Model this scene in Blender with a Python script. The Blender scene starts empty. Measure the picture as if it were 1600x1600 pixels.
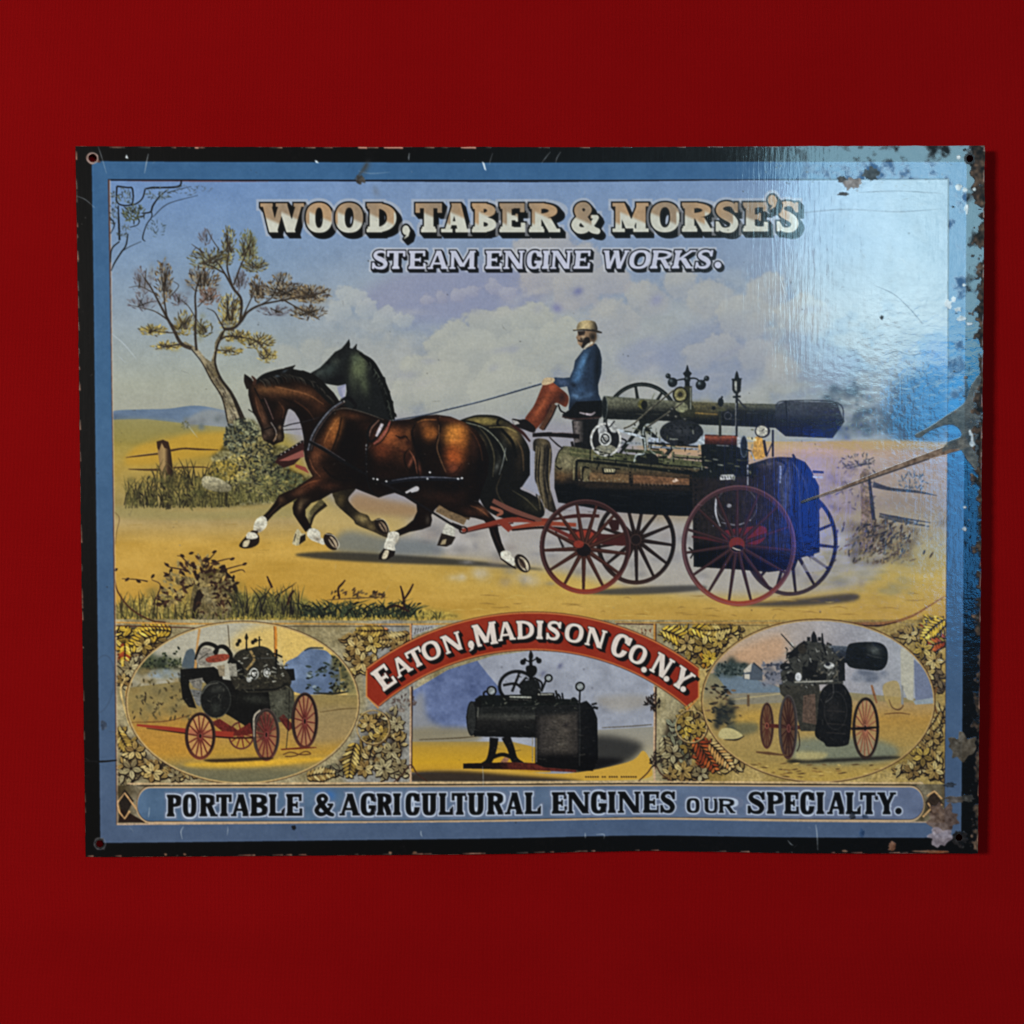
import bpy, math
import numpy as np
from mathutils import Matrix, Vector
# ------------------------------------------------------------------ camera
scene = bpy.context.scene
FPX = 1900.0                                    # focal length in units of the 1600-unit wide picture
CAM_POS = np.array((-0.01782, 0.01385, 0.54946)); CAM_ROT = np.array((-0.03192, -0.01489, -0.00267))
def rodrigues(w):
    t = np.linalg.norm(w); k = w/t
    K = np.array([[0, -k[2], k[1]], [k[2], 0, -k[0]], [-k[1], k[0], 0]])
    return np.eye(3)+math.sin(t)*K+(1-math.cos(t))*K@K
CAM_R = rodrigues(CAM_ROT)
cam = bpy.data.cameras.new('camera'); cam_ob = bpy.data.objects.new('camera', cam); scene.collection.objects.link(cam_ob)
cam.sensor_width = 36; cam.lens = 36*FPX/1600; cam.clip_start = .01; cam.clip_end = 50
cam_ob.matrix_world = Matrix.Translation(Vector(CAM_POS)) @ Matrix(CAM_R.tolist()).to_4x4()
scene.camera = cam_ob
scene.render.resolution_x = scene.render.resolution_y = 1024
# ------------------------------------------------------------------ light: dim room, ceiling lamp on the left, blue window light on the right
world = bpy.data.worlds.new('World'); scene.world = world; world.use_nodes = True
world.node_tree.nodes['Background'].inputs[0].default_value = (1.0, .96, .92, 1); world.node_tree.nodes['Background'].inputs[1].default_value = .03
def lamp(name, loc, target, size, power, colour, sy=None):
    l = bpy.data.lights.new(name, 'AREA'); l.shape = 'RECTANGLE' if sy else 'DISK'; l.size = size
    if sy: l.size_y = sy
    l.energy = power; l.color = colour
    o = bpy.data.objects.new(name, l); scene.collection.objects.link(o); o.location = loc
    o.rotation_euler = (Vector(target)-Vector(loc)).to_track_quat('-Z', 'Y').to_euler(); return o
lamp('ceiling_lamp', (-1.9, .42, 1.6), (0, 0, 0), .5, 70, (1.0, .93, .85))
def on_sheet(x, y):
    """place on the flat sheet that the camera sees at picture position (x, y)"""
    d = CAM_R @ np.array(((x-800)/FPX, (800-y)/FPX, -1.0)); return CAM_POS+d*(-CAM_POS[2]/d[2])
def mirrored(x, y, h):
    """point at height h that the sheet mirrors there"""
    P = on_sheet(x, y); d = P-CAM_POS; n = np.array((-.0235, 0, 1.0)); n /= np.linalg.norm(n)      # the right half of the sheet rises a little
    r = d-2*np.dot(d, n)*n; return P+r*(h/r[2])
def window(x0, y0, x1, y1, radiance, colour, h=2.0):
    A, B = mirrored(x0, y0, h), mirrored(x1, y1, h); c = (A+B)/2; sx, sy = abs(B-A)[:2]
    lamp('window_light', c, (c[0], c[1], 0), sx, radiance*math.pi*sx*sy, colour, sy)
window(1244, 30, 1660, 570, 9, (.40, .78, 1.0))          # bright window
window(1275, 200, 1500, 515, 21, (.80, .97, 1.0))        # its brightest pane
window(1420, 500, 1660, 700, 11, (.03, .44, 1.0))        # bluer pane under it
window(1470, 692, 1660, 940, 6, (.05, .38, .95))          # blue strip
window(1228, 690, 1300, 870, 6.5, (.01, .13, 1.0))        # deep blue reflection
window(1150, 640, 1360, 930, .4, (.10, .12, 1.0))
scene.view_settings.view_transform = 'Standard'; scene.view_settings.look = 'None'; scene.view_settings.exposure = 0; scene.view_settings.gamma = 1
scene.render.engine = 'CYCLES'
# === PAINT START
# ------------------------------------------------------------------ the lithograph, drawn as ink colour
# All drawing is in millimetre-like print units; the inked sheet is later a fine mesh whose vertices carry the ink colour.
import numpy as np, math
S = 1.6; X0, Y0 = 112.0, 222.0
CW, CH = int(1434*S), int(1124*S)
rng = np.random.default_rng(7)
INK = np.zeros((CH, CW, 3), np.float32)
LAB = np.zeros((CH, CW), np.int16)
WEAR = np.zeros((CH, CW), np.float32)
PARTS = [None]                       # label id -> (name, parent id)
def part(name, parent=0, label=None):
    PARTS.append((name, parent, label)); return len(PARTS)-1

def fbm(scale, seed, octaves=4, ax=1.0, ay=1.0):
    r = np.random.default_rng(seed); out = np.zeros((CH, CW), np.float32); amp = 1.0; tot = 0
    for o in range(octaves):
        sx = max(1.5, scale*ax/2**o*S); sy = max(1.5, scale*ay/2**o*S)
        gw, gh = int(CW/sx)+3, int(CH/sy)+3
        g = r.random((gh, gw)).astype(np.float32)
        fx = np.arange(CW)/sx; fy = np.arange(CH)/sy
        ix = fx.astype(int); iy = fy.astype(int)
        tx = (fx-ix).astype(np.float32); ty = (fy-iy).astype(np.float32)
        tx = tx*tx*(3-2*tx); ty = (ty*ty*(3-2*ty))[:, None]
        rows = g[:, ix]*(1-tx)+g[:, ix+1]*tx
        out += amp*(rows[iy]*(1-ty)+rows[iy+1]*ty); tot += amp; amp *= .5
    return out/tot
N_BIG = fbm(90, 1, 5); N_MID = fbm(26, 2, 4); N_FINE = fbm(5, 3, 3); N_STR = fbm(30, 4, 4, 2.2, .55)

def col(c): return np.array(c, np.float32)/255.0
def cr(P, closed=False, n=6):
    P = np.asarray(P, float); m = len(P)
    if m < 3: return P
    if closed: A = np.vstack([P[-1:], P, P[:2]]); k = m
    else: A = np.vstack([2*P[:1]-P[1:2], P, 2*P[-1:]-P[-2:-1]]); k = m-1
    t = np.linspace(0, 1, n, endpoint=False)[:, None]; out = []
    for i in range(k):
        a, b, c, d = A[i:i+4]
        out.append(.5*((2*b)+(c-a)*t+(2*a-5*b+4*c-d)*t*t+(3*b-a-3*c+d)*t**3))
    out = np.vstack(out)
    return out if closed else np.vstack([out, P[-1:]])
def rast(rings):
    """non-zero winding coverage of closed rings -> (x, y, mask)"""
    Q = [(np.asarray(r, float)-(X0, Y0))*S for r in rings]
    A = np.vstack(Q)
    x0 = max(0, int(A[:, 0].min())-1); y0 = max(0, int(A[:, 1].min())-1)
    x1 = min(CW, int(A[:, 0].max())+2); y1 = min(CH, int(A[:, 1].max())+2)
    if x1 <= x0 or y1 <= y0: return None
    w, h = (x1-x0)*2, (y1-y0)*2
    p = np.vstack([(q-(x0, y0))*2 for q in Q]); q = np.vstack([(np.roll(q, -1, 0)-(x0, y0))*2 for q in Q])
    up = p[:, 1] > q[:, 1]
    a = np.where(up[:, None], q, p); b = np.where(up[:, None], p, q); d = np.where(up, -1, 1)
    r0 = np.clip(np.ceil(a[:, 1]-.5).astype(int), 0, h); r1 = np.clip(np.ceil(b[:, 1]-.5).astype(int), 0, h)
    n = r1-r0; k = n > 0
    a, b, d, r0, n = a[k], b[k], d[k], r0[k], n[k]
    if len(n) == 0: return None
    e = np.repeat(np.arange(len(n)), n)
    row = np.arange(n.sum())-np.repeat(np.cumsum(n)-n, n)+r0[e]
    x = a[e, 0]+(row+.5-a[e, 1])*(b[e, 0]-a[e, 0])/(b[e, 1]-a[e, 1])
    cl = np.clip(np.ceil(x-.5).astype(int), 0, w)
    acc = np.bincount(row*(w+1)+cl, weights=d[e], minlength=h*(w+1))[:h*(w+1)].reshape(h, w+1)
    m = (np.abs(np.cumsum(acc, 1)[:, :w]) > .5).astype(np.float32)
    return x0, y0, m.reshape(h//2, 2, w//2, 2).mean((1, 3))
def grid(x0, y0, m):
    h, w = m.shape
    return np.meshgrid((np.arange(w)+x0+.5)/S+X0, (np.arange(h)+y0+.5)/S+Y0)
GCLIP = None
def put(M, c, alpha=1.0, lab=None, clip=None, wear=None):
    if M is None: return
    x0, y0, m = M; h, w = m.shape; sl = (slice(y0, y0+h), slice(x0, x0+w))
    m = m*alpha
    if clip is not None: m = m*clip[sl]
    if GCLIP is not None: m = m*GCLIP[sl]
    if callable(c): c = c(*grid(x0, y0, m), sl)
    else: c = col(c)
    INK[sl] += (c-INK[sl])*m[..., None]
    if lab: LAB[sl][m > .5*alpha if alpha < 1 else m > .5] = lab
    if wear is not None: WEAR[sl] = np.maximum(WEAR[sl]*(1-m), m*wear) if wear > 0 else WEAR[sl]*(1-m)
def poly(P, c, lab=None, smooth=False, alpha=1.0, clip=None, wear=None):
    put(rast([cr(P, True) if smooth else P]), c, alpha, lab, clip, wear)
def full(P, smooth=True):
    M = rast([cr(P, True) if smooth else P]); F = np.zeros((CH, CW), np.float32)
    x, y, m = M; F[y:y+m.shape[0], x:x+m.shape[1]] = m; return F
def band(P, w, smooth=True):
    P = cr(P) if smooth and len(P) > 2 else np.asarray(P, float)
    w = np.interp(np.linspace(0, 1, len(P)), np.linspace(0, 1, len(np.atleast_1d(w))), np.atleast_1d(w))/2
    t = np.gradient(P, axis=0); t /= np.maximum(np.hypot(t[:, 0], t[:, 1]), 1e-6)[:, None]
    n = np.c_[-t[:, 1], t[:, 0]]*w[:, None]
    return np.vstack([P+n, (P-n)[::-1]])
def line(P, w, c, lab=None, smooth=True, alpha=1.0, clip=None, wear=None):
    put(rast([band(P, w, smooth)]), c, alpha, lab, clip, wear)
def ell(cx, cy, rx, ry, ang=0, n=28):
    t = np.linspace(0, 2*math.pi, n, endpoint=False); ca, sa = math.cos(math.radians(ang)), math.sin(math.radians(ang))
    x, y = rx*np.cos(t), ry*np.sin(t)
    return np.c_[cx+x*ca-y*sa, cy+x*sa+y*ca]
def oval(cx, cy, rx, ry, c, lab=None, ang=0, alpha=1.0, clip=None, wear=None): put(rast([ell(cx, cy, rx, ry, ang)]), c, alpha, lab, clip, wear)
def ring(cx, cy, rx, ry, w, c, lab=None, ang=0, alpha=1.0, clip=None):
    put(rast([ell(cx, cy, rx, ry, ang, 64), ell(cx, cy, rx-w, ry-w, ang, 64)[::-1]]), c, alpha, lab, clip)
def blob(cx, cy, rx, ry, c, alpha=1.0, ang=0, clip=None, lab=None, hard=1.0):
    """soft air-brushed spot of ink"""
    R = max(rx, ry)*1.9
    x0 = max(0, int((cx-R-X0)*S)); x1 = min(CW, int((cx+R-X0)*S)); y0 = max(0, int((cy-R-Y0)*S)); y1 = min(CH, int((cy+R-Y0)*S))
    if x1 <= x0 or y1 <= y0: return
    gx, gy = np.meshgrid((np.arange(x0, x1)+.5)/S+X0-cx, (np.arange(y0, y1)+.5)/S+Y0-cy)
    ca, sa = math.cos(math.radians(ang)), math.sin(math.radians(ang))
    u = (gx*ca+gy*sa)/rx; v = (-gx*sa+gy*ca)/ry
    m = np.exp(-np.power(u*u+v*v, hard)*1.4).astype(np.float32)
    m = m*(.82+.36*N_FINE[y0:y1, x0:x1])
    put((x0, y0, np.clip(m, 0, 1)), c, alpha, lab, clip)
def soft(P, c, r, alpha=1.0, clip=None, lab=None, smooth=True):
    """polygon with a blurred edge of about r"""
    M = rast([cr(P, True) if smooth else P])
    if M is None: return
    x0, y0, m = M; k = int(r*S*2)
    px0, py0 = max(0, x0-k), max(0, y0-k); px1, py1 = min(CW, x0+m.shape[1]+k), min(CH, y0+m.shape[0]+k)
    F = np.zeros((py1-py0, px1-px0), np.float32); F[y0-py0:y0-py0+m.shape[0], x0-px0:x0-px0+m.shape[1]] = m
    put((px0, py0, blur(F, r*S)), c, alpha, lab, clip)
def blur(F, s):
    """three box passes ~ gaussian"""
    b = max(1, int(round(s*.6)))
    for ax in (0, 1):
        for _ in range(3):
            n = 2*b+1; pad = [(0, 0)]*F.ndim; pad[ax] = (b+1, b)
            c = np.cumsum(np.pad(F, pad, mode='edge'), axis=ax, dtype=np.float64)
            F = ((np.take(c, range(n, c.shape[ax]), ax)-np.take(c, range(0, c.shape[ax]-n), ax))/n).astype(np.float32)
    return F
def grad_v(stops):
    ys = [s[0] for s in stops]; cs = np.array([s[1] for s in stops], np.float32)/255
    return lambda X, Y, sl: np.stack([np.interp(Y, ys, cs[:, i]) for i in range(3)], -1).astype(np.float32)
def grad_h(stops):
    g = grad_v(stops); return lambda X, Y, sl: g(Y, X, sl)
def pick(cs): return cs[rng.integers(len(cs))]
def leaf(x, y, L, w, ang, c, lab=None, clip=None, alpha=1.0):
    t = np.array([(-.5, 0), (-.2, .42), (.15, .5), (.5, 0), (.15, -.5), (-.2, -.42)])*(L, w)
    ca, sa = math.cos(ang), math.sin(ang)
    put(rast([np.c_[x+t[:, 0]*ca-t[:, 1]*sa, y+t[:, 0]*sa+t[:, 1]*ca]]), c, alpha, lab, clip)
def tuft(cx, cy, rx, ry, n, cs, L=(5, 9), w=2.2, ang=None, spread=1.0, lab=None, clip=None, flow=None):
    for _ in range(n):
        r = math.sqrt(rng.random()); a = rng.random()*2*math.pi
        x, y = cx+rx*r*math.cos(a), cy+ry*r*math.sin(a)
        an = (ang if ang is not None else math.atan2(y-cy-ry*.9, x-cx))+rng.normal()*spread*.6
        leaf(x, y, rng.uniform(*L), w*rng.uniform(.6, 1.2), an, pick(cs), lab, clip)
def blades(xa, xb, ya, yb, n, h, cs, lean=.25, w=1.6, lab=None, clip=None):
    for _ in range(n):
        t = rng.random(); x = xa+(xb-xa)*t; y = ya+(yb-ya)*t+rng.uniform(-3, 3)
        l = rng.uniform(*h); d = rng.normal()*lean*l
        line([(x, y), (x+d*.35, y-l*.6), (x+d, y-l)], [w, w*.9, .3], pick(cs), lab, clip=clip)
# ------------------------------------------------------------------ letter forms as distance fields (cap height = 1)
def bx(U, V, a, b, c, d):
    x = np.maximum(a-U, U-b); y = np.maximum(c-V, V-d)
    return np.maximum(x, y)
def bar(U, V, xa, ya, xb, yb, hw):
    dx, dy = xb-xa, yb-ya; L = math.hypot(dx, dy)
    return np.maximum(np.abs((U-xa)*dy-(V-ya)*dx)/L-hw, np.maximum(min(ya, yb)-V, V-max(ya, yb)))
def el(U, V, cx, cy, rx, ry, p=2.0):
    k = (np.abs((U-cx)/rx)**p+np.abs((V-cy)/ry)**p)**(1/p); return (k-1)*min(rx, ry)
def pth(U, V, P, hw):
    d = np.full(U.shape, 9.0)
    for i in range(len(P)-1):
        (xa, ya), (xb, yb) = P[i], P[i+1]; dx, dy = xb-xa, yb-ya
        t = np.clip(((U-xa)*dx+(V-ya)*dy)/(dx*dx+dy*dy), 0, 1)
        d = np.minimum(d, np.hypot(U-xa-t*dx, V-ya-t*dy)-(hw[i]+(hw[i+1]-hw[i])*t))
    return d
def glyph(ch, U, V, W, st):
    a, b, s, t, p = st; a = min(a, W*.37 if ch not in 'MWI' else a); mn = lambda *q: np.minimum.reduce(q); mx = np.maximum
    B = lambda x0, x1, y0, y1: bx(U, V, x0, x1, y0, y1)
    def sb(xc, h=None):
        h = a/2+s if h is None else h
        return mn(B(xc-h, xc+h, 0, t), B(xc-h*.86, xc+h*.86, 0, t*1.55))
    def stp(xc, h=None):
        h = a/2+s if h is None else h
        return mn(B(xc-h, xc+h, 1-t, 1), B(xc-h*.86, xc+h*.86, 1-t*1.55, 1))
    def stem(xc): return mn(B(xc-a/2, xc+a/2, 0, 1), sb(xc), stp(xc))
    def bowl(x, y0, y1, xr, th=None):
        th = a if th is None else th; cy, ry = (y0+y1)/2, (y1-y0)/2
        return mx(mx(el(U, V, x, cy, xr-x, ry, p), x-U), -el(U, V, x, cy, max(.02, xr-x-th), ry-b, p))
    xl = a/2+s; xr = W-a/2-s
    if ch == 'I': return stem(W/2)
    if ch == 'L': return mn(stem(xl), B(xl, W, 0, b), mx(B(W-a*.62, W, 0, .40), (V-.4)+(W-U)*1.0))
    if ch == 'E': return mn(stem(xl), B(xl, W-.02, 0, b), B(xl, W-.04, 1-b, 1), B(xl, W*.72, .5-b*.5, .5+b*.5), B(W-a*.5, W, 0, .34), B(W-a*.5-.03, W-.03, .68, 1), B(W*.72-a*.3, W*.72, .36, .64))
    if ch == 'T': return mn(B(W/2-a/2, W/2+a/2, 0, 1), sb(W/2), B(.02, W-.02, 1-b, 1), B(0, a*.5, .66, 1), B(W-a*.5, W, .66, 1))
    if ch == 'O': return mx(el(U, V, W/2, .5, W/2, .515, p), -el(U, V, W/2, .5, W/2-a, .515-b, p))
    if ch == 'D': return mn(stem(xl), bowl(xl, 0, 1, W))
    if ch == 'P': return mn(stem(xl), bowl(xl, .44, 1, W))
    if ch == 'B': return mn(stem(xl), bowl(xl, .48, 1, W-.03), bowl(xl, 0, .54, W))
    if ch == 'R': return mn(stem(xl), bowl(xl, .46, 1, W-.06), bar(U, V, W*.55, .5, W-a*.55, 0, a*.46), B(W-a-.05, W+.03, 0, t))
    if ch == 'C' or ch == 'G':
        o = mx(el(U, V, W/2, .5, W/2, .515, p), -el(U, V, W/2, .5, W/2-a, .515-b, p))
        o = mx(o, -B(W*.56, W+.2, .36 if ch == 'C' else .42, .66))
        o = mn(o, B(W-a*.6, W, .62, .97))
        if ch == 'G': o = mn(o, B(W-a, W, .03, .44), B(W*.5, W+s*.5, .44-b, .46))
        return o
    if ch == 'U':
        o = mx(el(U, V, W/2, .42, W/2-s, .435, p), -el(U, V, W/2, .42, max(.03, W/2-s-a), .435-b, p)); o = mx(o, V-.42)
        return mn(o, B(s, s+a, .4, 1), B(W-s-a, W-s, .4, 1), B(0, a+2*s, 1-t, 1), B(W-a-2*s, W, 1-t, 1))
    if ch == 'N': return mn(B(s+.02, s+.02+a*.62, 0, 1), B(W-s-.02-a*.62, W-s-.02, 0, 1), bar(U, V, s+a*.5, 1, W-s-a*.5, 0, a*.5), B(0, 2*s+a*.7, 0, t), B(W-2*s-a*.7, W, 1-t, 1), B(0, s+a*.6, 1-t, 1))
    if ch == 'M': return mn(B(s, s+a*.7, 0, 1), B(W-s-a, W-s, 0, 1), bar(U, V, s+a*.45, 1, W*.5, .12, a*.46), bar(U, V, W-s-a*.5, 1, W*.5, .12, a*.3), B(0, 2*s+a*.7, 0, t), B(W-2*s-a, W, 0, t), B(0, s+a*.5, 1-t, 1), B(W-s-a*.5, W, 1-t, 1))
    if ch == 'W': return mn(bar(U, V, a*.5+s*.5, 1, W*.31, 0, a*.46), bar(U, V, W*.5, 1, W*.31, 0, a*.32), bar(U, V, W*.5, 1, W*.70, 0, a*.46), bar(U, V, W-a*.35-s*.5, 1, W*.70, 0, a*.32), B(0, a+s, 1-t, 1), B(W*.5-a*.55-s*.4, W*.5+a*.55, 1-t, 1), B(W-a*.8-s, W, 1-t, 1))
    if ch == 'A': return mn(bar(U, V, W*.5-.02, 1, s+a*.3, 0, a*.28), bar(U, V, W*.5, 1, W-s-a*.5, 0, a*.5), B(W*.26, W*.74, .24, .24+b*.8), B(0, 2*s+a*.6, 0, t), B(W-2*s-a, W, 0, t), B(W*.5-a*.45, W*.5+a*.45, 1-t, 1))
    if ch == 'Y': return mn(bar(U, V, s+a*.5, 1, W*.5, .4, a*.5), bar(U, V, W-s-a*.3, 1, W*.52, .4, a*.3), B(W*.5-a/2, W*.5+a/2, 0, .5), sb(W*.5), B(0, 2*s+a, 1-t, 1), B(W-2*s-a*.7, W, 1-t, 1))
    if ch == 'K': return mn(stem(xl), bar(U, V, xl, .4, W-s-a*.4, 1, a*.27), bar(U, V, W*.42, .58, W-s-a*.5, 0, a*.5), B(W-2*s-a, W, 0, t), B(W-2*s-a*.7, W, 1-t, 1))
    if ch == 'S':
        P = cr([(W*x, y) for x, y in ((.84, .74), (.72, .90), (.5, .945), (.28, .89), (.2, .745), (.3, .62), (.5, .53), (.70, .42), (.80, .27), (.70, .1), (.48, .055), (.26, .1), (.14, .27))], n=3)
        h = np.interp(np.linspace(0, 1, len(P)), [0, .15, .32, .5, .68, .85, 1], [b*.4, b*.5, a*.40, a*.52, a*.44, b*.5, b*.4])
        return mn(pth(U, V, P, h), B(W*.80, W*.95, .64, 1), B(W*.04, W*.19, 0, .36))
    if ch == '&':
        P = cr([(W*x, y) for x, y in ((.95, .5), (.80, .30), (.55, .09), (.30, .08), (.17, .25), (.32, .46), (.56, .62), (.66, .78), (.52, .92), (.34, .88), (.28, .74), (.40, .54), (.62, .28), (.80, .10), (.97, .04))], n=3)
        h = np.interp(np.linspace(0, 1, len(P)), [0, .3, .45, .6, .8, 1], [b*.45, a*.42, a*.34, a*.34, a*.5, b*.6])
        return mn(pth(U, V, P, h), B(W*.72, W, .46, .46+t))
    if ch == '.': return el(U, V, W/2, W/2, W/2, W/2)
    if ch in ",'": return mn(el(U, V, W/2, .62*1, W*.46, .36), pth(U, V, [(W*.8, .6), (W*.7, .25), (W*.25, 0)], [W*.22, W*.16, .03]))
    return B(0, W, 0, 1)
def letters(items, st, mapper, layers, lab, pid):
    """items: (char, box...) ; mapper(item) -> bbox, function (X, Y) -> U, V, W, h"""
    for it in items:
        bb, fn = mapper(it)
        x0 = max(0, int((bb[0]-16-X0)*S)); x1 = min(CW, int((bb[2]+16-X0)*S)); y0 = max(0, int((bb[1]-16-Y0)*S)); y1 = min(CH, int((bb[3]+16-Y0)*S))
        z = np.zeros((y1-y0, x1-x0), np.float32); X, Y = grid(x0, y0, z)
        def dist(dx=0, dy=0):
            U, V, W, h = fn(X-dx, Y-dy); return glyph(it[0], U, V, W, st)*h
        lid = None
        for kind, arg, c, grow in layers:
            if kind == 'ext': d = np.minimum.reduce([dist(arg[0]*k/arg[2], arg[1]*k/arg[2]) for k in range(arg[2]+1)])
            else: d = dist()
            m = np.clip(.5-(d-grow)*S, 0, 1).astype(np.float32)
            if kind != 'halo' and lid is None: lid = part('letter', pid)
            put((x0, y0, m*(arg if kind == 'halo' else 1.0)), c, 1.0, lid if kind != 'halo' else lab, wear=None)
def straight(slant=0.0):
    def mp(it):
        ch, xa, xb, yt, yb = it[:5]; sl = it[5] if len(it) > 5 else slant; h = yb-yt
        return (xa, yt, xb, yb), (lambda X, Y: ((X-xa-sl*(yb-Y))/h, (yb-Y)/h, (xb-xa)/h, h))
    return mp
# ------------------------------------------------------------------ sheet, borders
BORDER = part('black_border'); BLUE = part('blue_border'); PIC = part('main_picture', 0, 'landscape scene of running horses pulling a steam engine')
LAB[:] = BORDER; INK[:] = col((9, 8, 8))
INK += ((N_MID-.5)*.05+(N_FINE-.5)*.04)[..., None]
bg = [(145, 253), (700, 255), (1160, 255), (1509, 257), (1505, 700), (1500, 1304), (1000, 1307), (680, 1310), (158, 1316), (153, 900)]
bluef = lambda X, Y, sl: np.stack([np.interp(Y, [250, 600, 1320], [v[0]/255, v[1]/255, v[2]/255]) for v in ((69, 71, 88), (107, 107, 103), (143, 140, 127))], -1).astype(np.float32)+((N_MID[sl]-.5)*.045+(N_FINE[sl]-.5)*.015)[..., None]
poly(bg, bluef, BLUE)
pic = [(170, 281), (800, 282), (1481, 283), (1479, 700), (1474, 1281), (1000, 1281), (183, 1288), (177, 700)]
PM = full(pic, False); GCLIP = PM
# ------------------------------------------------------------------ sky
def sky(X, Y, sl):
    n, m, st = N_BIG[sl], N_MID[sl], N_STR[sl]
    t = np.interp(Y, [281, 640], [0, 1])[..., None]
    L = np.stack([np.interp(Y, [281, 400, 500, 600, 650], v) for v in ((120, 136, 154, 172, 172), (146, 156, 164, 172, 170), (184, 180, 172, 158, 156))], -1)
    C = np.stack([np.interp(Y, [281, 400, 500, 600, 650], v) for v in ((132, 146, 158, 170, 168), (152, 158, 164, 168, 168), (182, 178, 174, 164, 160))], -1)
    k = np.clip((X-380)/300, 0, 1)[..., None]
    c = (L*(1-k)+C*k)/255
    k2 = np.clip((X-1230)/200, 0, 1)[..., None]; kk = np.clip((Y-500)/90, 0, 1)[..., None]; c = c*(1-k2)+(col((148, 160, 170))*(1-kk)+col((116, 142, 172))*kk)*k2
    reg = np.clip((X-440)/180, 0, 1)*np.clip((Y-385)/110, 0, 1)
    dens = n*.62+m*.30+st*.20+.06*np.sin(X/95+Y/60)
    a = np.clip((dens-.50)/.10, 0, 1)*reg
    c = c+(col((180, 177, 170))-c)*(a*.6)[..., None]
    sh = np.clip((.50-dens)/.09, 0, 1)*reg
    c = c+(col((142, 150, 172))-c)*(sh*.4)[..., None]
    c = c+((m-.5)*.05+(N_FINE[sl]-.5)*.02)[..., None]
    return c.astype(np.float32)
poly(pic, sky, PIC)
def cumulus(puffs, top, under, edge=2.5, alpha=.9, depth=60):
    edge *= 2.6; alpha *= .82
    """heaped cloud: crisp ragged crown, soft foot"""
    xs = [p[0] for p in puffs]; ys = [p[1] for p in puffs]; R = max(p[2] for p in puffs)+12
    x0, x1 = max(0, int((min(xs)-R-X0)*S)), min(CW, int((max(xs)+R-X0)*S)); y0, y1 = max(0, int((min(ys)-R-Y0)*S)), min(CH, int((max(ys)+R+depth-Y0)*S))
    z = np.zeros((y1-y0, x1-x0), np.float32); X, Y = grid(x0, y0, z); sl = (slice(y0, y1), slice(x0, x1))
    n = (N_MID[sl]-.5)*24+(N_FINE[sl]-.5)*9
    m = np.zeros_like(z); lit = np.zeros_like(z)
    for x, y, r in puffs:
        d = r-np.hypot(X-x, (Y-y)*1.15)+n
        e = edge+np.clip(Y-y, 0, None)*.45
        k = np.clip(d/e, 0, 1); m = np.maximum(m, k); lit = np.maximum(lit, k*np.clip(.65-(Y-y)/r*.6+(x-X)/r*.25, 0, 1))
    m = np.clip(m*1.1, 0, 1)
    cc = col(under)+(col(top)-col(under))*np.clip(lit+(N_MID[sl]-.5)*.5, 0, 1)[..., None]
    put((x0, y0, m.astype(np.float32)), lambda *q: cc.astype(np.float32), alpha, None, PM)
lav = (150, 151, 172); crm = (192, 187, 176); gry = (160, 162, 170)
soft([(560, 470), (620, 430), (720, 415), (830, 420), (850, 470), (760, 500), (640, 500)], lav, 14, .8, PM)
soft([(1030, 540), (1120, 500), (1200, 520), (1180, 600), (1060, 620)], (144, 150, 172), 14, .6, PM); soft([(960, 560), (1010, 530), (1060, 560), (1000, 590)], (150, 154, 174), 10, .6, PM)
cumulus([(x, y, r) for x, y, r in ((1010, 470, 40), (1060, 450, 34), (1110, 470, 44), (1160, 500, 50), (960, 500, 44), (1200, 460, 40), (1250, 500, 46))], (184, 178, 170), (164, 163, 168), 3, .85, 60)
cumulus([(830, 400, 34), (870, 392, 36), (910, 410, 34), (850, 440, 40), (900, 455, 44), (950, 440, 36)], (184, 176, 170), (164, 160, 166), 3, .9, 70)
cumulus([(668, 470, 12), (690, 464, 14), (715, 462, 15), (740, 456, 16), (770, 452, 17), (792, 460, 14)], (178, 174, 180), (150, 148, 166), 2, .8, 16)
cumulus([(540, 462, 16), (556, 470, 20), (575, 486, 24), (600, 496, 24), (630, 502, 20), (530, 490, 26)], (184, 184, 180), (164, 168, 172), 2, .9, 40)
cumulus([(690, 545, 34), (720, 525, 34), (755, 508, 36), (790, 512, 36), (830, 505, 38), (660, 580, 36), (640, 610, 34), (740, 560, 60), (820, 560, 60), (880, 540, 50), (700, 610, 60), (790, 610, 60)], (184, 181, 169), (168, 167, 161), 2.5, 1.0, 70)
cumulus([(1090, 560, 30), (1130, 548, 34), (1180, 560, 36), (1220, 580, 34)], (184, 178, 172), (160, 160, 166), 3, .7, 40)
cumulus([(450, 560, 30), (490, 548, 30), (520, 560, 30), (430, 600, 34)], (180, 178, 168), (168, 168, 164), 4, .7, 40)
blob(903, 456, 9, 7, (120, 122, 160), .8, -30, PM); blob(870, 482, 10, 8, (136, 134, 166), .8, 20, PM); blob(1025, 470, 13, 10, (146, 146, 176), .6, -30, PM)
for _ in range(34):
    x, y = rng.uniform(520, 1300), rng.uniform(440, 620)
    blob(x, y, rng.uniform(10, 34), rng.uniform(4, 9), pick([(194, 188, 178), (152, 152, 170), (182, 176, 176)]), .3, rng.uniform(-30, 5), PM)
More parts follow.
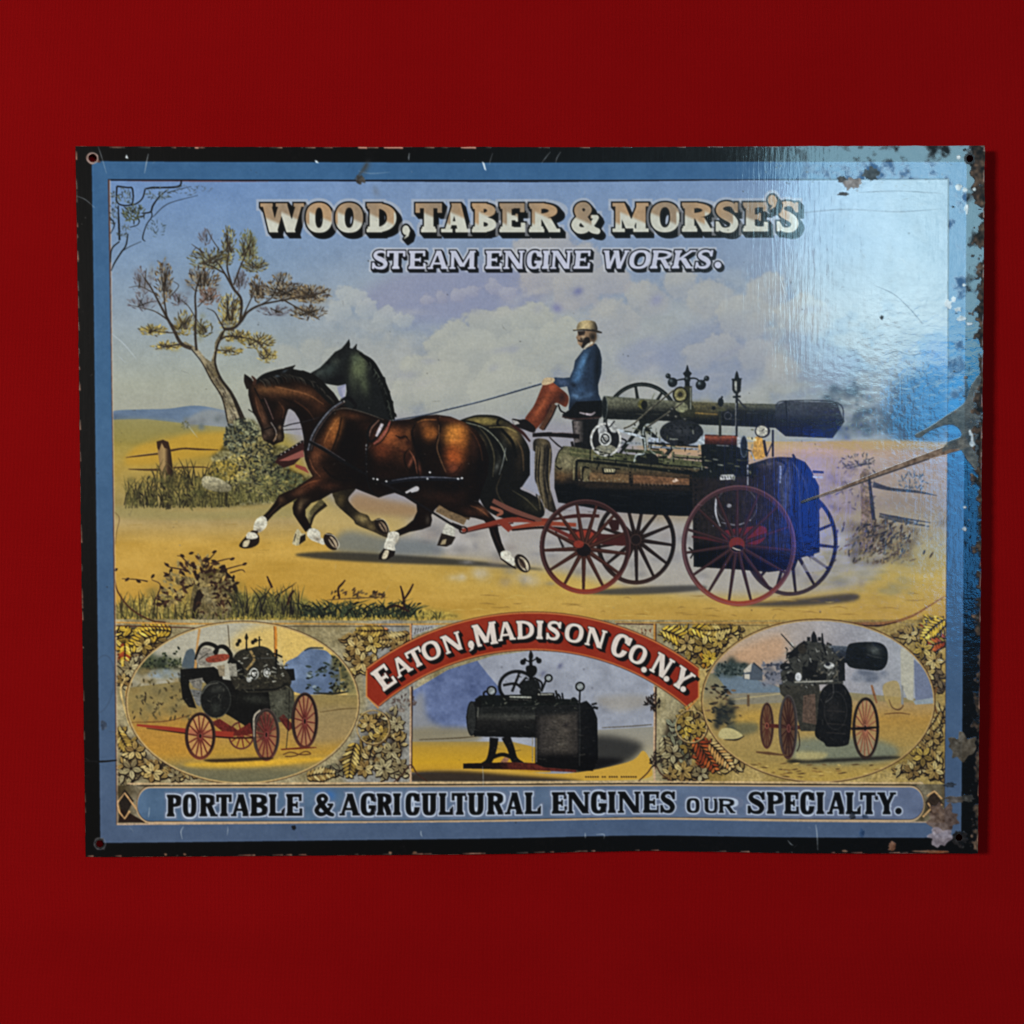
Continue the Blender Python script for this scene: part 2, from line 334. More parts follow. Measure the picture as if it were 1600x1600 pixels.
# ------------------------------------------------------------------ far land
poly([(177, 643), (220, 640), (262, 639), (305, 634), (340, 639), (375, 650), (375, 664), (177, 658)], lambda X, Y, sl: col((112, 130, 154))+((N_STR[sl]-.5)*.25)[..., None], PIC, True, .9)
soft([(285, 662), (310, 645), (335, 640), (380, 650), (380, 680), (290, 676)], (150, 152, 152), 3, .9)
HZ = [(177, 656), (230, 655), (300, 663), (380, 670), (560, 690), (760, 690), (900, 700), (1200, 690), (1479, 690), (1475, 985), (181, 985)]
def ground(X, Y, sl):
    L = np.stack([np.interp(Y, [655, 690, 730, 780, 815, 850, 960], v) for v in ((162, 164, 176, 166, 184, 198, 198), (154, 146, 148, 146, 160, 160, 156), (114, 78, 76, 92, 112, 80, 72))], -1)
    R = np.stack([np.interp(Y, [690, 706, 720, 790, 860, 900, 960], v) for v in ((192, 194, 182, 168, 180, 202, 196), (164, 162, 158, 150, 164, 172, 158), (114, 132, 142, 134, 122, 96, 82))], -1)
    k = np.clip((X-520)/450, 0, 1)[..., None]
    return ((L*(1-k)+R*k)/255+((N_STR[sl]-.5)*.10+(N_FINE[sl]-.5)*.02)[..., None]).astype(np.float32)
poly(HZ, ground, PIC)
soft([(205, 705), (250, 682), (310, 677), (365, 677), (360, 705), (310, 715), (205, 728)], (196, 156, 62), 5, .85)
soft([(178, 658), (260, 658), (300, 670), (250, 690), (178, 690)], (150, 138, 84), 5, .6)
for _ in range(14): blob(rng.uniform(290, 372), rng.uniform(652, 668), 6, 6, pick([(128, 130, 132), (140, 142, 142), (116, 122, 122)]), .7)
tuft(290, 664, 7, 6, 16, [(92, 92, 70), (120, 116, 84)], (3, 5), 1.6)
# right hand trees in the haze, field, fence
for x, y, rx, ry in ((1300, 640, 22, 34), (1335, 635, 26, 34), (1375, 655, 30, 26), (1410, 668, 30, 18), (1330, 670, 36, 16), (1440, 672, 26, 12)):
    for _ in range(26):
        a = rng.random()*6.28; r = math.sqrt(rng.random())
        blob(x+rx*r*math.cos(a), y+ry*r*math.sin(a), rng.uniform(6, 12), rng.uniform(4, 8), pick([(84, 96, 108), (104, 114, 120), (126, 132, 132), (66, 80, 94)]), .45, 0, PM)
    for _ in range(16):
        a = rng.random()*6.28; r = math.sqrt(rng.random())*1.1
        blob(x+rx*r*math.cos(a), y+ry*r*math.sin(a), rng.uniform(3, 5), rng.uniform(2.5, 4), pick([(60, 72, 84), (84, 96, 104), (132, 138, 138)]), .55, 0, PM)
soft([(1395, 600), (1430, 580), (1478, 585), (1478, 688), (1400, 688), (1385, 650)], (66, 88, 112), 16, .75, PM)
soft([(1290, 690), (1400, 688), (1477, 694), (1477, 700), (1400, 702), (1290, 702)], (192, 160, 104), 2, .8, PM)
# dust and road
soft([(430, 640), (520, 640), (700, 655), (900, 660), (1000, 700), (1000, 800), (640, 800), (520, 780), (470, 700)], (164, 158, 164), 14, .95)
soft([(640, 815), (670, 800), (720, 800), (850, 800), (1000, 812), (1340, 830), (1360, 905), (1200, 930), (1000, 920), (860, 890), (700, 872), (600, 868), (620, 835)], (176, 170, 170), 10, .85)
soft([(470, 790), (540, 800), (620, 806), (640, 832), (560, 838), (480, 826)], (196, 170, 112), 10, .7)
soft([(555, 772), (600, 780), (650, 790), (650, 806), (600, 804), (550, 796)], (164, 130, 92), 6, .8)
soft([(540, 830), (600, 838), (680, 846), (690, 866), (600, 868), (520, 860)], (120, 124, 126), 7, .8)
soft([(462, 866), (520, 862), (640, 868), (740, 876), (850, 890), (740, 884), (600, 879), (500, 873)], (56, 54, 52), 2.5, .85)
for _ in range(110):
    blob(rng.uniform(660, 1350), rng.uniform(815, 912), rng.uniform(6, 22), rng.uniform(4, 12), pick([(196, 188, 188), (136, 132, 136), (204, 196, 190), (150, 136, 130), (120, 116, 118)]), .42)
soft([(900, 925), (980, 918), (1090, 914), (1090, 922), (980, 929)], (72, 68, 66), 2.5, .85); soft([(1140, 944), (1240, 936), (1330, 926), (1330, 938), (1230, 946)], (70, 64, 64), 3, .85)
for _ in range(46):
    x, y = rng.uniform(700, 1460), rng.uniform(925, 962); w = rng.uniform(8, 34)
    line([(x, y), (x+w*.5, y+rng.uniform(-2, 1)), (x+w, y+rng.uniform(-1, 2))], [.5, 1.5, .4], pick([(150, 116, 58), (140, 108, 60), (214, 184, 108)]), alpha=.7)
for _ in range(26):
    x, y = rng.uniform(190, 480), rng.uniform(800, 880); w = rng.uniform(6, 20)
    line([(x, y), (x+w, y+rng.uniform(-1, 1))], [.6, .9], pick([(160, 130, 66), (200, 168, 90)]), False and None, alpha=.6)
# ------------------------------------------------------------------ tree at left
TREE = part('tree', PIC)
BK = (62, 52, 44); BL = (128, 118, 96)
def branch(P, w, c=BK): line(P, w, c, TREE)
ol = [(138, 130, 84), (108, 98, 64), (164, 152, 100), (84, 74, 52), (66, 58, 44)]; br = [(138, 118, 88), (108, 90, 68), (162, 142, 108), (84, 68, 54), (64, 52, 44)]; ye = [(172, 152, 86), (148, 128, 70), (110, 94, 56), (190, 170, 104), (76, 62, 44)]; tw = [(104, 98, 104), (92, 84, 88), (120, 112, 112)]
for x, y, rx, ry, n, cs in ((330, 405, 34, 15, 120, ol), (358, 382, 11, 27, 70, ol), (386, 388, 16, 26, 110, [(128, 122, 78), (148, 138, 90), (96, 94, 62)]), (398, 414, 20, 11, 70, ol), (318, 437, 24, 22, 120, br), (257, 440, 13, 32, 90, br), (226, 440, 18, 22, 40, tw), (222, 474, 20, 11, 36, tw), (240, 517, 21, 8, 70, ye),
                            (262, 541, 22, 6, 46, ye), (288, 506, 18, 18, 90, ye), (318, 514, 14, 13, 60, ol), (360, 488, 18, 28, 140, ye), (328, 464, 16, 12, 60, [(140, 112, 98), (112, 88, 76)]), (440, 456, 46, 14, 170, br), (402, 452, 11, 20, 60, br), (487, 460, 30, 13, 130, br), (430, 486, 24, 7, 40, tw), (482, 489, 26, 10, 70, br),
                            (372, 526, 22, 9, 70, ye), (403, 534, 24, 13, 90, ye), (418, 556, 14, 11, 50, ye), (360, 549, 18, 6, 40, ye), (322, 372, 10, 12, 16, tw), (280, 468, 14, 10, 30, tw), (440, 440, 16, 12, 40, br), (376, 440, 12, 16, 30, tw)):
    for _ in range(7): blob(x+rng.normal()*rx*.45, y+rng.normal()*ry*.45, rx*.4, ry*.42, pick(cs), .34, 0)
    tuft(x, y, rx*1.08, ry*1.08, int(n*1.3), cs, (4, 11), 1.6, lab=TREE, spread=.5)
    for _ in range(int(n*.10)):
        a = rng.uniform(-2.9, -.2); r = rng.uniform(.3, 1); bx0, by0 = x+rng.normal()*rx*.3, y+ry*.5
        line([(bx0, by0), (x+rx*r*math.cos(a)*.7, y+ry*r*math.sin(a)*.6), (x+rx*r*math.cos(a), y+ry*r*math.sin(a))], [1.3, 1.0, .5], pick([(54, 46, 38), (70, 58, 46), (40, 36, 32)]), TREE)
trunk = [(357, 662), (349, 622), (333, 596), (319, 572), (314, 560), (300, 545), (286, 537), (290, 534), (310, 545), (322, 560), (331, 566), (336, 548), (337, 535), (346, 520), (352, 514), (350, 528), (342, 540), (338, 566), (345, 590), (363, 617), (380, 650), (383, 664)]
poly(trunk, lambda X, Y, sl: col((134, 122, 98))+((N_STR[sl]-.5)*.5)[..., None], TREE)
line([(383, 662), (364, 618), (346, 592), (337, 566), (341, 540), (352, 516)], [8, 5, 4, 3, 3, 2], (48, 40, 34), TREE); line([(357, 660), (348, 622), (331, 594), (316, 566), (300, 546)], [2, 2, 2, 1.5, 1.5], (44, 36, 30), TREE)
for _ in range(34):
    t = rng.random(); x = 322+t*44+rng.uniform(-2, 8); y = 566+t*90
    line([(x, y), (x+5, y+9)], [1.4, .4], pick([(60, 50, 42), (170, 160, 132), (84, 74, 60)]), TREE, False)
for P, w in (([(300, 545), (284, 537), (272, 515), (262, 497), (252, 478), (238, 452), (228, 436)], [6, 5, 4, 2.5, 1.4]), ([(275, 520), (268, 505), (245, 488), (225, 482), (208, 478)], [2.5, 2, 1, .8]), ([(308, 548), (306, 520), (307, 490), (306, 462), (312, 436), (316, 428)], [4, 3.5, 3, 2, 1]), ([(262, 497), (258, 470), (258, 444), (262, 424)], [2.6, 2, 1.2]), ([(308, 500), (296, 480), (285, 470)], [1.5, .8]),
             ([(288, 538), (270, 540), (244, 546)], [3, 2, 1]), ([(278, 520), (260, 520), (230, 516)], [2, 1.2, .8]), ([(351, 515), (366, 513), (378, 502), (388, 488), (408, 477), (440, 470), (480, 462), (510, 458)], [5, 4.5, 4, 3.4, 2.4, 1.8, 1]), ([(408, 477), (425, 466), (434, 448), (440, 434)], [2, 1.6, .8]), ([(445, 470), (470, 484), (500, 500)], [2, 1.6, 1]), ([(376, 505), (378, 470), (366, 452), (352, 428), (342, 412)], [4, 4, 4, 2.6, 1.4]),
             ([(364, 448), (356, 420), (358, 396), (360, 372)], [3, 2.2, 1]), ([(366, 446), (376, 418), (386, 396), (392, 376)], [2.6, 1.8, 1]), ([(352, 516), (344, 502), (336, 488), (324, 482)], [2.6, 1.6, .8]), ([(344, 532), (356, 526), (376, 527), (400, 534), (424, 556)], [3, 2.2, 1.6, .8]), ([(338, 548), (352, 548), (372, 552)], [2, 1.4, .7]), ([(378, 500), (392, 470), (402, 446)], [2.4, 1.6, .7]), ([(310, 480), (320, 470), (334, 460)], [1.6, 1]), ([(320, 400), (308, 388), (300, 398)], [1.4, .7]), ([(344, 392), (332, 374), (324, 358)], [1.4, .7]),
             ([(320, 396), (300, 382)], [1.6, .7]), ([(352, 428), (330, 416), (312, 412)], [2.4, 1]), ([(266, 465), (280, 448), (272, 440)], [1.4, .7]), ([(232, 444), (222, 428)], [1.2, .6]), ([(240, 458), (220, 448), (202, 450)], [1.3, .6])):
    branch(P, w)
# ------------------------------------------------------------------ shrubs, fence, grass on the left
BUSH = part('bush', PIC); FEN = part('fence_post', PIC); GR = part('grass', PIC)
bush = [(348, 700), (356, 672), (378, 655), (400, 658), (412, 676), (424, 694), (450, 698), (455, 715), (448, 728), (474, 742), (488, 748), (470, 772), (430, 785), (380, 790), (330, 792), (316, 782), (332, 766), (322, 745), (338, 728), (330, 715)]
soft(bush, lambda X, Y, sl: col((112, 106, 76))+((N_MID[sl]-.5)*.5+(N_FINE[sl]-.5)*.5)[..., None], 3, .9, lab=BUSH)
BM = full(bush)
for x, y, rx, ry, n, cs in ((378, 682, 24, 24, 150, [(66, 68, 58), (112, 112, 90), (48, 50, 46), (150, 148, 116)]), (402, 704, 22, 20, 110, [(60, 58, 48), (116, 108, 74), (150, 136, 90), (46, 46, 40)]), (372, 730, 34, 16, 150, [(130, 120, 76), (62, 56, 44), (166, 150, 92), (190, 170, 104)]), (350, 736, 20, 14, 70, [(170, 146, 72), (140, 122, 62), (92, 84, 50)]), (420, 735, 28, 22, 140, [(58, 58, 48), (110, 108, 78), (136, 128, 84), (40, 40, 36)]), (445, 758, 30, 18, 110, [(100, 102, 72), (78, 82, 62), (120, 116, 78), (60, 62, 50)]), (400, 762, 50, 16, 150, [(104, 102, 68), (130, 122, 78), (62, 58, 46), (156, 144, 92)]), (350, 772, 30, 14, 80, [(96, 90, 56), (62, 58, 44), (140, 128, 78)])):
    tuft(x, y, rx*1.15, ry*1.15, int(n*1.8), cs, (4.5, 9.5), 3.4, spread=2.4, lab=BUSH, ang=rng.uniform(-1, 1))
blades(330, 470, 785, 782, 130, (8, 22), [(72, 70, 46), (108, 102, 62), (130, 122, 74)], .3, 1.4, BUSH)
poly([(246, 690), (256, 687), (264, 690), (268, 704), (272, 738), (266, 760), (254, 757), (250, 722)], grad_h([(246, (138, 110, 74)), (258, (176, 146, 100)), (264, (70, 50, 36)), (272, (40, 28, 24))]), FEN)
poly([(246, 690), (256, 687), (265, 692), (266, 702), (258, 700), (254, 692), (250, 704), (247, 700)], (62, 40, 28), FEN)
for P, w in (([(198, 715), (222, 712), (248, 709)], [.8, 2.6, 3]), ([(268, 704), (288, 701), (310, 702), (342, 703)], [3.5, 2.6, 3, 1]), ([(202, 733), (226, 734), (252, 734)], [1, 2.6, 3.4]), ([(272, 731), (290, 730), (320, 730), (330, 733)], [2.6, 2.2, 1.6, .6])): line(P, w, (78, 54, 36), FEN)
line([(198, 713.5), (222, 710.5), (248, 707)], [.5, 1.2], (190, 160, 96), FEN)
blades(195, 360, 792, 790, 200, (14, 50), [(58, 52, 36), (84, 78, 48), (112, 102, 58), (44, 38, 30)], .3, 1.8, GR)
blades(235, 330, 762, 760, 70, (14, 44), [(52, 46, 34), (70, 62, 42), (96, 84, 50)], .45, 1.8, GR)
for _ in range(50): blob(rng.uniform(205, 345), rng.uniform(745, 792), rng.uniform(5, 11), rng.uniform(4, 8), pick([(100, 98, 58), (78, 78, 50), (130, 120, 70)]), .4)
for _ in range(60): leaf(rng.uniform(205, 345), rng.uniform(742, 795), rng.uniform(5, 11), 2.6, rng.uniform(-1.2, 1.2), pick([(60, 54, 40), (108, 100, 60), (140, 126, 74), (46, 40, 32)]), GR)
poly([(316, 752), (322, 744), (344, 748), (362, 760), (358, 768), (338, 768), (320, 762)], grad_v([(744, (186, 176, 146)), (768, (120, 112, 88))]), GR, True)
blades(300, 370, 790, 788, 46, (8, 24), [(70, 66, 44), (120, 110, 66)], .3, 1.5, GR)
soft([(185, 790), (320, 800), (480, 790), (480, 806), (320, 812), (185, 808)], (158, 146, 98), 4, .6)
# foreground growth
FG = part('foreground_bush', PIC)
soft([(185, 968), (200, 940), (300, 925), (420, 930), (520, 945), (660, 950), (690, 968)], (166, 148, 78), 6, .9, lab=GR)
for _ in range(40): blob(rng.uniform(236, 378), rng.uniform(905, 962), rng.uniform(6, 14), rng.uniform(5, 10), pick([(112, 106, 60), (84, 82, 50), (138, 124, 70)]), .4)
soft([(236, 968), (238, 920), (262, 885), (310, 872), (350, 888), (372, 930), (378, 966)], (176, 146, 82), 9, .5)
blades(184, 300, 964, 966, 90, (18, 46), [(110, 100, 60), (72, 62, 42), (150, 134, 80)], .18, 1.8, FG)
poly([(302, 966), (306, 905), (322, 890), (346, 890), (362, 905), (368, 960)], lambda X, Y, sl: col((124, 110, 78))+((N_MID[sl]-.5)*.5)[..., None], FG, True)
line([(350, 890), (364, 908), (370, 930), (366, 962)], [3, 7, 8, 5], (40, 30, 28), FG)
poly([(300, 966), (304, 936), (312, 915), (318, 930), (312, 950), (310, 966)], (44, 34, 30), FG)
dk = [(58, 38, 32), (46, 32, 28), (78, 54, 40)]; lt = [(150, 132, 88), (126, 108, 72), (108, 92, 62)]
for _ in range(230):
    a = rng.uniform(math.pi, 2*math.pi); r = rng.uniform(.45, 1.02)
    x, y = 312+64*r*math.cos(a), 945+74*r*math.sin(a)
    leaf(x, y, rng.uniform(8, 15), 4.8, a+rng.normal()*.7, pick(dk if rng.random() < .5 else lt+[(164, 142, 92), (178, 152, 92)]), FG)
for _ in range(70): leaf(rng.uniform(308, 366), rng.uniform(905, 962), rng.uniform(5, 10), 3, rng.uniform(-1.5, 1.5), pick(dk+lt), FG)
for P in ([(318, 885), (333, 868), (338, 862)], [(330, 880), (352, 874), (364, 872)], [(350, 890), (372, 884), (384, 881)], [(300, 885), (285, 870), (278, 868)], [(360, 895), (378, 890), (384, 894)], [(290, 890), (264, 885), (258, 878)], [(240, 945), (252, 915), (238, 905)], [(232, 908), (215, 905), (192, 904)]): line(P, [2, 1.4, .8], (60, 40, 34), FG)
for x, y in ((300, 864), (286, 868), (262, 882), (336, 862), (364, 873), (383, 881), (262, 898), (200, 905), (218, 908), (182, 890), (240, 900)): leaf(x, y, 9, 4.5, rng.uniform(-1, .6), (54, 36, 32), FG)
for _ in range(46): blob(rng.uniform(370, 480), rng.uniform(930, 964), rng.uniform(5, 12), rng.uniform(5, 9), pick([(92, 92, 54), (70, 72, 46), (120, 114, 64)]), .45)
blades(366, 470, 962, 962, 110, (20, 52), [(58, 56, 44), (40, 36, 34), (92, 86, 52), (110, 104, 62)], .32, 2.0, FG)
blades(186, 690, 966, 968, 200, (6, 16), [(116, 108, 58), (84, 78, 46), (140, 128, 70), (60, 56, 38)], .5, 1.6, GR)
blades(470, 650, 962, 962, 150, (8, 26), [(50, 56, 44), (36, 40, 34), (74, 80, 56)], .9, 2.2, GR)
for _ in range(60): leaf(rng.uniform(475, 660), rng.uniform(940, 962), rng.uniform(7, 15), 2.8, rng.uniform(-.9, -.1), pick([(40, 44, 36), (58, 64, 48), (32, 30, 28)]), GR)
for _ in range(40): leaf(rng.uniform(516, 600), 934-abs(rng.normal())*6, rng.uniform(6, 11), 3, rng.uniform(-1.3, .1), pick([(84, 62, 44), (66, 50, 40), (110, 90, 58)]), GR)
line([(512, 937), (560, 934), (606, 933)], [1, 2.4, .6], (110, 86, 54), GR)
for P in ([(531, 935), (529, 920), (535, 912), (540, 906)], [(632, 950), (630, 930), (626, 915)], [(632, 936), (640, 924), (646, 912)], [(450, 945), (454, 930), (460, 922)], [(420, 905), (426, 918), (418, 900)], [(640, 955), (620, 946), (608, 950)]): line(P, [3, 3.6, 2], (58, 36, 32), GR)
# right hand fence, post and thicket
RP = part('fence_post', PIC, 'weathered post and rails overgrown by creeper')
for _ in range(90): leaf(rng.uniform(1305, 1365), rng.uniform(712, 800), rng.uniform(5, 11), 2.6, rng.uniform(-1.5, 1.5), pick([(112, 98, 96), (146, 128, 122), (84, 74, 78), (168, 150, 140)]), PIC, alpha=.8)
for P, w in (([(1362, 757), (1390, 764), (1430, 768), (1462, 774)], [9, 5, 4, .8]), ([(1372, 802), (1400, 808), (1452, 816)], [2, 4, 1])): line(P, w, (72, 68, 74), RP)
line([(1372, 806), (1410, 814), (1450, 822)], [4, 6, 2], (90, 84, 80), RP)
poly([(1342, 742), (1348, 732), (1356, 734), (1362, 800), (1366, 862), (1340, 866), (1344, 800)], lambda X, Y, sl: col((134, 112, 92))+((N_STR[sl]-.5)*.4)[..., None], RP)
line([(1356, 745), (1362, 800), (1366, 840)], [4, 6, 5], (58, 54, 56), RP)
line([(1326, 732), (1344, 726), (1360, 724)], [2, 4, 3], (88, 82, 82), RP)
tuft(1338, 722, 26, 14, 40, [(104, 94, 88), (146, 132, 122), (74, 68, 68)], (5, 10), 2.2, lab=RP)
tuft(1425, 752, 22, 15, 46, [(96, 98, 104), (130, 128, 130), (80, 82, 90)], (5, 10), 2.0, lab=RP)
for _ in range(60): blob(rng.normal(1372, 30), rng.uniform(815, 880), rng.uniform(6, 14), rng.uniform(5, 10), pick([(104, 88, 72), (130, 112, 90), (84, 74, 66)]), .4)
for _ in range(240): leaf(rng.normal(1378, 26), rng.uniform(812, 878), rng.uniform(6, 14), 3, rng.uniform(-1.6, -.2), pick([(96, 78, 62), (146, 124, 92), (60, 52, 48), (116, 98, 78), (84, 80, 80)]), RP)
for _ in range(50): leaf(rng.uniform(1420, 1470), rng.uniform(800, 850), rng.uniform(4, 9), 1.6, rng.uniform(-.6, .6), pick([(150, 138, 122), (176, 162, 136)]), PIC)
for _ in range(50): blob(rng.uniform(1290, 1340), rng.uniform(730, 800), rng.uniform(4, 9), rng.uniform(3, 7), pick([(168, 148, 152), (120, 104, 116), (190, 172, 170)]), .4, 0, PM)
for _ in range(60): blob(rng.uniform(1270, 1450), rng.uniform(860, 925), rng.uniform(6, 20), rng.uniform(3, 8), pick([(176, 158, 112), (146, 138, 112), (190, 172, 130)]), .4, 0, PM)
# ------------------------------------------------------------------ the horses
DH = part('horse', PIC, 'dark grey horse behind the bay one'); BH = part('horse', PIC, 'bay horse with white socks at full trot')
HAR = part('harness', PIC); POLE = part('carriage_pole', PIC)
def clipmask(P, smooth=True): return full(P, smooth)
# far horse: head and neck, quarters, legs
dneck = [(486, 583), (500, 575), (513, 562), (524, 550), (534, 545), (540, 538), (546, 530), (547.5, 538), (547, 544), (551, 545), (558, 537), (557.5, 546), (566, 551), (577, 561), (586, 574), (594, 586), (602, 590), (604, 602), (609, 612), (611, 622), (615, 634), (617, 656), (560, 660), (536, 640), (542, 612), (541, 601), (528, 603), (510, 600), (494, 592)]
poly(dneck, (30, 31, 31), DH); M = clipmask(dneck, False)
blob(515, 577, 20, 12, (62, 70, 66), .8, -35, M); blob(500, 583, 9, 6, (84, 90, 84), .6, -30, M); blob(525, 565, 8, 6, (88, 92, 80), .5, 0, M); blob(561, 575, 15, 24, (112, 118, 88), .95, 18, M, hard=1.4); blob(569, 600, 9, 20, (92, 98, 74), .8, -10, M); blob(553, 602, 8, 20, (62, 66, 54), .7, -8, M); blob(556, 560, 10, 10, (96, 104, 82), .7, 0, M)
blob(528, 593, 14, 7, (20, 20, 22), .9, -20, M); blob(513, 567, 4, 3.5, (18, 18, 20), .9, 0, M); blob(540, 556, 5, 12, (36, 38, 38), .8, 20, M)
line([(562, 552), (580, 566), (592, 588), (602, 612), (610, 640), (613, 656)], [3, 9, 12, 13, 12, 9], (20, 20, 20), DH)
for _ in range(34):
    t = rng.random(); x, y = np.interp(t, [0, .3, .6, 1], [572, 590, 601, 611]), np.interp(t, [0, .3, .6, 1], [558, 584, 608, 650])
    line([(x, y), (x+3, y+7), (x-1, y+14)], [1.4, 1, .3], pick([(58, 60, 56), (14, 14, 14), (80, 84, 74)]), DH)
for x, y in ((600, 596), (607, 612), (612, 628), (617, 648)): leaf(x, y, 10, 5, 1.0, (20, 20, 20), DH)
poly([(527, 605), (541, 600), (539, 616), (535, 624), (530, 616)], (152, 152, 170), PIC)
poly([(534, 608), (541, 602), (539, 620), (537, 622)], (172, 168, 184), PIC)
# far horse legs
poly([(522, 768), (523, 780), (526, 788), (536, 798), (552, 812), (558, 820), (582, 830), (606, 840), (610, 832), (604, 818), (592, 810), (581, 814), (575, 805), (562, 800), (549, 788), (545, 778), (556, 762)], grad_h([(520, (70, 60, 40)), (540, (34, 28, 22)), (575, (60, 50, 36))]), DH, True)
blob(566, 811, 12, 8, (150, 130, 88), .95, 25); blob(580, 823, 7, 5, (128, 110, 74), .8, 25); blob(534, 781, 7, 10, (96, 80, 50), .7, 10)
oval(597, 822, 14, 9, (36, 28, 24), DH, 52); oval(599, 823, 10, 4.4, (132, 112, 92), DH, 55); line([(592, 814), (599, 823), (604, 834)], [2, 2.6, 1], (48, 38, 32), DH); line([(588, 812), (600, 812), (608, 826), (606, 838)], [1, 1.2, 1], (196, 184, 160), DH)
line([(506, 783), (489, 800), (483, 816), (481, 828)], [12, 9, 7, 6], (96, 86, 58), DH); line([(510, 788), (492, 804), (486, 820), (484, 828)], [6, 4, 3, 2], (40, 32, 24), DH); blob(482, 806, 4, 8, (158, 146, 108), .8, 10)
poly([(458, 846), (461, 834), (466, 826), (472, 833), (478, 834), (477, 844), (466, 852), (458, 850)], (184, 172, 140), DH, True); poly([(470, 838), (478, 834), (478, 844), (468, 851)], (36, 28, 24), DH); line([(460, 845), (463, 834)], 1.5, (70, 58, 44), DH)
line([(684, 792), (704, 802), (728, 814)], [16, 17, 14], (126, 104, 78), DH); line([(690, 790), (712, 798), (734, 810)], [2, 5, 6], (74, 58, 42), DH)
poly([(697, 818), (705, 817), (711, 826), (708, 838), (692, 835)], (196, 190, 176), DH, True); poly([(690, 833), (712, 839), (706, 850), (698, 854), (683, 852)], (44, 34, 28), DH); poly([(692, 843), (698, 842), (696, 850), (688, 851)], (170, 152, 120), DH)
# far horse quarters and tail
q = [(700, 665), (718, 657), (736, 651), (758, 649), (778, 653), (800, 662), (818, 684), (828, 706), (829, 740), (818, 758), (813, 764), (830, 772), (846, 784), (847, 808), (800, 812), (765, 800), (745, 770)]
poly(q, (24, 22, 20), DH, True); M = clipmask(q)
blob(756, 658, 30, 7, (150, 132, 78), .95, 4, M, hard=1.6); blob(800, 680, 13, 20, (128, 108, 70), .9, -35, M, hard=1.4); blob(752, 690, 6, 12, (120, 98, 66), .9, -20, M); blob(785, 705, 7, 26, (70, 70, 60), .6, 8, M); blob(812, 720, 8, 26, (52, 42, 32), .7, 5, M); blob(830, 790, 20, 10, (52, 48, 36), .9, 20, M); blob(776, 730, 4, 10, (112, 112, 104), .7, 20, M)
for P, w, c in (([(722, 657), (748, 665), (775, 690), (790, 725)], [2, 6, 8, 5], (18, 17, 16)), ([(782, 652), (778, 664), (800, 690), (806, 715)], [4, 4, 5, 4], (20, 18, 16)), ([(728, 660), (758, 670), (782, 694), (792, 720)], [1, 1.4, 1.4, .8], (150, 150, 132)), ([(790, 700), (786, 722), (780, 742)], [1.4, 1.4, .8], (140, 142, 136)), ([(724, 656), (745, 650), (775, 651), (796, 660)], [1.5, 2.6, 2.6, 2], (24, 22, 20))): line(P, w, c, HAR)
for P, w, c in (([(745, 664), (762, 684), (772, 712), (770, 745)], [1, 2.4, 2.4, 1], (96, 88, 66)), ([(806, 684), (816, 706), (818, 736)], [1, 3, 1], (104, 82, 58)), ([(784, 740), (776, 766), (790, 790), (812, 800)], [1, 2.4, 2.4, 1], (70, 60, 46)), ([(800, 766), (822, 780), (840, 798)], [1, 2.4, 1], (96, 88, 66)), ([(752, 700), (760, 724), (758, 750)], [1, 2, 1], (64, 54, 44)), ([(764, 668), (790, 668), (808, 676)], [1, 2, 1], (170, 152, 98))): line(P, w, c, DH, alpha=.75)
poly([(834, 688), (856, 688), (862, 706), (861, 730), (858, 756), (866, 786), (869, 800), (858, 798), (848, 786), (838, 752), (835, 720)], grad_h([(834, (40, 36, 32)), (848, (110, 96, 72)), (866, (38, 32, 28))]), DH, True)
for _ in range(34):
    x = rng.uniform(838, 860); line([(x, rng.uniform(690, 720)), (x-2, 745), (x+rng.uniform(0, 8), rng.uniform(775, 800))], [1.6, 1.8, .5], pick([(34, 30, 28), (84, 74, 58), (126, 112, 86), (50, 44, 38)]), DH)
poly([(828, 700), (836, 706), (834, 745), (844, 775), (816, 760), (828, 742)], (164, 162, 172), PIC)
# bay horse, silhouette
bay = [(398, 600), (394, 592), (383, 584.5), (383.5, 596), (389, 608), (389, 618), (393, 634), (396, 645), (402, 655), (408, 668), (410, 680), (412, 688), (420, 692), (428, 696), (436, 692), (443, 690), (445, 683), (443, 668), (447, 652), (451, 640), (454, 639), (461, 644), (468, 655), (472, 668), (475, 684), (475, 700), (477, 718), (482, 732), (489, 744), (476, 753), (461, 763), (446, 769), (436, 774), (430, 785), (420, 798), (410, 808), (418, 815), (428, 804), (441, 793), (456, 784), (466, 778),
       (460, 784), (457.5, 793), (459, 803), (466, 814), (478, 831), (488, 826), (478, 806), (478, 796), (487, 786), (503, 780), (518, 771), (536, 766), (555, 763), (570, 769), (583, 774), (592, 777.5), (602, 774), (617, 770), (632, 776), (651, 788), (652, 799), (646, 812), (634, 822), (617, 830), (622, 838), (640, 831), (660, 827), (673, 822), (675.5, 812), (674, 805), (680, 796), (687, 789), (702, 798), (725, 807), (742, 809), (756, 813), (763, 821), (767, 836), (774, 854), (782, 872), (790, 862), (784, 848), (779, 830), (777, 815), (764, 800), (748, 784), (752, 768), (762, 742), (764, 716), (757, 692), (744, 672), (726, 660), (704, 651), (682, 648), (660, 650), (640, 655), (612, 658), (585, 650), (562, 642), (545, 638), (534, 632),
       (522, 614), (512, 604), (503, 594), (490, 585), (474, 579), (455, 580), (462, 571), (446, 575), (440, 579), (425, 582), (410, 588), (402, 594)]
poly(bay, (24, 14, 11), BH); M = clipmask(bay, False)
O = lambda *a, **k: blob(*a, clip=M, **k)
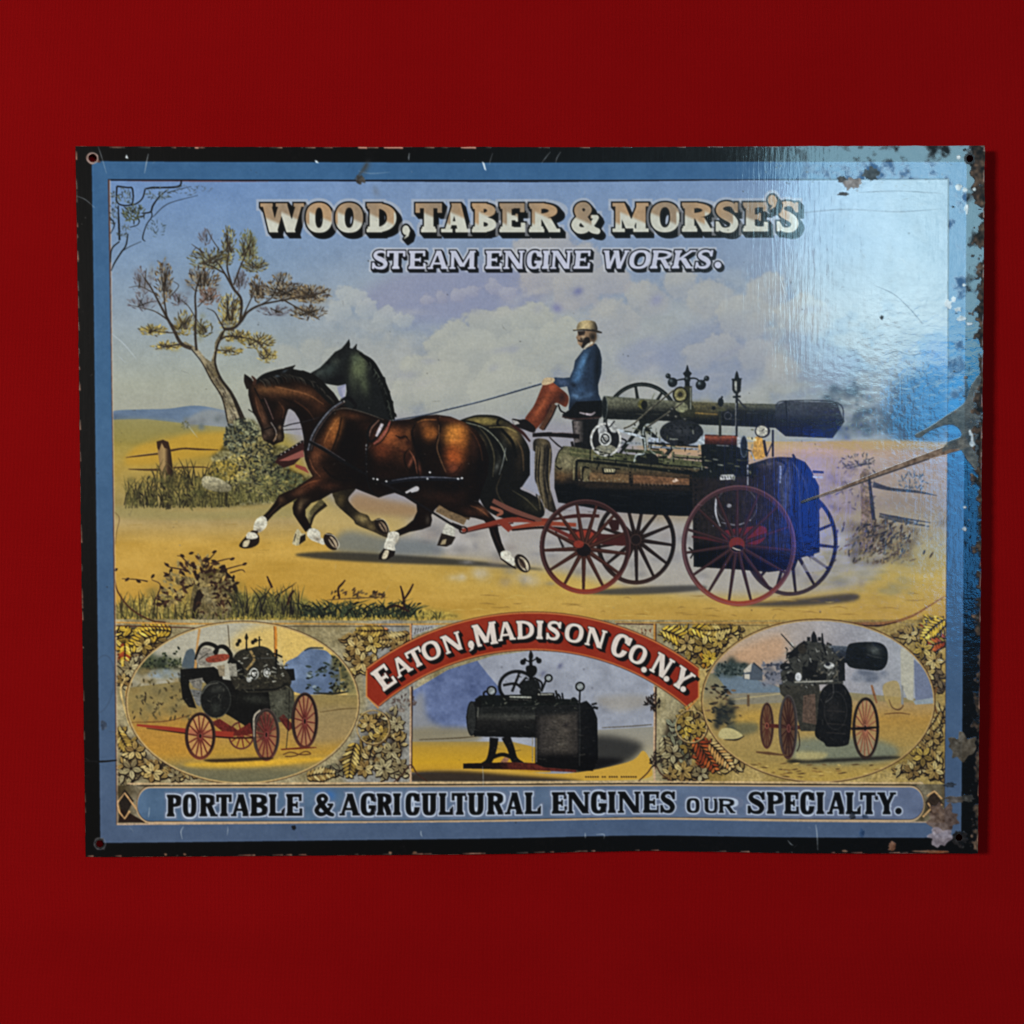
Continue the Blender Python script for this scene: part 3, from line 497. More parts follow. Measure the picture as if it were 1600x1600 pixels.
O(440, 612, 42, 9, (126, 84, 52), .95, 8, hard=1.3); O(480, 616, 24, 13, (104, 66, 42), .85, 25); O(412, 610, 14, 8, (112, 78, 50), .8, 20); O(500, 635, 16, 18, (76, 46, 30), .8, 0); O(470, 632, 26, 10, (46, 28, 20), .8, 30)
O(404, 628, 8, 20, (84, 54, 36), .85, -15); O(412, 652, 6, 18, (112, 78, 58), .8, -18); O(421, 675, 8, 12, (104, 84, 70), .75, -10); O(438, 640, 10, 18, (62, 38, 26), .8, 15); O(430, 620, 14, 8, (70, 44, 30), .7, 20); O(437, 682, 5, 8, (130, 108, 84), .7, 0); O(414, 683, 5, 6, (120, 96, 80), .6)
O(524, 672, 13, 26, (164, 104, 54), 1.0, 20, hard=1.5); O(512, 690, 12, 22, (120, 72, 40), .9, 15); O(494, 712, 11, 22, (124, 76, 50), .85, 12); O(500, 738, 18, 12, (80, 48, 32), .8, 30); O(550, 650, 20, 7, (96, 58, 36), .8, 12); O(575, 665, 18, 12, (58, 34, 24), .7)
O(552, 700, 20, 40, (16, 10, 10), .95, 10, hard=1.6); O(610, 683, 26, 20, (158, 92, 52), .95, -8, hard=1.4); O(596, 704, 22, 18, (112, 58, 34), .9); O(632, 702, 15, 24, (120, 70, 42), .8, 10); O(640, 678, 9, 14, (132, 82, 48), .8, 15)
for x, y, rx, ry, an in ((628, 684, 8, 4, -10), (638, 692, 5, 5, 0), (637, 716, 10, 12, 0), (630, 706, 9, 3, 20)): O(x, y, rx, ry, (48, 24, 18), .85, an)
O(642, 722, 3, 12, (150, 92, 70), .7, 25); O(656, 730, 3, 13, (140, 84, 64), .8, -8); O(650, 690, 6, 26, (40, 24, 18), .7, -15)
O(672, 676, 15, 15, (164, 100, 48), .95, 10, hard=1.3); O(664, 662, 14, 8, (120, 74, 42), .8, -10); O(712, 680, 22, 24, (204, 134, 62), 1.0, 10, hard=1.7); O(710, 712, 18, 22, (168, 88, 42), .95, 0, hard=1.4); O(725, 690, 12, 30, (150, 88, 40), .6, 0); O(708, 732, 12, 12, (128, 70, 48), .8); O(700, 656, 30, 6, (86, 48, 30), .8, 8); O(742, 700, 9, 28, (70, 40, 28), .7)
O(690, 775, 40, 14, (52, 30, 22), .8, 12); O(752, 797, 16, 7, (122, 78, 54), .85, 30); O(735, 800, 14, 6, (80, 48, 34), .7, 20); O(670, 770, 14, 14, (40, 26, 20), .7); O(722, 772, 14, 9, (62, 36, 26), .6)
O(490, 755, 22, 8, (96, 54, 34), .9, -32); O(468, 768, 14, 7, (104, 66, 46), .85, -25); O(441, 781, 7, 8, (90, 66, 46), .8, -40); O(515, 760, 18, 7, (78, 46, 32), .8, -5); O(470, 790, 5, 12, (128, 106, 78), .75, 12); O(476, 783, 9, 5, (84, 68, 50), .7, -20); O(668, 812, 4, 8, (84, 76, 66), .7); O(604, 745, 30, 9, (48, 26, 20), .7, 6)
line([(683, 652), (688, 668), (684, 686), (680, 708), (677, 724)], [1.5, 2, 4, 3, 2], (26, 14, 10), BH, clip=M); line([(686, 664), (686, 682), (683, 700), (690, 722), (697, 738)], [1, 1.4, 1.6, 1.6, 1], (170, 128, 90), BH, clip=M, alpha=.6)
for x, y, rx, ry, an, a in ((655, 705, 9, 34, -12, .8), (560, 745, 40, 14, 8, .85), (620, 756, 50, 12, 4, .9), (700, 760, 40, 14, 6, .8), (540, 690, 12, 36, 8, .7), (750, 735, 14, 40, 5, .85), (500, 660, 8, 20, 25, .5), (470, 645, 16, 8, 40, .7), (575, 720, 14, 26, 0, .7), (740, 780, 20, 16, 10, .7), (430, 634, 7, 14, 10, .5), (590, 660, 20, 6, 5, .5), (655, 655, 10, 4, 0, .4)): O(x, y, rx, ry, (15, 10, 9), a, an)
for _ in range(110):
    x, y = rng.uniform(480, 760), rng.uniform(650, 790); an = math.atan2(30, 100)+rng.normal()*.3
    line([(x, y), (x+rng.uniform(6, 16)*math.cos(an), y+6*math.sin(an))], [.8, .4], pick([(20, 12, 10), (96, 56, 34), (60, 34, 24)]), BH, False, .35, M)
# muscle lines
for P, w, c, a in (([(650, 662), (644, 676), (650, 700), (662, 726)], [1, 4, 5, 2], (18, 11, 9), .8), ([(652, 660), (664, 656), (682, 656)], [1, 2.4, 1], (176, 116, 66), .7), ([(640, 700), (632, 712), (636, 730), (648, 744)], [1, 3, 3, 1], (22, 13, 10), .7), ([(640, 704), (648, 718), (652, 740)], [1, 2.4, 1], (164, 104, 78), .7), ([(618, 680), (626, 684), (634, 682), (640, 690)], [1.4, 3, 3, 1], (30, 17, 12), .8), ([(700, 742), (712, 738), (722, 724)], [1, 2, 1], (36, 20, 14), .7),
                ([(506, 694), (516, 672), (530, 652)], [1, 2, 1], (196, 136, 84), .5), ([(534, 652), (528, 680), (518, 706)], [2, 4, 2], (22, 13, 10), .7), ([(484, 716), (490, 732), (502, 746)], [1, 2, 1], (158, 102, 70), .6), ([(505, 730), (520, 745), (545, 752)], [2, 4, 2], (16, 10, 9), .7), ([(430, 604), (456, 610), (484, 618), (506, 632)], [1, 2.4, 2.4, 1], (158, 108, 70), .6), ([(440, 622), (462, 632), (482, 650), (492, 668)], [2, 5, 6, 3], (22, 13, 11), .7), ([(460, 626), (480, 640), (492, 656)], [1, 1.6, 1], (112, 70, 46), .5),
                ([(470, 762), (484, 754), (500, 750)], [1, 2, 1], (150, 94, 62), .6), ([(440, 786), (428, 798), (418, 808)], [1.5, 1.5, 1], (92, 70, 54), .6), ([(735, 790), (750, 796), (764, 808)], [1, 2.4, 1], (150, 98, 66), .6), ([(770, 826), (776, 842), (784, 858)], [1, 1.4, 1], (70, 52, 42), .6), ([(590, 712), (606, 722), (628, 724)], [1, 3, 1], (40, 22, 16), .6), ([(720, 662), (738, 676), (750, 698), (754, 720)], [1, 2, 2, 1], (110, 66, 42), .5), ([(400, 622), (404, 640), (412, 660)], [1, 2, 1], (136, 92, 66), .6), ([(436, 628), (444, 640), (442, 654)], [1, 2, 1], (120, 78, 52), .5)):
    line(P, w, c, BH, alpha=a, clip=M)
# mane, forelock, face marks
line([(398, 600), (412, 590), (430, 585), (448, 583), (470, 587), (488, 594), (502, 606), (514, 622), (524, 634)], [4, 9, 12, 14, 15, 17, 18, 12, 6], (22, 20, 19), BH)
line([(452, 580), (458, 574), (462, 571)], [7, 4, .6], (26, 24, 24), BH); line([(390, 607), (385, 596), (383, 586)], [8, 6, 1], (34, 26, 22), BH); line([(398, 602), (399, 594), (394, 588)], [6, 5, 2], (70, 46, 36), BH)
for _ in range(60):
    t = rng.random(); x, y = np.interp(t, [0, .4, .7, 1], [405, 448, 490, 520]), np.interp(t, [0, .4, .7, 1], [594, 584, 596, 628])
    line([(x, y), (x+6, y+4), (x+10, y+12)], [1.2, 1.4, .4], pick([(48, 44, 40), (12, 11, 11), (70, 64, 56)]), BH)
blob(434, 588, 4, 2, (96, 104, 110), .8); blob(446, 580, 6, 2, (86, 96, 104), .7, -30)
for P, w, c in (([(398, 606), (412, 634), (424, 658), (432, 672)], [2, 2.2, 2], (24, 16, 16)), ([(414, 622), (420, 636), (428, 656)], [1, 1.4, 1], (124, 100, 96)), ([(412, 672), (424, 668), (440, 664)], [2, 2, 1.6], (22, 16, 16)), ([(424, 660), (432, 674), (431, 688)], [1.4, 1.4, 1], (150, 140, 132)), ([(389, 640), (396, 645)], [1.5, .8], (12, 10, 10)), ([(418, 688), (426, 690)], [2.2, 1.2], (14, 10, 10)), ([(428, 690), (434, 678)], [1.6, 1.2], (160, 130, 100))): line(P, w, c, BH)
oval(411, 626, 3.2, 2.2, (10, 8, 8), BH, 30); blob(438, 668, 3, 4, (168, 142, 112), .7)
# socks and hooves of the bay
def hoof(P, wl, hl, lab=BH):
    poly(P, (38, 28, 24), lab, True); poly(wl, (206, 198, 180), lab, True); poly(hl, (190, 176, 148), lab, True)
poly([(411, 806), (417, 810), (418, 820), (412, 828), (404, 832), (397, 829), (398, 818), (403, 810)], (210, 202, 182), BH, True); blob(405, 828, 6, 4, (120, 108, 92), .8, -30); poly([(394, 829), (404, 830), (400, 836), (390, 836)], (50, 40, 34), BH, True)
hoof([(390, 834), (402, 834), (406, 840), (404, 850), (392, 856), (379, 856), (375, 850)], [(388, 832), (398, 832), (404, 838), (398, 842), (386, 841)], [(382, 846), (391, 843), (388, 853), (380, 854)])
poly([(484, 826), (494, 826), (501, 832), (502, 840), (509, 842), (507, 851), (498, 848), (486, 843), (480, 835)], (208, 200, 182), BH, True); blob(496, 842, 6, 4, (136, 122, 104), .8, 20)
oval(518, 846, 15, 10, (40, 30, 26), BH, 52); oval(521, 847, 10.5, 4.8, (170, 152, 128), BH, 56); line([(511, 836), (518, 844), (525, 855)], [2.4, 3, 1], (46, 34, 30), BH); line([(509, 834), (522, 837), (530, 850), (527, 858)], [1, 1.4, 1.2], (214, 204, 184), BH)
poly([(608, 832), (617, 830), (624, 834), (622, 844), (617, 852), (617, 860), (601, 857), (603, 845), (606, 838)], (212, 204, 188), BH, True); blob(620, 844, 4, 7, (150, 138, 120), .6)
poly([(600, 857), (618, 861), (616, 868), (606, 874), (592, 874), (593, 866)], (34, 26, 24), BH); poly([(602, 860), (608, 861), (604, 872), (597, 872)], (204, 190, 164), BH, True)
poly([(782, 864), (788, 860), (797, 862), (800, 870), (806, 875), (802, 884), (792, 880), (784, 874)], (212, 204, 188), BH, True); line([(782, 872), (796, 882), (806, 888)], [2, 3, 2], (40, 30, 26), BH)
oval(816, 880, 16, 10, (42, 32, 28), BH, 55); oval(818, 881, 12.5, 6.4, (196, 182, 158), BH, 58); oval(816, 880, 9, 4, (88, 70, 58), BH, 60); line([(808, 868), (816, 879), (823, 892)], [2, 2.4, 1], (50, 38, 32), BH)
# harness
K = (20, 18, 20)
poly([(430, 722), (437, 712), (455, 702), (474, 688), (476, 700), (474, 712), (460, 726), (444, 731)], (58, 32, 30), POLE); poly([(436, 720), (474, 703), (476, 714), (452, 720)], (150, 92, 82), POLE); poly([(462, 725), (478, 730), (484, 740), (462, 730)], (148, 78, 66), POLE); line([(434, 714), (474, 689)], [4, 3], (28, 20, 22), HAR)
for t in np.linspace(.15, .9, 6): oval(434+40*t, 714-25*t, 1.1, 1.1, (200, 188, 180), HAR)
line([(440, 668), (456, 663), (476, 659), (500, 652)], [1.6, 1.6, 1], (44, 40, 44), HAR); line([(444, 672), (460, 671), (474, 670)], [1.2, 1.2, .8], (52, 46, 48), HAR)
for d, w, c in ((0, 9, K), (-2.5, 1.6, (128, 128, 136)), (2.5, 1.2, (96, 74, 66)), (0, 1.2, (60, 58, 60))): line([(537+d, 628), (520+d, 640), (503+d, 660), (490+d, 682), (484+d, 704)], w, c, HAR)
line([(533, 626), (545, 622), (556, 634), (552, 640)], [4, 6, 5, 3], K, HAR); line([(520, 642), (540, 638), (570, 645), (600, 656)], [1.4, 1.6, 1.2], (84, 76, 68), HAR)
line([(484, 690), (506, 702), (538, 722), (574, 742)], [4, 5, 5, 4], K, HAR); line([(486, 688.5), (508, 700), (540, 720)], [.8, 1, .8], (92, 88, 92), HAR)
for P, w, c in (([(590, 656), (578, 668), (574, 682), (580, 690), (590, 682), (600, 668), (606, 658)], 4, (22, 18, 18)), ([(593, 656), (581, 669), (577, 682)], 1.6, (140, 104, 90)), ([(598, 662), (592, 674), (588, 682)], [5, 5, 3], (186, 176, 178)), ([(610, 658), (604, 672), (594, 686), (584, 694)], [2, 3, 3, 2], (142, 84, 76)), ([(613, 660), (606, 676), (596, 690), (586, 697)], [1, 1.6, 1.6, 1], (30, 20, 20))): line(P, w, c, HAR)
for i in range(8): line([(573+rng.uniform(-1, 1), 694+i*6), (572, 698+i*6)], [2.2, 1], pick([(150, 148, 150), (60, 58, 62), (188, 186, 186)]), HAR, False)
line([(577, 672), (574, 700), (572, 730), (577, 760), (585, 772)], 2, K, HAR)
line([(600, 756), (640, 748), (690, 748), (722, 750)], [6, 8, 7, 4], (24, 24, 30), HAR); line([(612, 751), (650, 746), (690, 746), (722, 748)], [.8, 1.4, 1.4, 1], (112, 112, 122), HAR)
for x, y in ((584, 748), (590, 749), (604, 752), (672, 738), (668, 748), (716, 748), (722, 747)): oval(x, y, 1.8, 1.4, (206, 204, 204), HAR)
line([(596, 754), (628, 770), (672, 798), (704, 818), (722, 828)], [4, 3.6, 3.4, 3.6, 4], (26, 22, 24), HAR); line([(634, 770), (650, 762), (652, 765), (642, 768)], [3, 5, 4], (190, 184, 184), PIC)
line([(615, 657), (668, 648), (700, 640), (760, 625), (846, 600)], [1.6, 2, 2.2, 2.4, 2.8], (56, 62, 76), HAR); line([(700, 639), (760, 624), (846, 598.6)], [.7, .8, .8], (150, 158, 170), HAR)
# ------------------------------------------------------------------ carriage pole, swingle bars
RD = (136, 62, 46); POLE = part('swingle_bar', PIC)
for P, w, c in (([(722, 829), (760, 820), (800, 812), (860, 814)], [5, 7, 8, 8], RD), ([(726, 832), (762, 824), (802, 817)], [1.5, 2, 2], (70, 28, 24)), ([(770, 782), (800, 797), (846, 814)], [7, 8, 7], (120, 78, 66)), ([(768, 788), (800, 803), (836, 814)], [2, 2.4, 2], (44, 24, 22)), ([(766, 792), (784, 800), (776, 806)], [4, 6, 3], (150, 96, 76)), ([(798, 826), (846, 818), (900, 820)], [6, 7, 6], (150, 74, 52)), ([(800, 828), (850, 824), (900, 828)], [3, 4, 4], (40, 24, 22)), ([(784, 814), (798, 828)], [12, 10], (138, 62, 46))): line(P, w, c, POLE)
ring(724, 828, 7, 6, 2.2, (40, 26, 26), POLE); line([(706, 818), (716, 822), (722, 824)], [4, 5, 4], (36, 28, 28), HAR)
# ------------------------------------------------------------------ the driver
PER = part('person', PIC, 'seated driver in blue coat and pale hat holding reins')
poly([(820, 655), (834, 634), (846, 606), (850, 599), (862, 596), (874, 606), (888, 620), (884, 636), (868, 630), (856, 648), (836, 672), (826, 668)], (112, 58, 38), PER, True); M = clipmask([(820, 655), (834, 634), (846, 606), (850, 599), (862, 596), (874, 606), (888, 620), (884, 636), (868, 630), (856, 648), (836, 672), (826, 668)])
blob(862, 606, 9, 8, (168, 90, 62), .9, 0, M); blob(845, 636, 5, 26, (172, 96, 62), .9, 32, M); blob(858, 640, 4, 22, (52, 28, 24), .9, 28, M); blob(878, 622, 8, 10, (56, 32, 28), .9, 20, M)
line([(866, 632), (858, 650), (845, 671)], [7, 8, 8], (92, 62, 46), PER); line([(870, 634), (862, 652), (850, 672)], [2, 2, 2], (34, 24, 22), PER)
poly([(800, 655), (812, 656), (822, 656), (836, 668), (834, 676), (820, 672), (806, 666)], (30, 24, 24), PER, True); line([(800, 664), (816, 676), (828, 690)], [4, 5, 3], (62, 34, 30), POLE); poly([(800, 656), (808, 658), (812, 662), (804, 664)], (180, 174, 168), PER)
coat = [(912, 546), (924, 537), (931, 538), (937, 548), (940, 562), (939, 584), (934, 602), (935, 616), (940, 628), (939, 644), (922, 636), (900, 640), (888, 640), (890, 622), (886, 604), (874, 606), (864, 598), (866, 590), (880, 591), (890, 590), (896, 576), (898, 564)]
poly(coat, (46, 58, 76), PER); M = clipmask(coat, False)
blob(911, 566, 7, 20, (104, 142, 176), .95, 22, M); blob(902, 588, 8, 16, (88, 122, 156), .9, 20, M); blob(880, 598, 13, 6, (82, 96, 122), .85, 18, M); blob(905, 610, 12, 7, (76, 102, 132), .7, -20, M); blob(900, 620, 10, 5, (120, 150, 180), .7, 20, M); blob(918, 618, 12, 5, (96, 122, 150), .6, -15, M)
blob(933, 575, 6, 40, (20, 24, 30), .9, 2, M); blob(920, 560, 4, 16, (30, 40, 54), .8, 25, M); blob(910, 634, 22, 6, (26, 26, 30), .9, 4, M); blob(896, 602, 6, 4, (24, 28, 38), .8, 30, M); blob(900, 556, 4, 14, (24, 28, 36), .8, 38, M)
for x in (904, 909, 915): line([(x, 629), (x+1, 634)], [2, .6], (140, 62, 50), PER)
poly([(846, 600), (850, 592), (858, 590), (866, 592), (864, 598), (852, 602)], (196, 172, 138), PER, True)
poly([(902, 518), (931, 517), (932, 530), (926, 540), (916, 544), (908, 543), (903, 538), (901, 530), (899.5, 528), (902, 524)], (150, 122, 96), PER); blob(926, 526, 7, 9, (42, 34, 28), .95, 0); poly([(906, 530), (912, 528), (920, 528), (921, 538), (914, 545), (908, 543), (910, 536)], (40, 32, 28), PER, True)
poly([(902, 518), (914, 518), (913, 524), (904, 525)], (52, 40, 34), PER); blob(911, 528, 2.6, 5, (206, 180, 148), .8, 20); blob(904, 537, 2.4, 2.4, (190, 160, 132), .7); line([(903, 532), (909, 535)], [1.6, 2], (30, 24, 22), PER); line([(912, 546), (918, 540), (926, 535)], [3, 4, 3], (196, 186, 168), PER)
poly([(902, 516), (902, 508), (907, 503), (917, 501), (928, 503), (932, 509), (932, 517), (917, 516)], grad_h([(900, (120, 104, 78)), (910, (206, 184, 140)), (920, (184, 162, 122)), (932, (52, 46, 40))]), PER, True)
line([(895, 517), (906, 515.5), (924, 516.5), (934, 519), (940, 520.5)], [1.6, 3, 3.6, 3.6, 2], (54, 46, 40), PER); line([(896, 516), (910, 514), (924, 515)], [.7, 1.4, .8], (196, 176, 138), PER)
# ------------------------------------------------------------------ steam engine
ENG = part('steam_engine', PIC, 'dark portable steam engine with horizontal boiler and long smokestack')
def wheel(cx, cy, rx, ry, w, n, hub, c_in, c_top, c_bot, lab, spoke=(3.4, 2.2), ph=0.1, far=0.0, hubc=(34, 24, 22)):
    hx, hy = hub
    for k in range(n):
        a = 2*math.pi*k/n+ph; e = (cx+(rx-w*.5)*math.cos(a), cy+(ry-w*.5)*math.sin(a))
        line([(hx, hy), e], [spoke[0], spoke[1]], c_in, lab, False)
        if spoke[0] > 2.5: line([(hx+.8, hy-.8), (e[0]+.6, e[1]-.6)], [.9, .6], tuple(min(255, v*1.9+14) for v in c_in), lab, False, alpha=.7)
    ring(cx, cy, rx, ry, w, grad_v([(cy-ry, c_top), (cy+ry*.45, c_top), (cy+ry, c_bot)]), lab)
    ring(cx+.6, cy-.6, rx-.6, ry-.6, max(.8, w*.28), tuple(min(255, v*1.6+24) for v in c_top), lab, alpha=.55)
    oval(hx, hy, max(3, rx*.14), max(3, ry*.13), hubc, lab); ring(hx, hy, max(3, rx*.14), max(3, ry*.13), 1.4, tuple(min(255, v*2+20) for v in c_in), lab, alpha=.7)
# far wheels
WF = part('wheel', PIC, 'far front spoked wheel'); wheel(993, 845, 62, 68, 6.4, 13, (993, 843), (36, 24, 20), (30, 22, 20), (66, 42, 34), WF, (7, 4))
WB = part('wheel', PIC, 'far rear spoked wheel'); wheel(1233, 846, 74, 84, 6, 14, (1233, 846), (38, 28, 28), (34, 28, 30), (80, 60, 56), WB, (6.6, 3.8))
# flywheel behind the smokestack
ring(1002, 664, 60, 66, 6, (34, 36, 34), ENG); ring(1002, 664, 57, 63, 1.2, (104, 112, 104), ENG, alpha=.8)
for a in (-55, -100, -20, 40, 80, 130): line([(1002, 664), (1002+55*math.cos(math.radians(a)), 664+61*math.sin(math.radians(a)))], [7, 4], (40, 42, 36), ENG, False)
line([(1004, 655), (1022, 615)], [1.4, 1], (128, 130, 108), ENG)
# smokestack
st = [(944, 619), (1000, 623), (1044, 626), (1100, 629), (1212, 632), (1212, 669), (1100, 664), (1042, 658), (944, 655), (939, 637)]
poly(st, grad_v([(618, (92, 94, 84)), (626, (128, 126, 108)), (636, (98, 96, 82)), (644, (44, 43, 40)), (668, (26, 26, 28))]), ENG)
oval(944, 637, 5, 18, (40, 42, 42), ENG); ring(944, 637, 5, 18, 1.2, (112, 116, 112), ENG)
soft([(1075, 629), (1120, 630), (1120, 650), (1078, 650)], (120, 108, 72), 4, .6); line([(1075, 645), (1120, 648)], 1.6, (168, 140, 84), ENG)
poly([(1210, 634), (1226, 627), (1306, 630), (1317, 660), (1299, 685), (1226, 682), (1209, 668)], grad_v([(626, (84, 84, 90)), (648, (66, 66, 72)), (658, (38, 38, 42)), (686, (27, 27, 31))]), ENG)
line([(1226, 627), (1228, 655), (1226, 682)], 1.4, (24, 24, 30), ENG); line([(1210, 634), (1226, 627), (1306, 630), (1317, 660)], 1.2, (30, 30, 36), ENG)
for _ in range(26): oval(rng.uniform(1230, 1305), rng.uniform(632, 680), .8, .6, (140, 140, 150), ENG, alpha=.5)
oval(1003, 632, 7, 7, (120, 114, 70), ENG); oval(1006, 633, 5, 7, (40, 40, 34), ENG)
# seat and pedestal
poly([(878, 648), (890, 640), (900, 628), (940, 626), (940, 652), (900, 656), (882, 654)], (26, 24, 24), ENG); line([(905, 645), (922, 648), (930, 644)], [2, 4, 1.5], (178, 166, 168), ENG); line([(878, 651), (900, 655), (938, 652)], [2.5, 3, 3], (74, 56, 52), ENG); line([(872, 632), (876, 642), (884, 646)], [2.4, 2.4, 2], (36, 30, 30), ENG)
poly([(893, 657), (936, 654), (924, 704), (898, 702)], (38, 36, 36), ENG); poly([(895, 658), (911, 658), (911, 690), (897, 692)], grad_h([(893, (74, 66, 64)), (901, (136, 126, 122)), (911, (60, 56, 54))]), ENG)
for P, w, c in (([(832, 680), (862, 679), (905, 682)], [6, 7, 7], (36, 26, 24)), ([(858, 683), (872, 696), (882, 702)], [1.6, 2.4, 2], (52, 44, 42)), ([(862, 676), (895, 676)], [1.2, 1.4], (150, 138, 138), ), ([(893, 690), (897, 706)], [4, 5], (44, 36, 32))): line(P, w, c, ENG)
# boiler
bo = [(866, 735), (867, 718), (873, 704), (880, 697), (895, 698), (930, 704), (1000, 712), (1100, 726), (1110, 806), (1060, 806), (1000, 803), (950, 799), (905, 790), (872, 785), (866, 762)]
poly(bo, grad_v([(696, (116, 112, 88)), (712, (112, 108, 82)), (728, (104, 98, 76)), (742, (96, 78, 58)), (750, (58, 48, 40)), (758, (26, 25, 26)), (806, (18, 19, 22))]), ENG); M = clipmask(bo, False)
blob(884, 722, 13, 18, (156, 146, 118), .9, 15, M); blob(876, 745, 9, 10, (124, 96, 66), .7, 0, M)
line([(900, 752), (901, 724), (908, 720), (1000, 730), (1100, 742)], [3, 3.4, 4, 5, 6], (30, 31, 28), ENG); line([(896, 750), (897, 722), (906, 715)], 1.8, (150, 142, 112), ENG); line([(912, 750), (911, 731), (920, 731)], [4, 3, 2], (26, 25, 22), ENG); line([(908, 748), (907, 728)], 1.6, (146, 136, 106), ENG); poly([(912, 736), (922, 733), (924, 740), (918, 746), (921, 752), (912, 752)], (126, 116, 90), ENG, True)
poly([(921, 738), (982, 742), (982, 755), (921, 752)], (142, 116, 86), ENG, alpha=.9); poly([(989, 742), (1076, 748), (1076, 758), (989, 756)], (146, 110, 82), ENG, alpha=.9); poly([(1049, 752), (1055, 747), (1060, 751), (1052, 754)], (214, 190, 172), ENG)
soft([(920, 754), (1078, 760), (1078, 766), (920, 762)], (72, 58, 46), 3, .8)
for x in (984, 1078): 
    for k in range(5): oval(x+(k > 2)*2, 738+k*5+(x > 1000)*6, 1.4, 1.4, (22, 20, 22), ENG)
for k in range(12): oval(905+k*6.2, 750+rng.uniform(-1, 2), 1.2, .8, (196, 186, 160), ENG, alpha=.8)
for k in range(9): line([(1000+k*6, 755), (1001+k*6, 759)], [.9, .5], (170, 146, 122), ENG)
poly([(940, 731), (962, 732), (961, 741), (942, 741)], (30, 28, 26), ENG); poly([(943, 732), (961, 733), (960, 738), (944, 738)], (192, 182, 152), ENG)
for k in range(4): line([(946+k*4, 733.5), (947+k*4, 737)], 1, (60, 54, 46), ENG)
for _ in range(10): line([(rng.uniform(1000, 1060), rng.uniform(768, 778)), (rng.uniform(1040, 1075), rng.uniform(768, 780))], [.6, .4], (70, 72, 76), ENG, alpha=.5)
line([(868, 728), (874, 733), (878, 731)], [1.6, 2.4, 1.6], (26, 22, 20), ENG); line([(868, 722), (872, 708), (880, 698)], 1.6, (36, 32, 28), ENG)
# bed plate, slides
poly([(890, 700), (925, 704), (1100, 722), (1100, 732), (920, 716), (890, 712)], (104, 104, 76), ENG); line([(920, 716), (1010, 724), (1100, 732)], [2, 2.4, 2.4], (38, 40, 34), ENG); line([(892, 707), (935, 711)], 2.4, (140, 134, 100), ENG); line([(925, 702), (925, 720)], 3, (128, 122, 92), ENG); line([(922, 702), (922, 720)], 1.4, (24, 24, 22), ENG)
for P, w, c in (([(965, 672), (985, 678), (1006, 684)], [4, 4, 4], (196, 200, 204)), ([(970, 692), (1000, 693)], 3.4, (150, 152, 154)), ([(1012, 687), (1050, 690), (1090, 695)], [7, 8, 8], (178, 182, 190)), ([(1012, 698), (1050, 700), (1090, 702)], [3, 3, 3], (150, 156, 168)), ([(1012, 692), (1090, 698)], 2.6, (40, 42, 48)), ([(975, 704), (1010, 706), (1034, 707)], 5, (72, 76, 56)), ([(968, 684), (978, 690), (970, 700)], [2, 2.6, 2], (30, 30, 30)), ([(1050, 714), (1098, 718)], 2.2, (36, 38, 34)), ([(1052, 711), (1095, 715)], 2, (130, 132, 98))): line(P, w, c, ENG)
for x in (1014, 1022, 1032, 1060, 1072): poly([(x, 691), (x+6, 691.5), (x+6, 694.5), (x, 694)], (34, 36, 46), ENG)
poly([(992, 716), (996, 709), (1022, 709), (1028, 715), (1028, 726), (996, 724)], (40, 40, 38), ENG); line([(990, 722), (994, 711), (1006, 708), (1007, 690), (1004, 678), (1006, 668), (1012, 663), (1017, 670), (1016, 684)], [2, 2.4, 2.4, 3, 3, 2.4, 2.4, 2.4, 1.6], (176, 180, 176), ENG); line([(1006, 706), (1012, 700), (1018, 706), (1024, 710)], 2, (150, 152, 140), ENG)
for x in (1034, 1050): line([(x, 706), (x, 722)], 2.4, (120, 120, 92), ENG); line([(x+2, 706), (x+2, 722)], 1, (26, 26, 24), ENG)
# crank disc
oval(946, 687, 24.5, 26.5, (46, 44, 46), ENG); poly([(930, 700), (946, 694), (962, 700), (956, 710), (946, 712), (936, 709)], (150, 146, 130), ENG, True); poly([(934, 668), (944, 664), (948, 678), (938, 688)], (176, 174, 172), ENG, True); ring(946, 687, 24.5, 26.5, 3.4, (206, 202, 196), ENG); oval(945, 686, 10, 11, (196, 194, 190), ENG); ring(945, 686, 7, 8, 1.8, (58, 56, 56), ENG); oval(945, 686, 3, 3.4, (160, 156, 150), ENG); line([(940, 680), (946, 690), (952, 686)], [1.6, 1.8, 1.4], (44, 44, 46), ENG)
poly([(948, 660), (956, 658), (964, 668), (962, 676), (954, 674)], (184, 182, 178), ENG, True); line([(946, 656), (950, 668), (960, 658)], [2, 2, 2], (60, 58, 58), ENG)
# cylinder and chest
poly([(1094, 696), (1100, 690), (1160, 694), (1168, 704), (1168, 728), (1120, 734), (1096, 728)], (34, 36, 38), ENG); oval(1064, 676, 34, 20, (50, 50, 54), ENG); blob(1062, 672, 20, 10, (78, 78, 80), .8)
for k in range(7): oval(1042+k*7, 670-abs(k-3)*.6, 1.6, 1.2, (30, 30, 32), ENG)
poly([(1099, 679), (1152, 681), (1152, 696), (1099, 694)], grad_v([(679, (70, 36, 30)), (683, (166, 104, 80)), (688, (112, 62, 50)), (696, (60, 36, 34))]), ENG)
poly([(1094, 682), (1100, 678), (1100, 694), (1092, 696), (1088, 690)], (186, 190, 194), ENG); poly([(1150, 683), (1155, 681), (1158, 688), (1155, 700), (1150, 698)], (190, 188, 188), ENG); oval(1161, 698, 6, 17, (48, 54, 64), ENG); ring(1161, 698, 6, 17, 1.2, (120, 130, 144), ENG); line([(1118, 696), (1138, 697)], 1.4, (140, 140, 142), ENG)
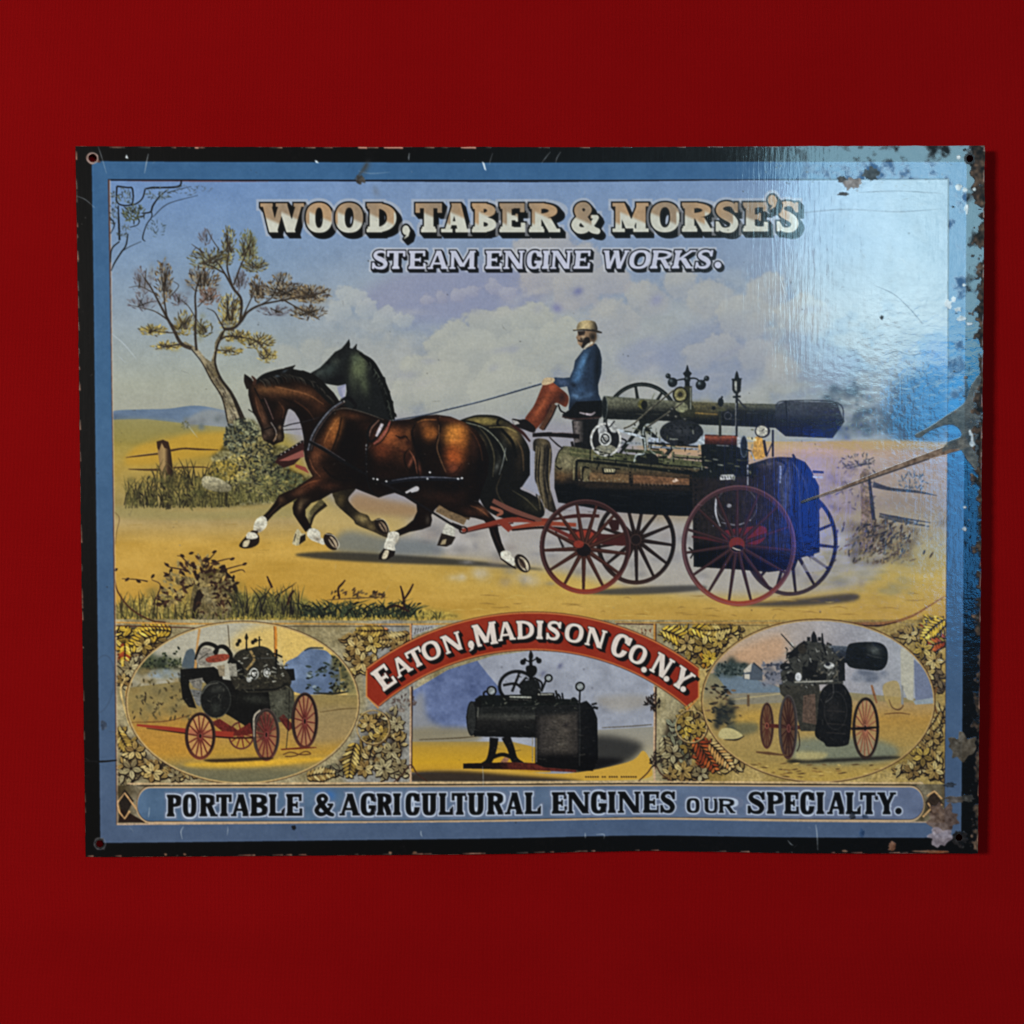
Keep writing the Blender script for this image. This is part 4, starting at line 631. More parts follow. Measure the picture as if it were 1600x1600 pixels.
for _ in range(24):
    x, y = rng.uniform(1030, 1175), rng.uniform(700, 736); line([(x, y), (x+rng.uniform(-6, 10), y+rng.uniform(-4, 4))], [1.4, .8], pick([(96, 100, 98), (20, 20, 22), (70, 76, 70)]), ENG)
# governor, pulley, belts
GV = (34, 36, 36)
for P, w in (([(1073, 572), (1073, 590), (1073, 640)], [1.5, 8, 6]), ([(1073, 592), (1060, 594), (1052, 596)], [3, 2, 2]), ([(1073, 592), (1086, 592), (1094, 598)], [3, 2, 2]), ([(1050, 596), (1044, 589)], [3, 3]), ([(1096, 598), (1103, 591)], [3, 3])): line(P, w, GV, ENG, False if len(P) == 2 else True)
poly([(1073, 570), (1076, 580), (1080, 584), (1076, 590), (1078, 596), (1068, 596), (1070, 590), (1066, 584), (1070, 580)], GV, ENG)
for x, y, r in ((1050, 598, 7.5), (1094, 602, 8), (1043, 588, 4), (1103, 592, 4.2), (1073, 593, 5)): oval(x, y, r, r, GV, ENG); blob(x-r*.3, y-r*.3, r*.45, r*.4, (150, 160, 164), .8)
poly([(1068, 604), (1080, 604), (1080, 632), (1086, 640), (1084, 652), (1062, 652), (1060, 640), (1068, 632)], (72, 70, 54), ENG); line([(1078, 606), (1078, 640)], 1.6, (160, 160, 150), ENG); oval(1064, 637, 10, 8, (170, 168, 138), ENG, alpha=.8)
oval(1062, 617, 12, 12.5, (132, 124, 88), ENG); ring(1062, 617, 12, 12.5, 2.2, (40, 38, 34), ENG); oval(1062, 617, 4, 4, (66, 60, 46), ENG); ring(1062, 617, 8, 8, 1, (186, 178, 140), ENG)
for P in ([(1052, 610), (1020, 636), (990, 662), (974, 670)], [(1066, 629), (1040, 648), (1010, 668)]): line(P, 2.0, (74, 68, 58), ENG); line([(p[0], p[1]-1.4) for p in P], .8, (164, 158, 140), ENG)
for x, y in ((1050, 640), (1044, 650), (1056, 652), (1070, 656)): oval(x, y, 4, 3.4, (52, 50, 46), ENG); blob(x-1, y-1, 2, 1.4, (196, 194, 186), .7)
# whistle, valves, gauge
line([(1150, 614), (1150, 648), (1149, 682)], [4, 4, 4], (44, 44, 46), ENG); line([(1148.6, 630), (1147.6, 680)], 1, (176, 176, 178), ENG); poly([(1143, 594), (1157, 593), (1156, 612), (1152, 616), (1146, 615), (1143, 610)], (44, 44, 44), ENG); poly([(1146, 596), (1150, 596), (1150, 612), (1147, 611)], (178, 176, 168), ENG); poly([(1146, 594), (1148, 584), (1150, 580), (1152, 584), (1154, 593)], GV, ENG); line([(1142, 593.5), (1158, 592.5)], 2, GV, ENG); line([(1144, 621), (1156, 620)], 3, GV, ENG); line([(1152, 624), (1158, 632), (1165, 639)], [2, 2.4, 3], (56, 56, 60), ENG)
line([(1124, 640), (1124, 682)], 4, (62, 62, 52), ENG); oval(1125, 629, 4.5, 7, GV, ENG); line([(1118, 641), (1134, 640)], 4, (90, 88, 66), ENG); oval(1136, 650, 8, 8, (40, 40, 44), ENG); ring(1136, 650, 6, 6, 1.2, (104, 104, 108), ENG); oval(1114, 638, 3, 3, GV, ENG); line([(1126, 622), (1128, 620)], 3, GV, ENG)
poly([(1178, 684), (1190, 686), (1194, 714), (1172, 716), (1176, 700)], (206, 164, 92), ENG, True); line([(1192, 688), (1196, 712)], 4, (44, 38, 34), ENG); oval(1190, 674, 12, 10.5, (52, 50, 54), ENG); oval(1189, 674, 9.4, 8.4, (196, 190, 176), ENG); line([(1189, 674), (1193, 670)], 1, (60, 56, 60), ENG); line([(1206, 672), (1206, 714)], 3, (44, 44, 54), ENG); line([(1206, 690), (1196, 714)], 1.6, (48, 48, 58), ENG); line([(1166, 684), (1180, 688)], 4, (206, 196, 166), ENG)
# fire box
fb = [(1080, 742), (1096, 732), (1168, 726), (1200, 716), (1216, 714), (1240, 715), (1256, 722), (1266, 736), (1278, 760), (1279, 862), (1246, 872), (1240, 888), (1200, 893), (1150, 889), (1083, 885)]
poly(fb, grad_h([(1080, (52, 44, 42)), (1160, (58, 50, 50)), (1225, (56, 52, 54)), (1240, (34, 33, 36)), (1280, (22, 22, 25))]), ENG); M = clipmask(fb, False)
soft([(1075, 850), (1180, 858), (1260, 880), (1260, 900), (1075, 900)], (14, 13, 15), 8, .9, M); soft([(1215, 730), (1232, 722), (1236, 770), (1222, 800)], (120, 126, 150), 5, .5, M); blob(1200, 725, 16, 8, (110, 104, 106), .7, 0, M); soft([(1080, 728), (1170, 724), (1176, 742), (1080, 746)], (34, 38, 36), 3, .9, M)
line([(1256, 724), (1266, 745), (1270, 800), (1268, 868)], [3, 5, 6, 4], (22, 23, 28), ENG); line([(1236, 722), (1246, 742), (1248, 800)], [2, 2, 1], (96, 98, 106), ENG)
for k in range(18): oval(1086+rng.uniform(-1, 1), 750+k*7.6, 1.5, 1.5, (24, 20, 22), ENG)
for P, w, c in (([(1168, 728), (1190, 722), (1196, 726)], [3, 4, 2], (50, 52, 54)), ([(1167, 726), (1167, 758)], [2.4, 1.8], (176, 176, 182)), ([(1218, 728), (1218, 740), (1217, 755)], [3, 2.6, 2], (150, 158, 188)), ([(1212, 718), (1226, 726), (1222, 742)], [3, 4, 2], (36, 38, 52)), ([(1268, 737), (1285, 738)], [4, 3], (34, 34, 46)), ([(1268, 745), (1284, 746)], [3.4, 3], (196, 196, 206)), ([(1240, 716), (1237, 710)], [4, 3], (34, 34, 48)), ([(1075, 855), (1082, 862), (1078, 872)], [3, 3, 2], (40, 34, 34)), ([(1172, 706), (1178, 720)], [2, 2], (150, 160, 176))): line(P, w, c, ENG)
poly([(1123, 742), (1146, 741), (1144, 749), (1124, 750)], (202, 200, 198), ENG)
for k in range(4): line([(1127+k*4.4, 743.5), (1128+k*4.4, 748)], 1.1, (54, 52, 56), ENG)
ring(1150, 790, 32, 30, 1.6, (128, 122, 128), ENG, alpha=.6); line([(1118, 775), (1117, 800), (1124, 822)], [2, 3, 1.6], (190, 188, 192), ENG); line([(1126, 816), (1150, 820), (1172, 812)], [1.2, 1.8, 1.2], (166, 162, 170), ENG); oval(1138, 790, 4, 3, (196, 192, 196), ENG, alpha=.8); poly([(1250, 890), (1262, 870), (1284, 868), (1290, 884), (1276, 892)], (176, 170, 172), PIC, True, .6)
# fittings: oilers, rods, bolts and pipes all over the works
for _ in range(210):
    x = rng.uniform(926, 1176); y = rng.uniform(700+(x-926)*.06, 730+(x-926)*.07) if rng.random() < .55 else rng.uniform(662, 708)
    if y < 700 and (x < 972 or 1098 < x < 1160): continue
    L_ = rng.uniform(3, 12); h_ = rng.random() < .6
    line([(x, y), (x+(L_ if h_ else rng.normal()), y+(L_*.12 if h_ else L_*.7))], [rng.uniform(1, 2.6), rng.uniform(.8, 2)], pick([(22, 22, 20), (18, 18, 18), (30, 32, 28), (84, 84, 62), (58, 60, 48), (150, 150, 140), (120, 118, 96), (24, 24, 24)]), ENG, False)
for _ in range(60):
    x, y = rng.uniform(948, 1205), rng.uniform(628, 664); line([(x, y), (x+rng.uniform(4, 22), y+rng.uniform(.2, 1.2))], [.8, .4], pick([(150, 148, 126), (40, 40, 36), (70, 68, 58)]), ENG, False, .5)
for _ in range(60):
    x, y = rng.uniform(1090, 1270), rng.uniform(740, 880); line([(x, y), (x+rng.normal()*3, y+rng.uniform(3, 14))], [1, .5], pick([(84, 76, 76), (26, 22, 22), (110, 102, 100)]), ENG, False, .5)
for _ in range(40):
    x, y = rng.uniform(870, 1090), rng.uniform(760, 800); line([(x, y), (x+rng.uniform(6, 30), y+1)], [.9, .4], pick([(52, 54, 56), (10, 10, 12), (70, 70, 70)]), ENG, False, .5)
oval(1262, 806, 15, 56, (30, 30, 34), ENG); ring(1262, 806, 15, 56, 1.6, (84, 86, 92), ENG, alpha=.6); oval(1256, 752, 10, 10, (44, 44, 50), ENG, alpha=.8); line([(1244, 730), (1258, 760), (1262, 800)], [2, 2.4, 1], (90, 92, 100), ENG, alpha=.6)
# axles and springs
AX = part('axle', PIC)
poly([(890, 832), (920, 826), (940, 834), (978, 836), (978, 852), (930, 850), (900, 858)], (78, 36, 32), AX, True); poly([(888, 838), (916, 828), (932, 840), (920, 852), (900, 854)], (156, 66, 50), AX, True); poly([(948, 812), (968, 812), (966, 828), (956, 830)], (58, 30, 28), AX); line([(860, 812), (900, 806), (936, 806)], [4, 6, 5], (72, 34, 30), AX); line([(856, 822), (890, 838), (905, 850)], [5, 6, 5], (112, 50, 42), AX); line([(868, 830), (880, 855)], [2, 4], (50, 44, 46), AX)
AX = part('axle', PIC); poly([(1126, 832), (1160, 824), (1192, 822), (1196, 836), (1182, 850), (1150, 852)], (112, 44, 46), AX, True); line([(1080, 838), (1110, 842), (1140, 848)], [3, 5, 5], (84, 40, 42), AX)
# near wheels
W1 = part('wheel', PIC, 'near front spoked wheel with red lower rim'); wheel(914, 854, 71, 74, 7.4, 13, (912, 857), (66, 38, 30), (60, 36, 34), (164, 70, 48), W1, (7.6, 4.2), .16)
oval(912, 860, 11, 9, (30, 22, 22), W1); oval(904, 850, 8, 6, (160, 64, 48), W1, alpha=.8)
W2 = part('wheel', PIC, 'near rear spoked wheel, largest of the four'); wheel(1153, 852, 89, 94, 7.4, 15, (1150, 851), (56, 36, 36), (78, 52, 54), (168, 76, 52), W2, (7, 3.8), .08)
oval(1150, 849, 12, 10, (124, 52, 44), W2); oval(1151, 856, 9, 5, (30, 24, 26), W2); line([(1143, 855), (1150, 858), (1156, 859)], [1.6, 2, 1.2], (212, 196, 182), W2)
# ------------------------------------------------------------------ lower panels: ornament ground
ORN = part('leaf_ornament', 0, 'carved leaf and fern ornament between the small pictures')
LOWER = full([(181, 968), (1475, 966), (1474, 1230), (183, 1232)], False)
poly([(181, 967), (600, 969), (830, 968), (1100, 968), (1476, 966), (1474, 1232), (183, 1234)], lambda X, Y, sl: (col((164, 150, 116))+np.where(X[..., None] > 640, col((8, -4, -26)), 0)*np.where(X[..., None] > 1080, 1, 0)+((N_MID[sl]-.5)*.26+(N_FINE[sl]-.5)*.05)[..., None]).astype(np.float32), ORN)
soft([(560, 990), (642, 985), (642, 1225), (540, 1225), (555, 1150), (575, 1095)], (150, 148, 146), 8, .8, LOWER)
def spray(cx, cy, rx, ry, n, cs, L=(9, 17), w=5.5, ang=None, dark=(40, 30, 26), spread=1.4):
    blob(cx, cy, rx*.95, ry*.95, (44, 33, 26), .85, 0, None, hard=1.8)
    L = (L[0]*1.05, L[1]*1.12); w *= 1.12
    for _ in range(int(n*1.15)):
        a = rng.random()*6.283; r = math.sqrt(rng.random())
        x, y = cx+rx*r*math.cos(a), cy+ry*r*math.sin(a); an = (a if ang is None else ang)+rng.normal()*spread*.45
        l = rng.uniform(*L); ww = w*rng.uniform(.7, 1.2)
        leaf(x+.8, y+1.2, l*1.1, ww*1.4, an, dark, ORN)
        leaf(x, y, l, ww, an, pick(cs), ORN)
        if ww > 4: line([(x-l*.4*math.cos(an), y-l*.4*math.sin(an)), (x+l*.35*math.cos(an), y+l*.35*math.sin(an))], [.9, .5], dark, ORN, False, alpha=.6)
def frond(x0, y0, ang, length, cs, n=9, w=4.2, dark=(44, 33, 26), curl=.25, wide=.5):
    """fern leaf: curved stem with paired leaflets"""
    pts = []; x, y, a = x0, y0, ang
    for i in range(n+1):
        pts.append((x, y, a)); x += math.cos(a)*length/n; y += math.sin(a)*length/n; a += curl/n
    for pas in (0, 1):
        for i, (px, py, pa) in enumerate(pts):
            l = length*wide*(1-.62*abs(i/n-.35)/.65)
            for sd in (-1, 1):
                la = pa+sd*.85
                ex, ey = px+math.cos(la)*l*.5, py+math.sin(la)*l*.5
                if pas == 0: leaf(ex+.7, ey+1, l*1.12, w*1.7, la, dark, ORN)
                else: leaf(ex, ey, l, w, la, pick(cs), ORN)
    line([(p[0], p[1]) for p in pts], [1.6, .8], dark, ORN)
def rosette(x, y, r, cs, n=6, dark=(44, 33, 26), w=.5):
    ph = rng.random()*6
    for k in range(n):
        a = ph+6.283*k/n
        leaf(x+.7+math.cos(a)*r*.55, y+1+math.sin(a)*r*.55, r*1.15, r*w*1.35, a, dark, ORN)
    for k in range(n):
        a = ph+6.283*k/n
        leaf(x+math.cos(a)*r*.55, y+math.sin(a)*r*.55, r*1.0, r*w, a, pick(cs), ORN)
        line([(x, y), (x+math.cos(a)*r*.8, y+math.sin(a)*r*.8)], [.9, .4], dark, ORN, False, .7)
    oval(x, y, r*.14, r*.14, dark, ORN)
YL = [(212, 178, 72), (190, 156, 60), (222, 194, 100)]; TN = [(188, 162, 104), (166, 138, 84), (202, 180, 126), (144, 116, 70)]; GY = [(166, 152, 114), (142, 126, 92), (182, 168, 130)]; RU = [(168, 84, 44), (186, 108, 56), (146, 66, 38)]; GD = [(190, 160, 84), (164, 136, 70), (206, 182, 116), (134, 110, 60)]
for a in ((205, 990, 34, 14, 30, YL, (12, 22), 6, -.6), (232, 1000, 24, 12, 20, GD, (10, 18), 5, -.4), (198, 1010, 14, 14, 14, YL, (10, 18), 5, .8), (200, 1026, 13, 12, 16, RU, (8, 14), 3, 1.2), (222, 1010, 26, 14, 22, TN), (208, 1040, 22, 14, 20, GY), (195, 1058, 10, 14, 12, GY), (190, 1145, 8, 14, 12, GD), (205, 1165, 16, 16, 16, GD), (215, 1190, 28, 18, 26, GY+TN), (250, 1200, 34, 14, 26, GY+TN), (205, 1212, 20, 10, 14, GY), (280, 1208, 26, 8, 14, TN)): spray(*a)
for a in ((560, 1000, 26, 13, 26, TN), (590, 995, 24, 12, 22, GD, (10, 18), 5, .2), (585, 985, 22, 6, 10, [(200, 140, 90), (196, 160, 90)], (8, 14), 3), (620, 1003, 20, 12, 20, TN, (12, 20), 3.2, .5), (555, 1022, 18, 14, 20, TN+GD), (575, 1035, 16, 12, 16, TN), (555, 1046, 12, 8, 8, GD)): spray(*a)
for a in ((585, 1130, 22, 20, 26, TN+GD), (588, 1152, 20, 8, 10, GD), (612, 1130, 14, 24, 14, GY, (10, 18), 4), (560, 1180, 14, 22, 20, GD, (14, 24), 4, 1.7), (590, 1180, 22, 20, 26, GY+TN), (605, 1200, 22, 16, 22, GY), (545, 1190, 18, 12, 10, TN), (620, 1160, 14, 22, 14, TN), (528, 1202, 22, 8, 12, [(120, 116, 92), (140, 132, 104)])): spray(*a)
for a in ((1062, 990, 34, 10, 36, YL, (12, 22), 5), (1055, 992, 8, 8, 8, RU, (7, 12), 3), (1098, 996, 36, 13, 44, YL+GD, (10, 20), 5), (1075, 1010, 24, 14, 26, TN+GD), (1100, 1020, 16, 16, 20, GD), (1102, 1030, 12, 10, 10, [(206, 150, 56), (190, 136, 50)]), (1130, 985, 30, 9, 22, GD), (1118, 1010, 14, 14, 14, TN)): spray(*a)
for a in ((1078, 1120, 22, 20, 30, GD+TN), (1072, 1140, 14, 10, 12, YL, (8, 14), 5), (1050, 1145, 14, 22, 18, [(142, 142, 118), (118, 116, 94), (166, 162, 132)]), (1056, 1180, 24, 30, 44, [(150, 148, 118), (120, 118, 92), (176, 170, 136)]), (1100, 1178, 16, 24, 40, RU, (12, 22), 3.2, .9), (1118, 1182, 14, 22, 22, [(206, 176, 120), (190, 150, 90)], (8, 16), 3, .4), (1070, 1206, 34, 12, 26, TN+GY), (1075, 1165, 10, 16, 12, GD), (1140, 1192, 22, 12, 18, TN)): spray(*a)
for a in ((1452, 968, 20, 8, 18, YL, (10, 18), 4, .3), (1450, 985, 22, 12, 24, RU+GD, (12, 22), 4, 1.0), (1424, 990, 26, 10, 20, TN), (1446, 1014, 18, 14, 20, GD), (1455, 1030, 14, 16, 16, TN), (1448, 1050, 14, 14, 16, TN+GD), (1462, 1060, 10, 16, 12, [(110, 92, 70), (136, 116, 86)]), (1464, 1120, 9, 24, 18, TN), (1450, 1150, 18, 16, 22, TN), (1446, 1180, 24, 16, 30, TN+GD), (1430, 1198, 34, 10, 28, TN), (1460, 1205, 12, 12, 14, TN)): spray(*a)
for x, y, an, l, cs, cu in ((268, 986, 3.3, 46, YL, -.4), (246, 992, 2.9, 50, YL, -.5), (196, 1004, 1.5, 34, RU+YL, .2), (640, 990, 2.7, 44, TN, .5), (600, 984, 3.0, 40, GD, .3), (556, 1160, 1.9, 50, GD, -.3), (640, 1210, 3.7, 40, GY, .4), (1034, 984, .25, 50, YL, .5), (1080, 980, .2, 52, YL, .4), (1140, 980, 2.9, 40, GD, .3), (1084, 1152, .9, 56, RU, .2), (1108, 1160, .75, 48, [(206, 176, 120), (196, 150, 90)], .2), (1036, 1150, 1.3, 46, GY, .3), (1474, 966, 2.6, 44, YL, -.4), (1474, 1000, 2.9, 40, RU+GD, -.3), (1470, 1190, 3.6, 44, TN, .4), (1466, 1108, 2.0, 36, TN, .3), (186, 1140, 1.2, 40, GD, -.3), (190, 1180, .5, 46, TN, .2), (480, 1212, -.2, 40, TN, .2)): frond(x, y, an, l, cs, 8, 4.4, curl=cu, wide=.42)
for x, y, r, cs in ((225, 1008, 15, GD), (205, 1044, 15, GY), (193, 1062, 11, TN), (212, 1172, 16, TN), (206, 1200, 17, GY), (240, 1206, 16, TN), (275, 1210, 12, GY), (556, 1010, 16, TN), (582, 1006, 15, GD), (566, 1034, 16, TN), (620, 1006, 12, TN), (576, 1128, 14, TN), (596, 1146, 14, GD), (612, 1172, 15, GY), (600, 1200, 17, GY), (570, 1200, 14, TN), (625, 1195, 13, GY), (620, 1130, 13, GY), (1072, 1004, 15, TN), (1098, 1008, 16, GD), (1108, 1028, 13, YL), (1122, 1000, 13, GD), (1068, 1122, 14, GD), (1090, 1136, 14, GD), (1050, 1176, 16, GY), (1066, 1204, 17, TN), (1094, 1208, 13, GY), (1046, 1208, 13, TN), (1440, 1012, 16, GD), (1458, 1030, 15, TN), (1446, 1050, 14, TN), (1420, 990, 13, TN), (1455, 1150, 14, TN), (1440, 1178, 16, GD), (1458, 1200, 15, TN), (1424, 1200, 13, TN)): rosette(x, y, r, cs, int(rng.integers(5, 8)))
for P, w, c in (([(196, 1060), (190, 1080), (200, 1120), (206, 1136)], [2, 2.6, 3, 2.6], (206, 178, 120)), ([(203, 1066), (198, 1085), (205, 1110)], [2, 2.4, 2.6], (188, 150, 84)), ([(1462, 1070), (1456, 1090), (1462, 1112)], [4, 5, 3], (120, 86, 50)), ([(1092, 1045), (1106, 1044), (1118, 1030), (1126, 1022)], [2, 2, 2, 2.4], (196, 176, 124))): line(P, w, c, ORN)
for cx, cy, r in ((584, 1136, 27), (1080, 1134, 26)): ring(cx, cy, r, r+1, 2.2, (84, 62, 42), ORN); ring(cx-.8, cy-.8, r-1, r, 1.4, (204, 178, 124), ORN)
line([(181, 972), (280, 974), (330, 974), (450, 974), (640, 975), (720, 974)], [2, 3, 2, 2, 2, 2], (196, 148, 76), ORN); line([(181, 977), (260, 979), (310, 981)], [1.4, 2, 1], (84, 48, 34), ORN); line([(440, 978), (640, 978)], 1, (70, 52, 40), ORN)
line([(960, 971), (1022, 972), (1200, 972), (1300, 970)], [2, 2.6, 2.6, 2], (176, 138, 78), ORN); line([(962, 974), (1022, 975)], 1.4, (72, 34, 30), ORN); line([(1030, 975), (1200, 976)], 1, (100, 80, 52), ORN)
line([(1300, 971), (1380, 972), (1420, 962), (1450, 945), (1474, 930)], [2, 5, 4, 2.4, 1.4], (150, 106, 66), ORN); line([(1330, 974), (1370, 976), (1400, 970)], [1, 3, 1], (70, 44, 34), ORN)
line([(181, 905), (186, 925), (205, 950), (235, 968), (260, 972)], [1.4, 2, 2.4, 2.4, 2], (84, 52, 36), ORN)
# ------------------------------------------------------------------ left oval picture
V1 = part('oval_picture', 0, 'left oval picture of an engine with folded smokestack and red pole')
o1 = ell(380, 1097, 180, 125, 0, 72); GCLIP = full(o1, False)*PM
poly(o1, lambda X, Y, sl: (np.where(((X-300)/120+(1040-Y)/900)[..., None] > 1.2, col((214, 184, 116)), col((176, 172, 160)))+((N_MID[sl]-.5)*.1)[..., None]).astype(np.float32), V1)
soft([(300, 970), (420, 970), (440, 1010), (380, 1050), (300, 1060), (200, 1080)], (184, 176, 156), 14, .9); soft([(420, 975), (560, 1000), (560, 1060), (440, 1030), (360, 1010)], (218, 186, 112), 10, .9)
poly([(190, 1075), (300, 1062), (420, 1085), (570, 1085), (570, 1230), (190, 1230)], grad_v([(1062, (150, 134, 92)), (1110, (160, 136, 84)), (1150, (178, 142, 80)), (1175, (190, 150, 66)), (1200, (150, 132, 88)), (1225, (120, 116, 88))]), V1)
soft([(195, 1135), (330, 1120), (330, 1175), (240, 1180)], (188, 140, 62), 8, .7); soft([(290, 1192), (380, 1187), (480, 1182), (510, 1186), (400, 1198), (320, 1200)], (226, 178, 62), 3, .9); soft([(480, 1110), (560, 1105), (560, 1150), (470, 1160)], (160, 140, 104), 8, .7); soft([(250, 1200), (420, 1200), (500, 1205), (420, 1225), (300, 1222)], (118, 114, 92), 5, .7)
for _ in range(40): blob(rng.uniform(215, 285), 1047-abs(rng.normal())*13, rng.uniform(5, 11), rng.uniform(5, 10), pick([(58, 66, 50), (82, 88, 64), (46, 54, 44), (110, 108, 76)]), .6)
for _ in range(90): leaf(rng.uniform(222, 284), 1046-abs(rng.normal())*13, rng.uniform(4, 8), 3.4, rng.uniform(-1.5, 1.5), pick([(44, 52, 40), (64, 72, 52), (96, 100, 70), (34, 40, 34)]), V1)
poly([(286, 1045), (290, 1022), (296, 1014), (304, 1016), (310, 1044)], (92, 102, 108), V1, True); soft([(238, 1046), (300, 1046), (300, 1058), (240, 1058)], (152, 166, 180), 2, .9)
for _ in range(60): blob(rng.uniform(205, 300), rng.uniform(1045, 1125), rng.uniform(5, 14), rng.uniform(4, 9), pick([(134, 120, 80), (112, 100, 70), (160, 144, 100), (150, 124, 74)]), .5)
for _ in range(26): leaf(rng.uniform(205, 300), rng.uniform(1060, 1125), rng.uniform(4, 9), 2.2, rng.uniform(.6, 2.2), pick([(60, 50, 38), (84, 70, 48)]), V1)
line([(205, 1128), (260, 1126), (300, 1116)], [1, 2, 1], (120, 84, 50), V1)
poly([(445, 1040), (465, 1025), (478, 1015), (500, 1014), (515, 1020), (530, 1045), (525, 1080), (460, 1080)], lambda X, Y, sl: col((118, 132, 156))+((N_MID[sl]-.5)*.25)[..., None], V1, True)
line([(476, 1016), (486, 1012), (506, 1012)], [2, 3, 2], (58, 64, 72), V1); 
for _ in range(46): leaf(rng.uniform(480, 545), rng.uniform(1035, 1080), rng.uniform(5, 12), 4, rng.uniform(-.6, .6), pick([(44, 50, 46), (64, 74, 70), (150, 160, 164), (34, 38, 36), (90, 100, 100)]), V1)
for _ in range(30): blob(rng.uniform(518, 548), rng.uniform(1025, 1080), 6, 6, pick([(60, 62, 48), (84, 84, 60), (112, 104, 68)]), .7)
for _ in range(70): leaf(rng.uniform(516, 552), rng.uniform(1024, 1082), rng.uniform(4, 9), 3.4, rng.uniform(-1.5, 1.5), pick([(40, 42, 36), (62, 64, 48), (96, 94, 66), (30, 30, 28)]), V1)
for _ in range(60): leaf(rng.uniform(215, 300), rng.uniform(1050, 1122), rng.uniform(5, 11), 3.4, rng.uniform(-1.5, 1.5), pick([(84, 76, 52), (112, 100, 68), (140, 122, 80), (66, 58, 42)]), V1, alpha=.7)
line([(490, 1082), (520, 1083), (545, 1080)], [2, 4, 2], (52, 50, 42), V1)
soft([(545, 1040), (565, 1060), (562, 1082), (545, 1082)], (140, 130, 90), 4, .8); line([(500, 1112), (535, 1107), (558, 1106)], [1, 2, 1], (118, 96, 62), V1)
E1 = part('steam_engine', V1)
line([(313, 982), (309, 1010), (306, 1050)], [4, 3, 5], (192, 150, 96), V1); line([(357, 976), (360, 1012)], [1.2, 1.2], (74, 60, 44), V1); line([(430, 972), (432, 1000), (431, 1040)], [5, 4, 2], (210, 142, 62), V1); line([(429, 974), (430, 1020)], 1, (110, 64, 36), V1)
def wv(*a, **k): wheel(*a, **k)
wv(378, 1148, 20, 22, 2.6, 10, (378, 1146), (120, 52, 42), (84, 44, 40), (104, 60, 50), part('wheel', V1), (2.4, 1.6))
K1 = (24, 23, 22)
for P, c in (([(283, 1045), (335, 1041), (348, 1050), (350, 1070), (330, 1075), (318, 1062), (298, 1062), (296, 1070), (308, 1106), (296, 1104), (286, 1090), (283, 1065)], K1), ([(345, 1060), (420, 1070), (430, 1100), (432, 1140), (395, 1140), (360, 1118), (345, 1110)], K1), ([(340, 1040), (352, 1038), (352, 1056), (344, 1056)], (150, 136, 112)), ([(420, 1075), (452, 1068), (460, 1080), (462, 1120), (436, 1128), (424, 1110)], (78, 76, 64)), ([(372, 1062), (432, 1062), (440, 1074), (378, 1078)], (62, 58, 50)), ([(440, 1045), (460, 1044), (462, 1062), (444, 1064)], K1), ([(296, 1062), (318, 1058), (316, 1078), (304, 1074)], (132, 126, 116))): poly(P, c, E1)
poly([(298, 1076), (316, 1078), (314, 1104), (308, 1100)], (120, 118, 114), E1)
oval(338, 1092, 24, 29, (30, 30, 29), E1); ring(338, 1092, 24, 29, 1.2, (74, 74, 68), E1); blob(338, 1106, 8, 10, (62, 64, 58), .8); ring(338, 1096, 8, 10, 1, (54, 54, 50), E1)
poly([(362, 1036), (372, 1018), (392, 1012), (418, 1016), (430, 1034), (446, 1044), (456, 1066), (440, 1078), (380, 1080), (362, 1062)], (54, 50, 42), E1, True)
line([(306, 1030), (314, 1010), (326, 1005), (340, 1012), (336, 1028)], [3, 5, 6, 6, 4], K1, E1); line([(334, 1020), (344, 1010), (354, 1012), (362, 1024), (358, 1036)], [4, 6, 7, 6, 4], K1, E1); poly([(308, 1034), (318, 1012), (334, 1018), (330, 1040)], (142, 134, 122), E1, True); line([(312, 1030), (326, 1020)], 1.4, (60, 56, 50), E1); poly([(323, 1028), (340, 1022), (358, 1022), (356, 1030), (340, 1034), (326, 1034)], (142, 70, 52), E1, True)
for P in ([(368, 1028), (390, 1016), (410, 1012), (425, 1020), (432, 1040), (428, 1052)],): line(P, [5, 6, 6, 5, 5, 4], (52, 50, 42), E1)
line([(362, 1030), (376, 1044), (380, 1060)], [8, 10, 8], K1, E1); poly([(358, 1036), (370, 1036), (372, 1056), (360, 1056)], (150, 144, 130), E1); line([(386, 1016), (386, 992)], [3, 1.4], K1, E1); poly([(386, 988), (389, 996), (386, 1002), (383, 996)], K1, E1)
for x, y in ((375, 1001), (372, 1006), (396, 1003), (400, 1000)): oval(x, y, 3, 3.4, K1, E1)
line([(406, 1010), (406, 994)], 2, K1, E1); line([(402, 1000), (410, 999)], 1.4, K1, E1); line([(392, 1016), (398, 1030), (386, 1046)], [4, 4, 3], (150, 126, 84), E1); line([(400, 1028), (436, 1027)], 1.4, (80, 80, 76), E1); line([(433, 1014), (432, 1044)], 3, K1, E1); line([(428, 1020), (442, 1026)], [2, 3], K1, E1)
for x, y, r in ((398, 1052, 9), (418, 1050, 7), (390, 1060, 5)): ring(x, y, r*.8, r, 2, (196, 194, 186), E1); oval(x, y, r*.4, r*.5, (206, 202, 194), E1)
for _ in range(90):
    x, y = rng.uniform(368, 452), rng.uniform(1020, 1078); line([(x, y), (x+rng.uniform(-7, 9), y+rng.uniform(-5, 5))], [1.8, .9], pick([(190, 186, 172), (30, 30, 28), (110, 104, 84), (34, 34, 30)]), E1)
line([(378, 1078), (430, 1076), (448, 1068)], [3, 3, 2], K1, E1); poly([(330, 1128), (344, 1122), (372, 1140), (392, 1128), (396, 1146), (360, 1150)], (104, 42, 36), E1); line([(440, 1118), (456, 1138)], [10, 12], (96, 44, 38), E1); line([(453, 1070), (452, 1120), (448, 1170)], [1.6, 1.2, 1], (40, 38, 34), E1)
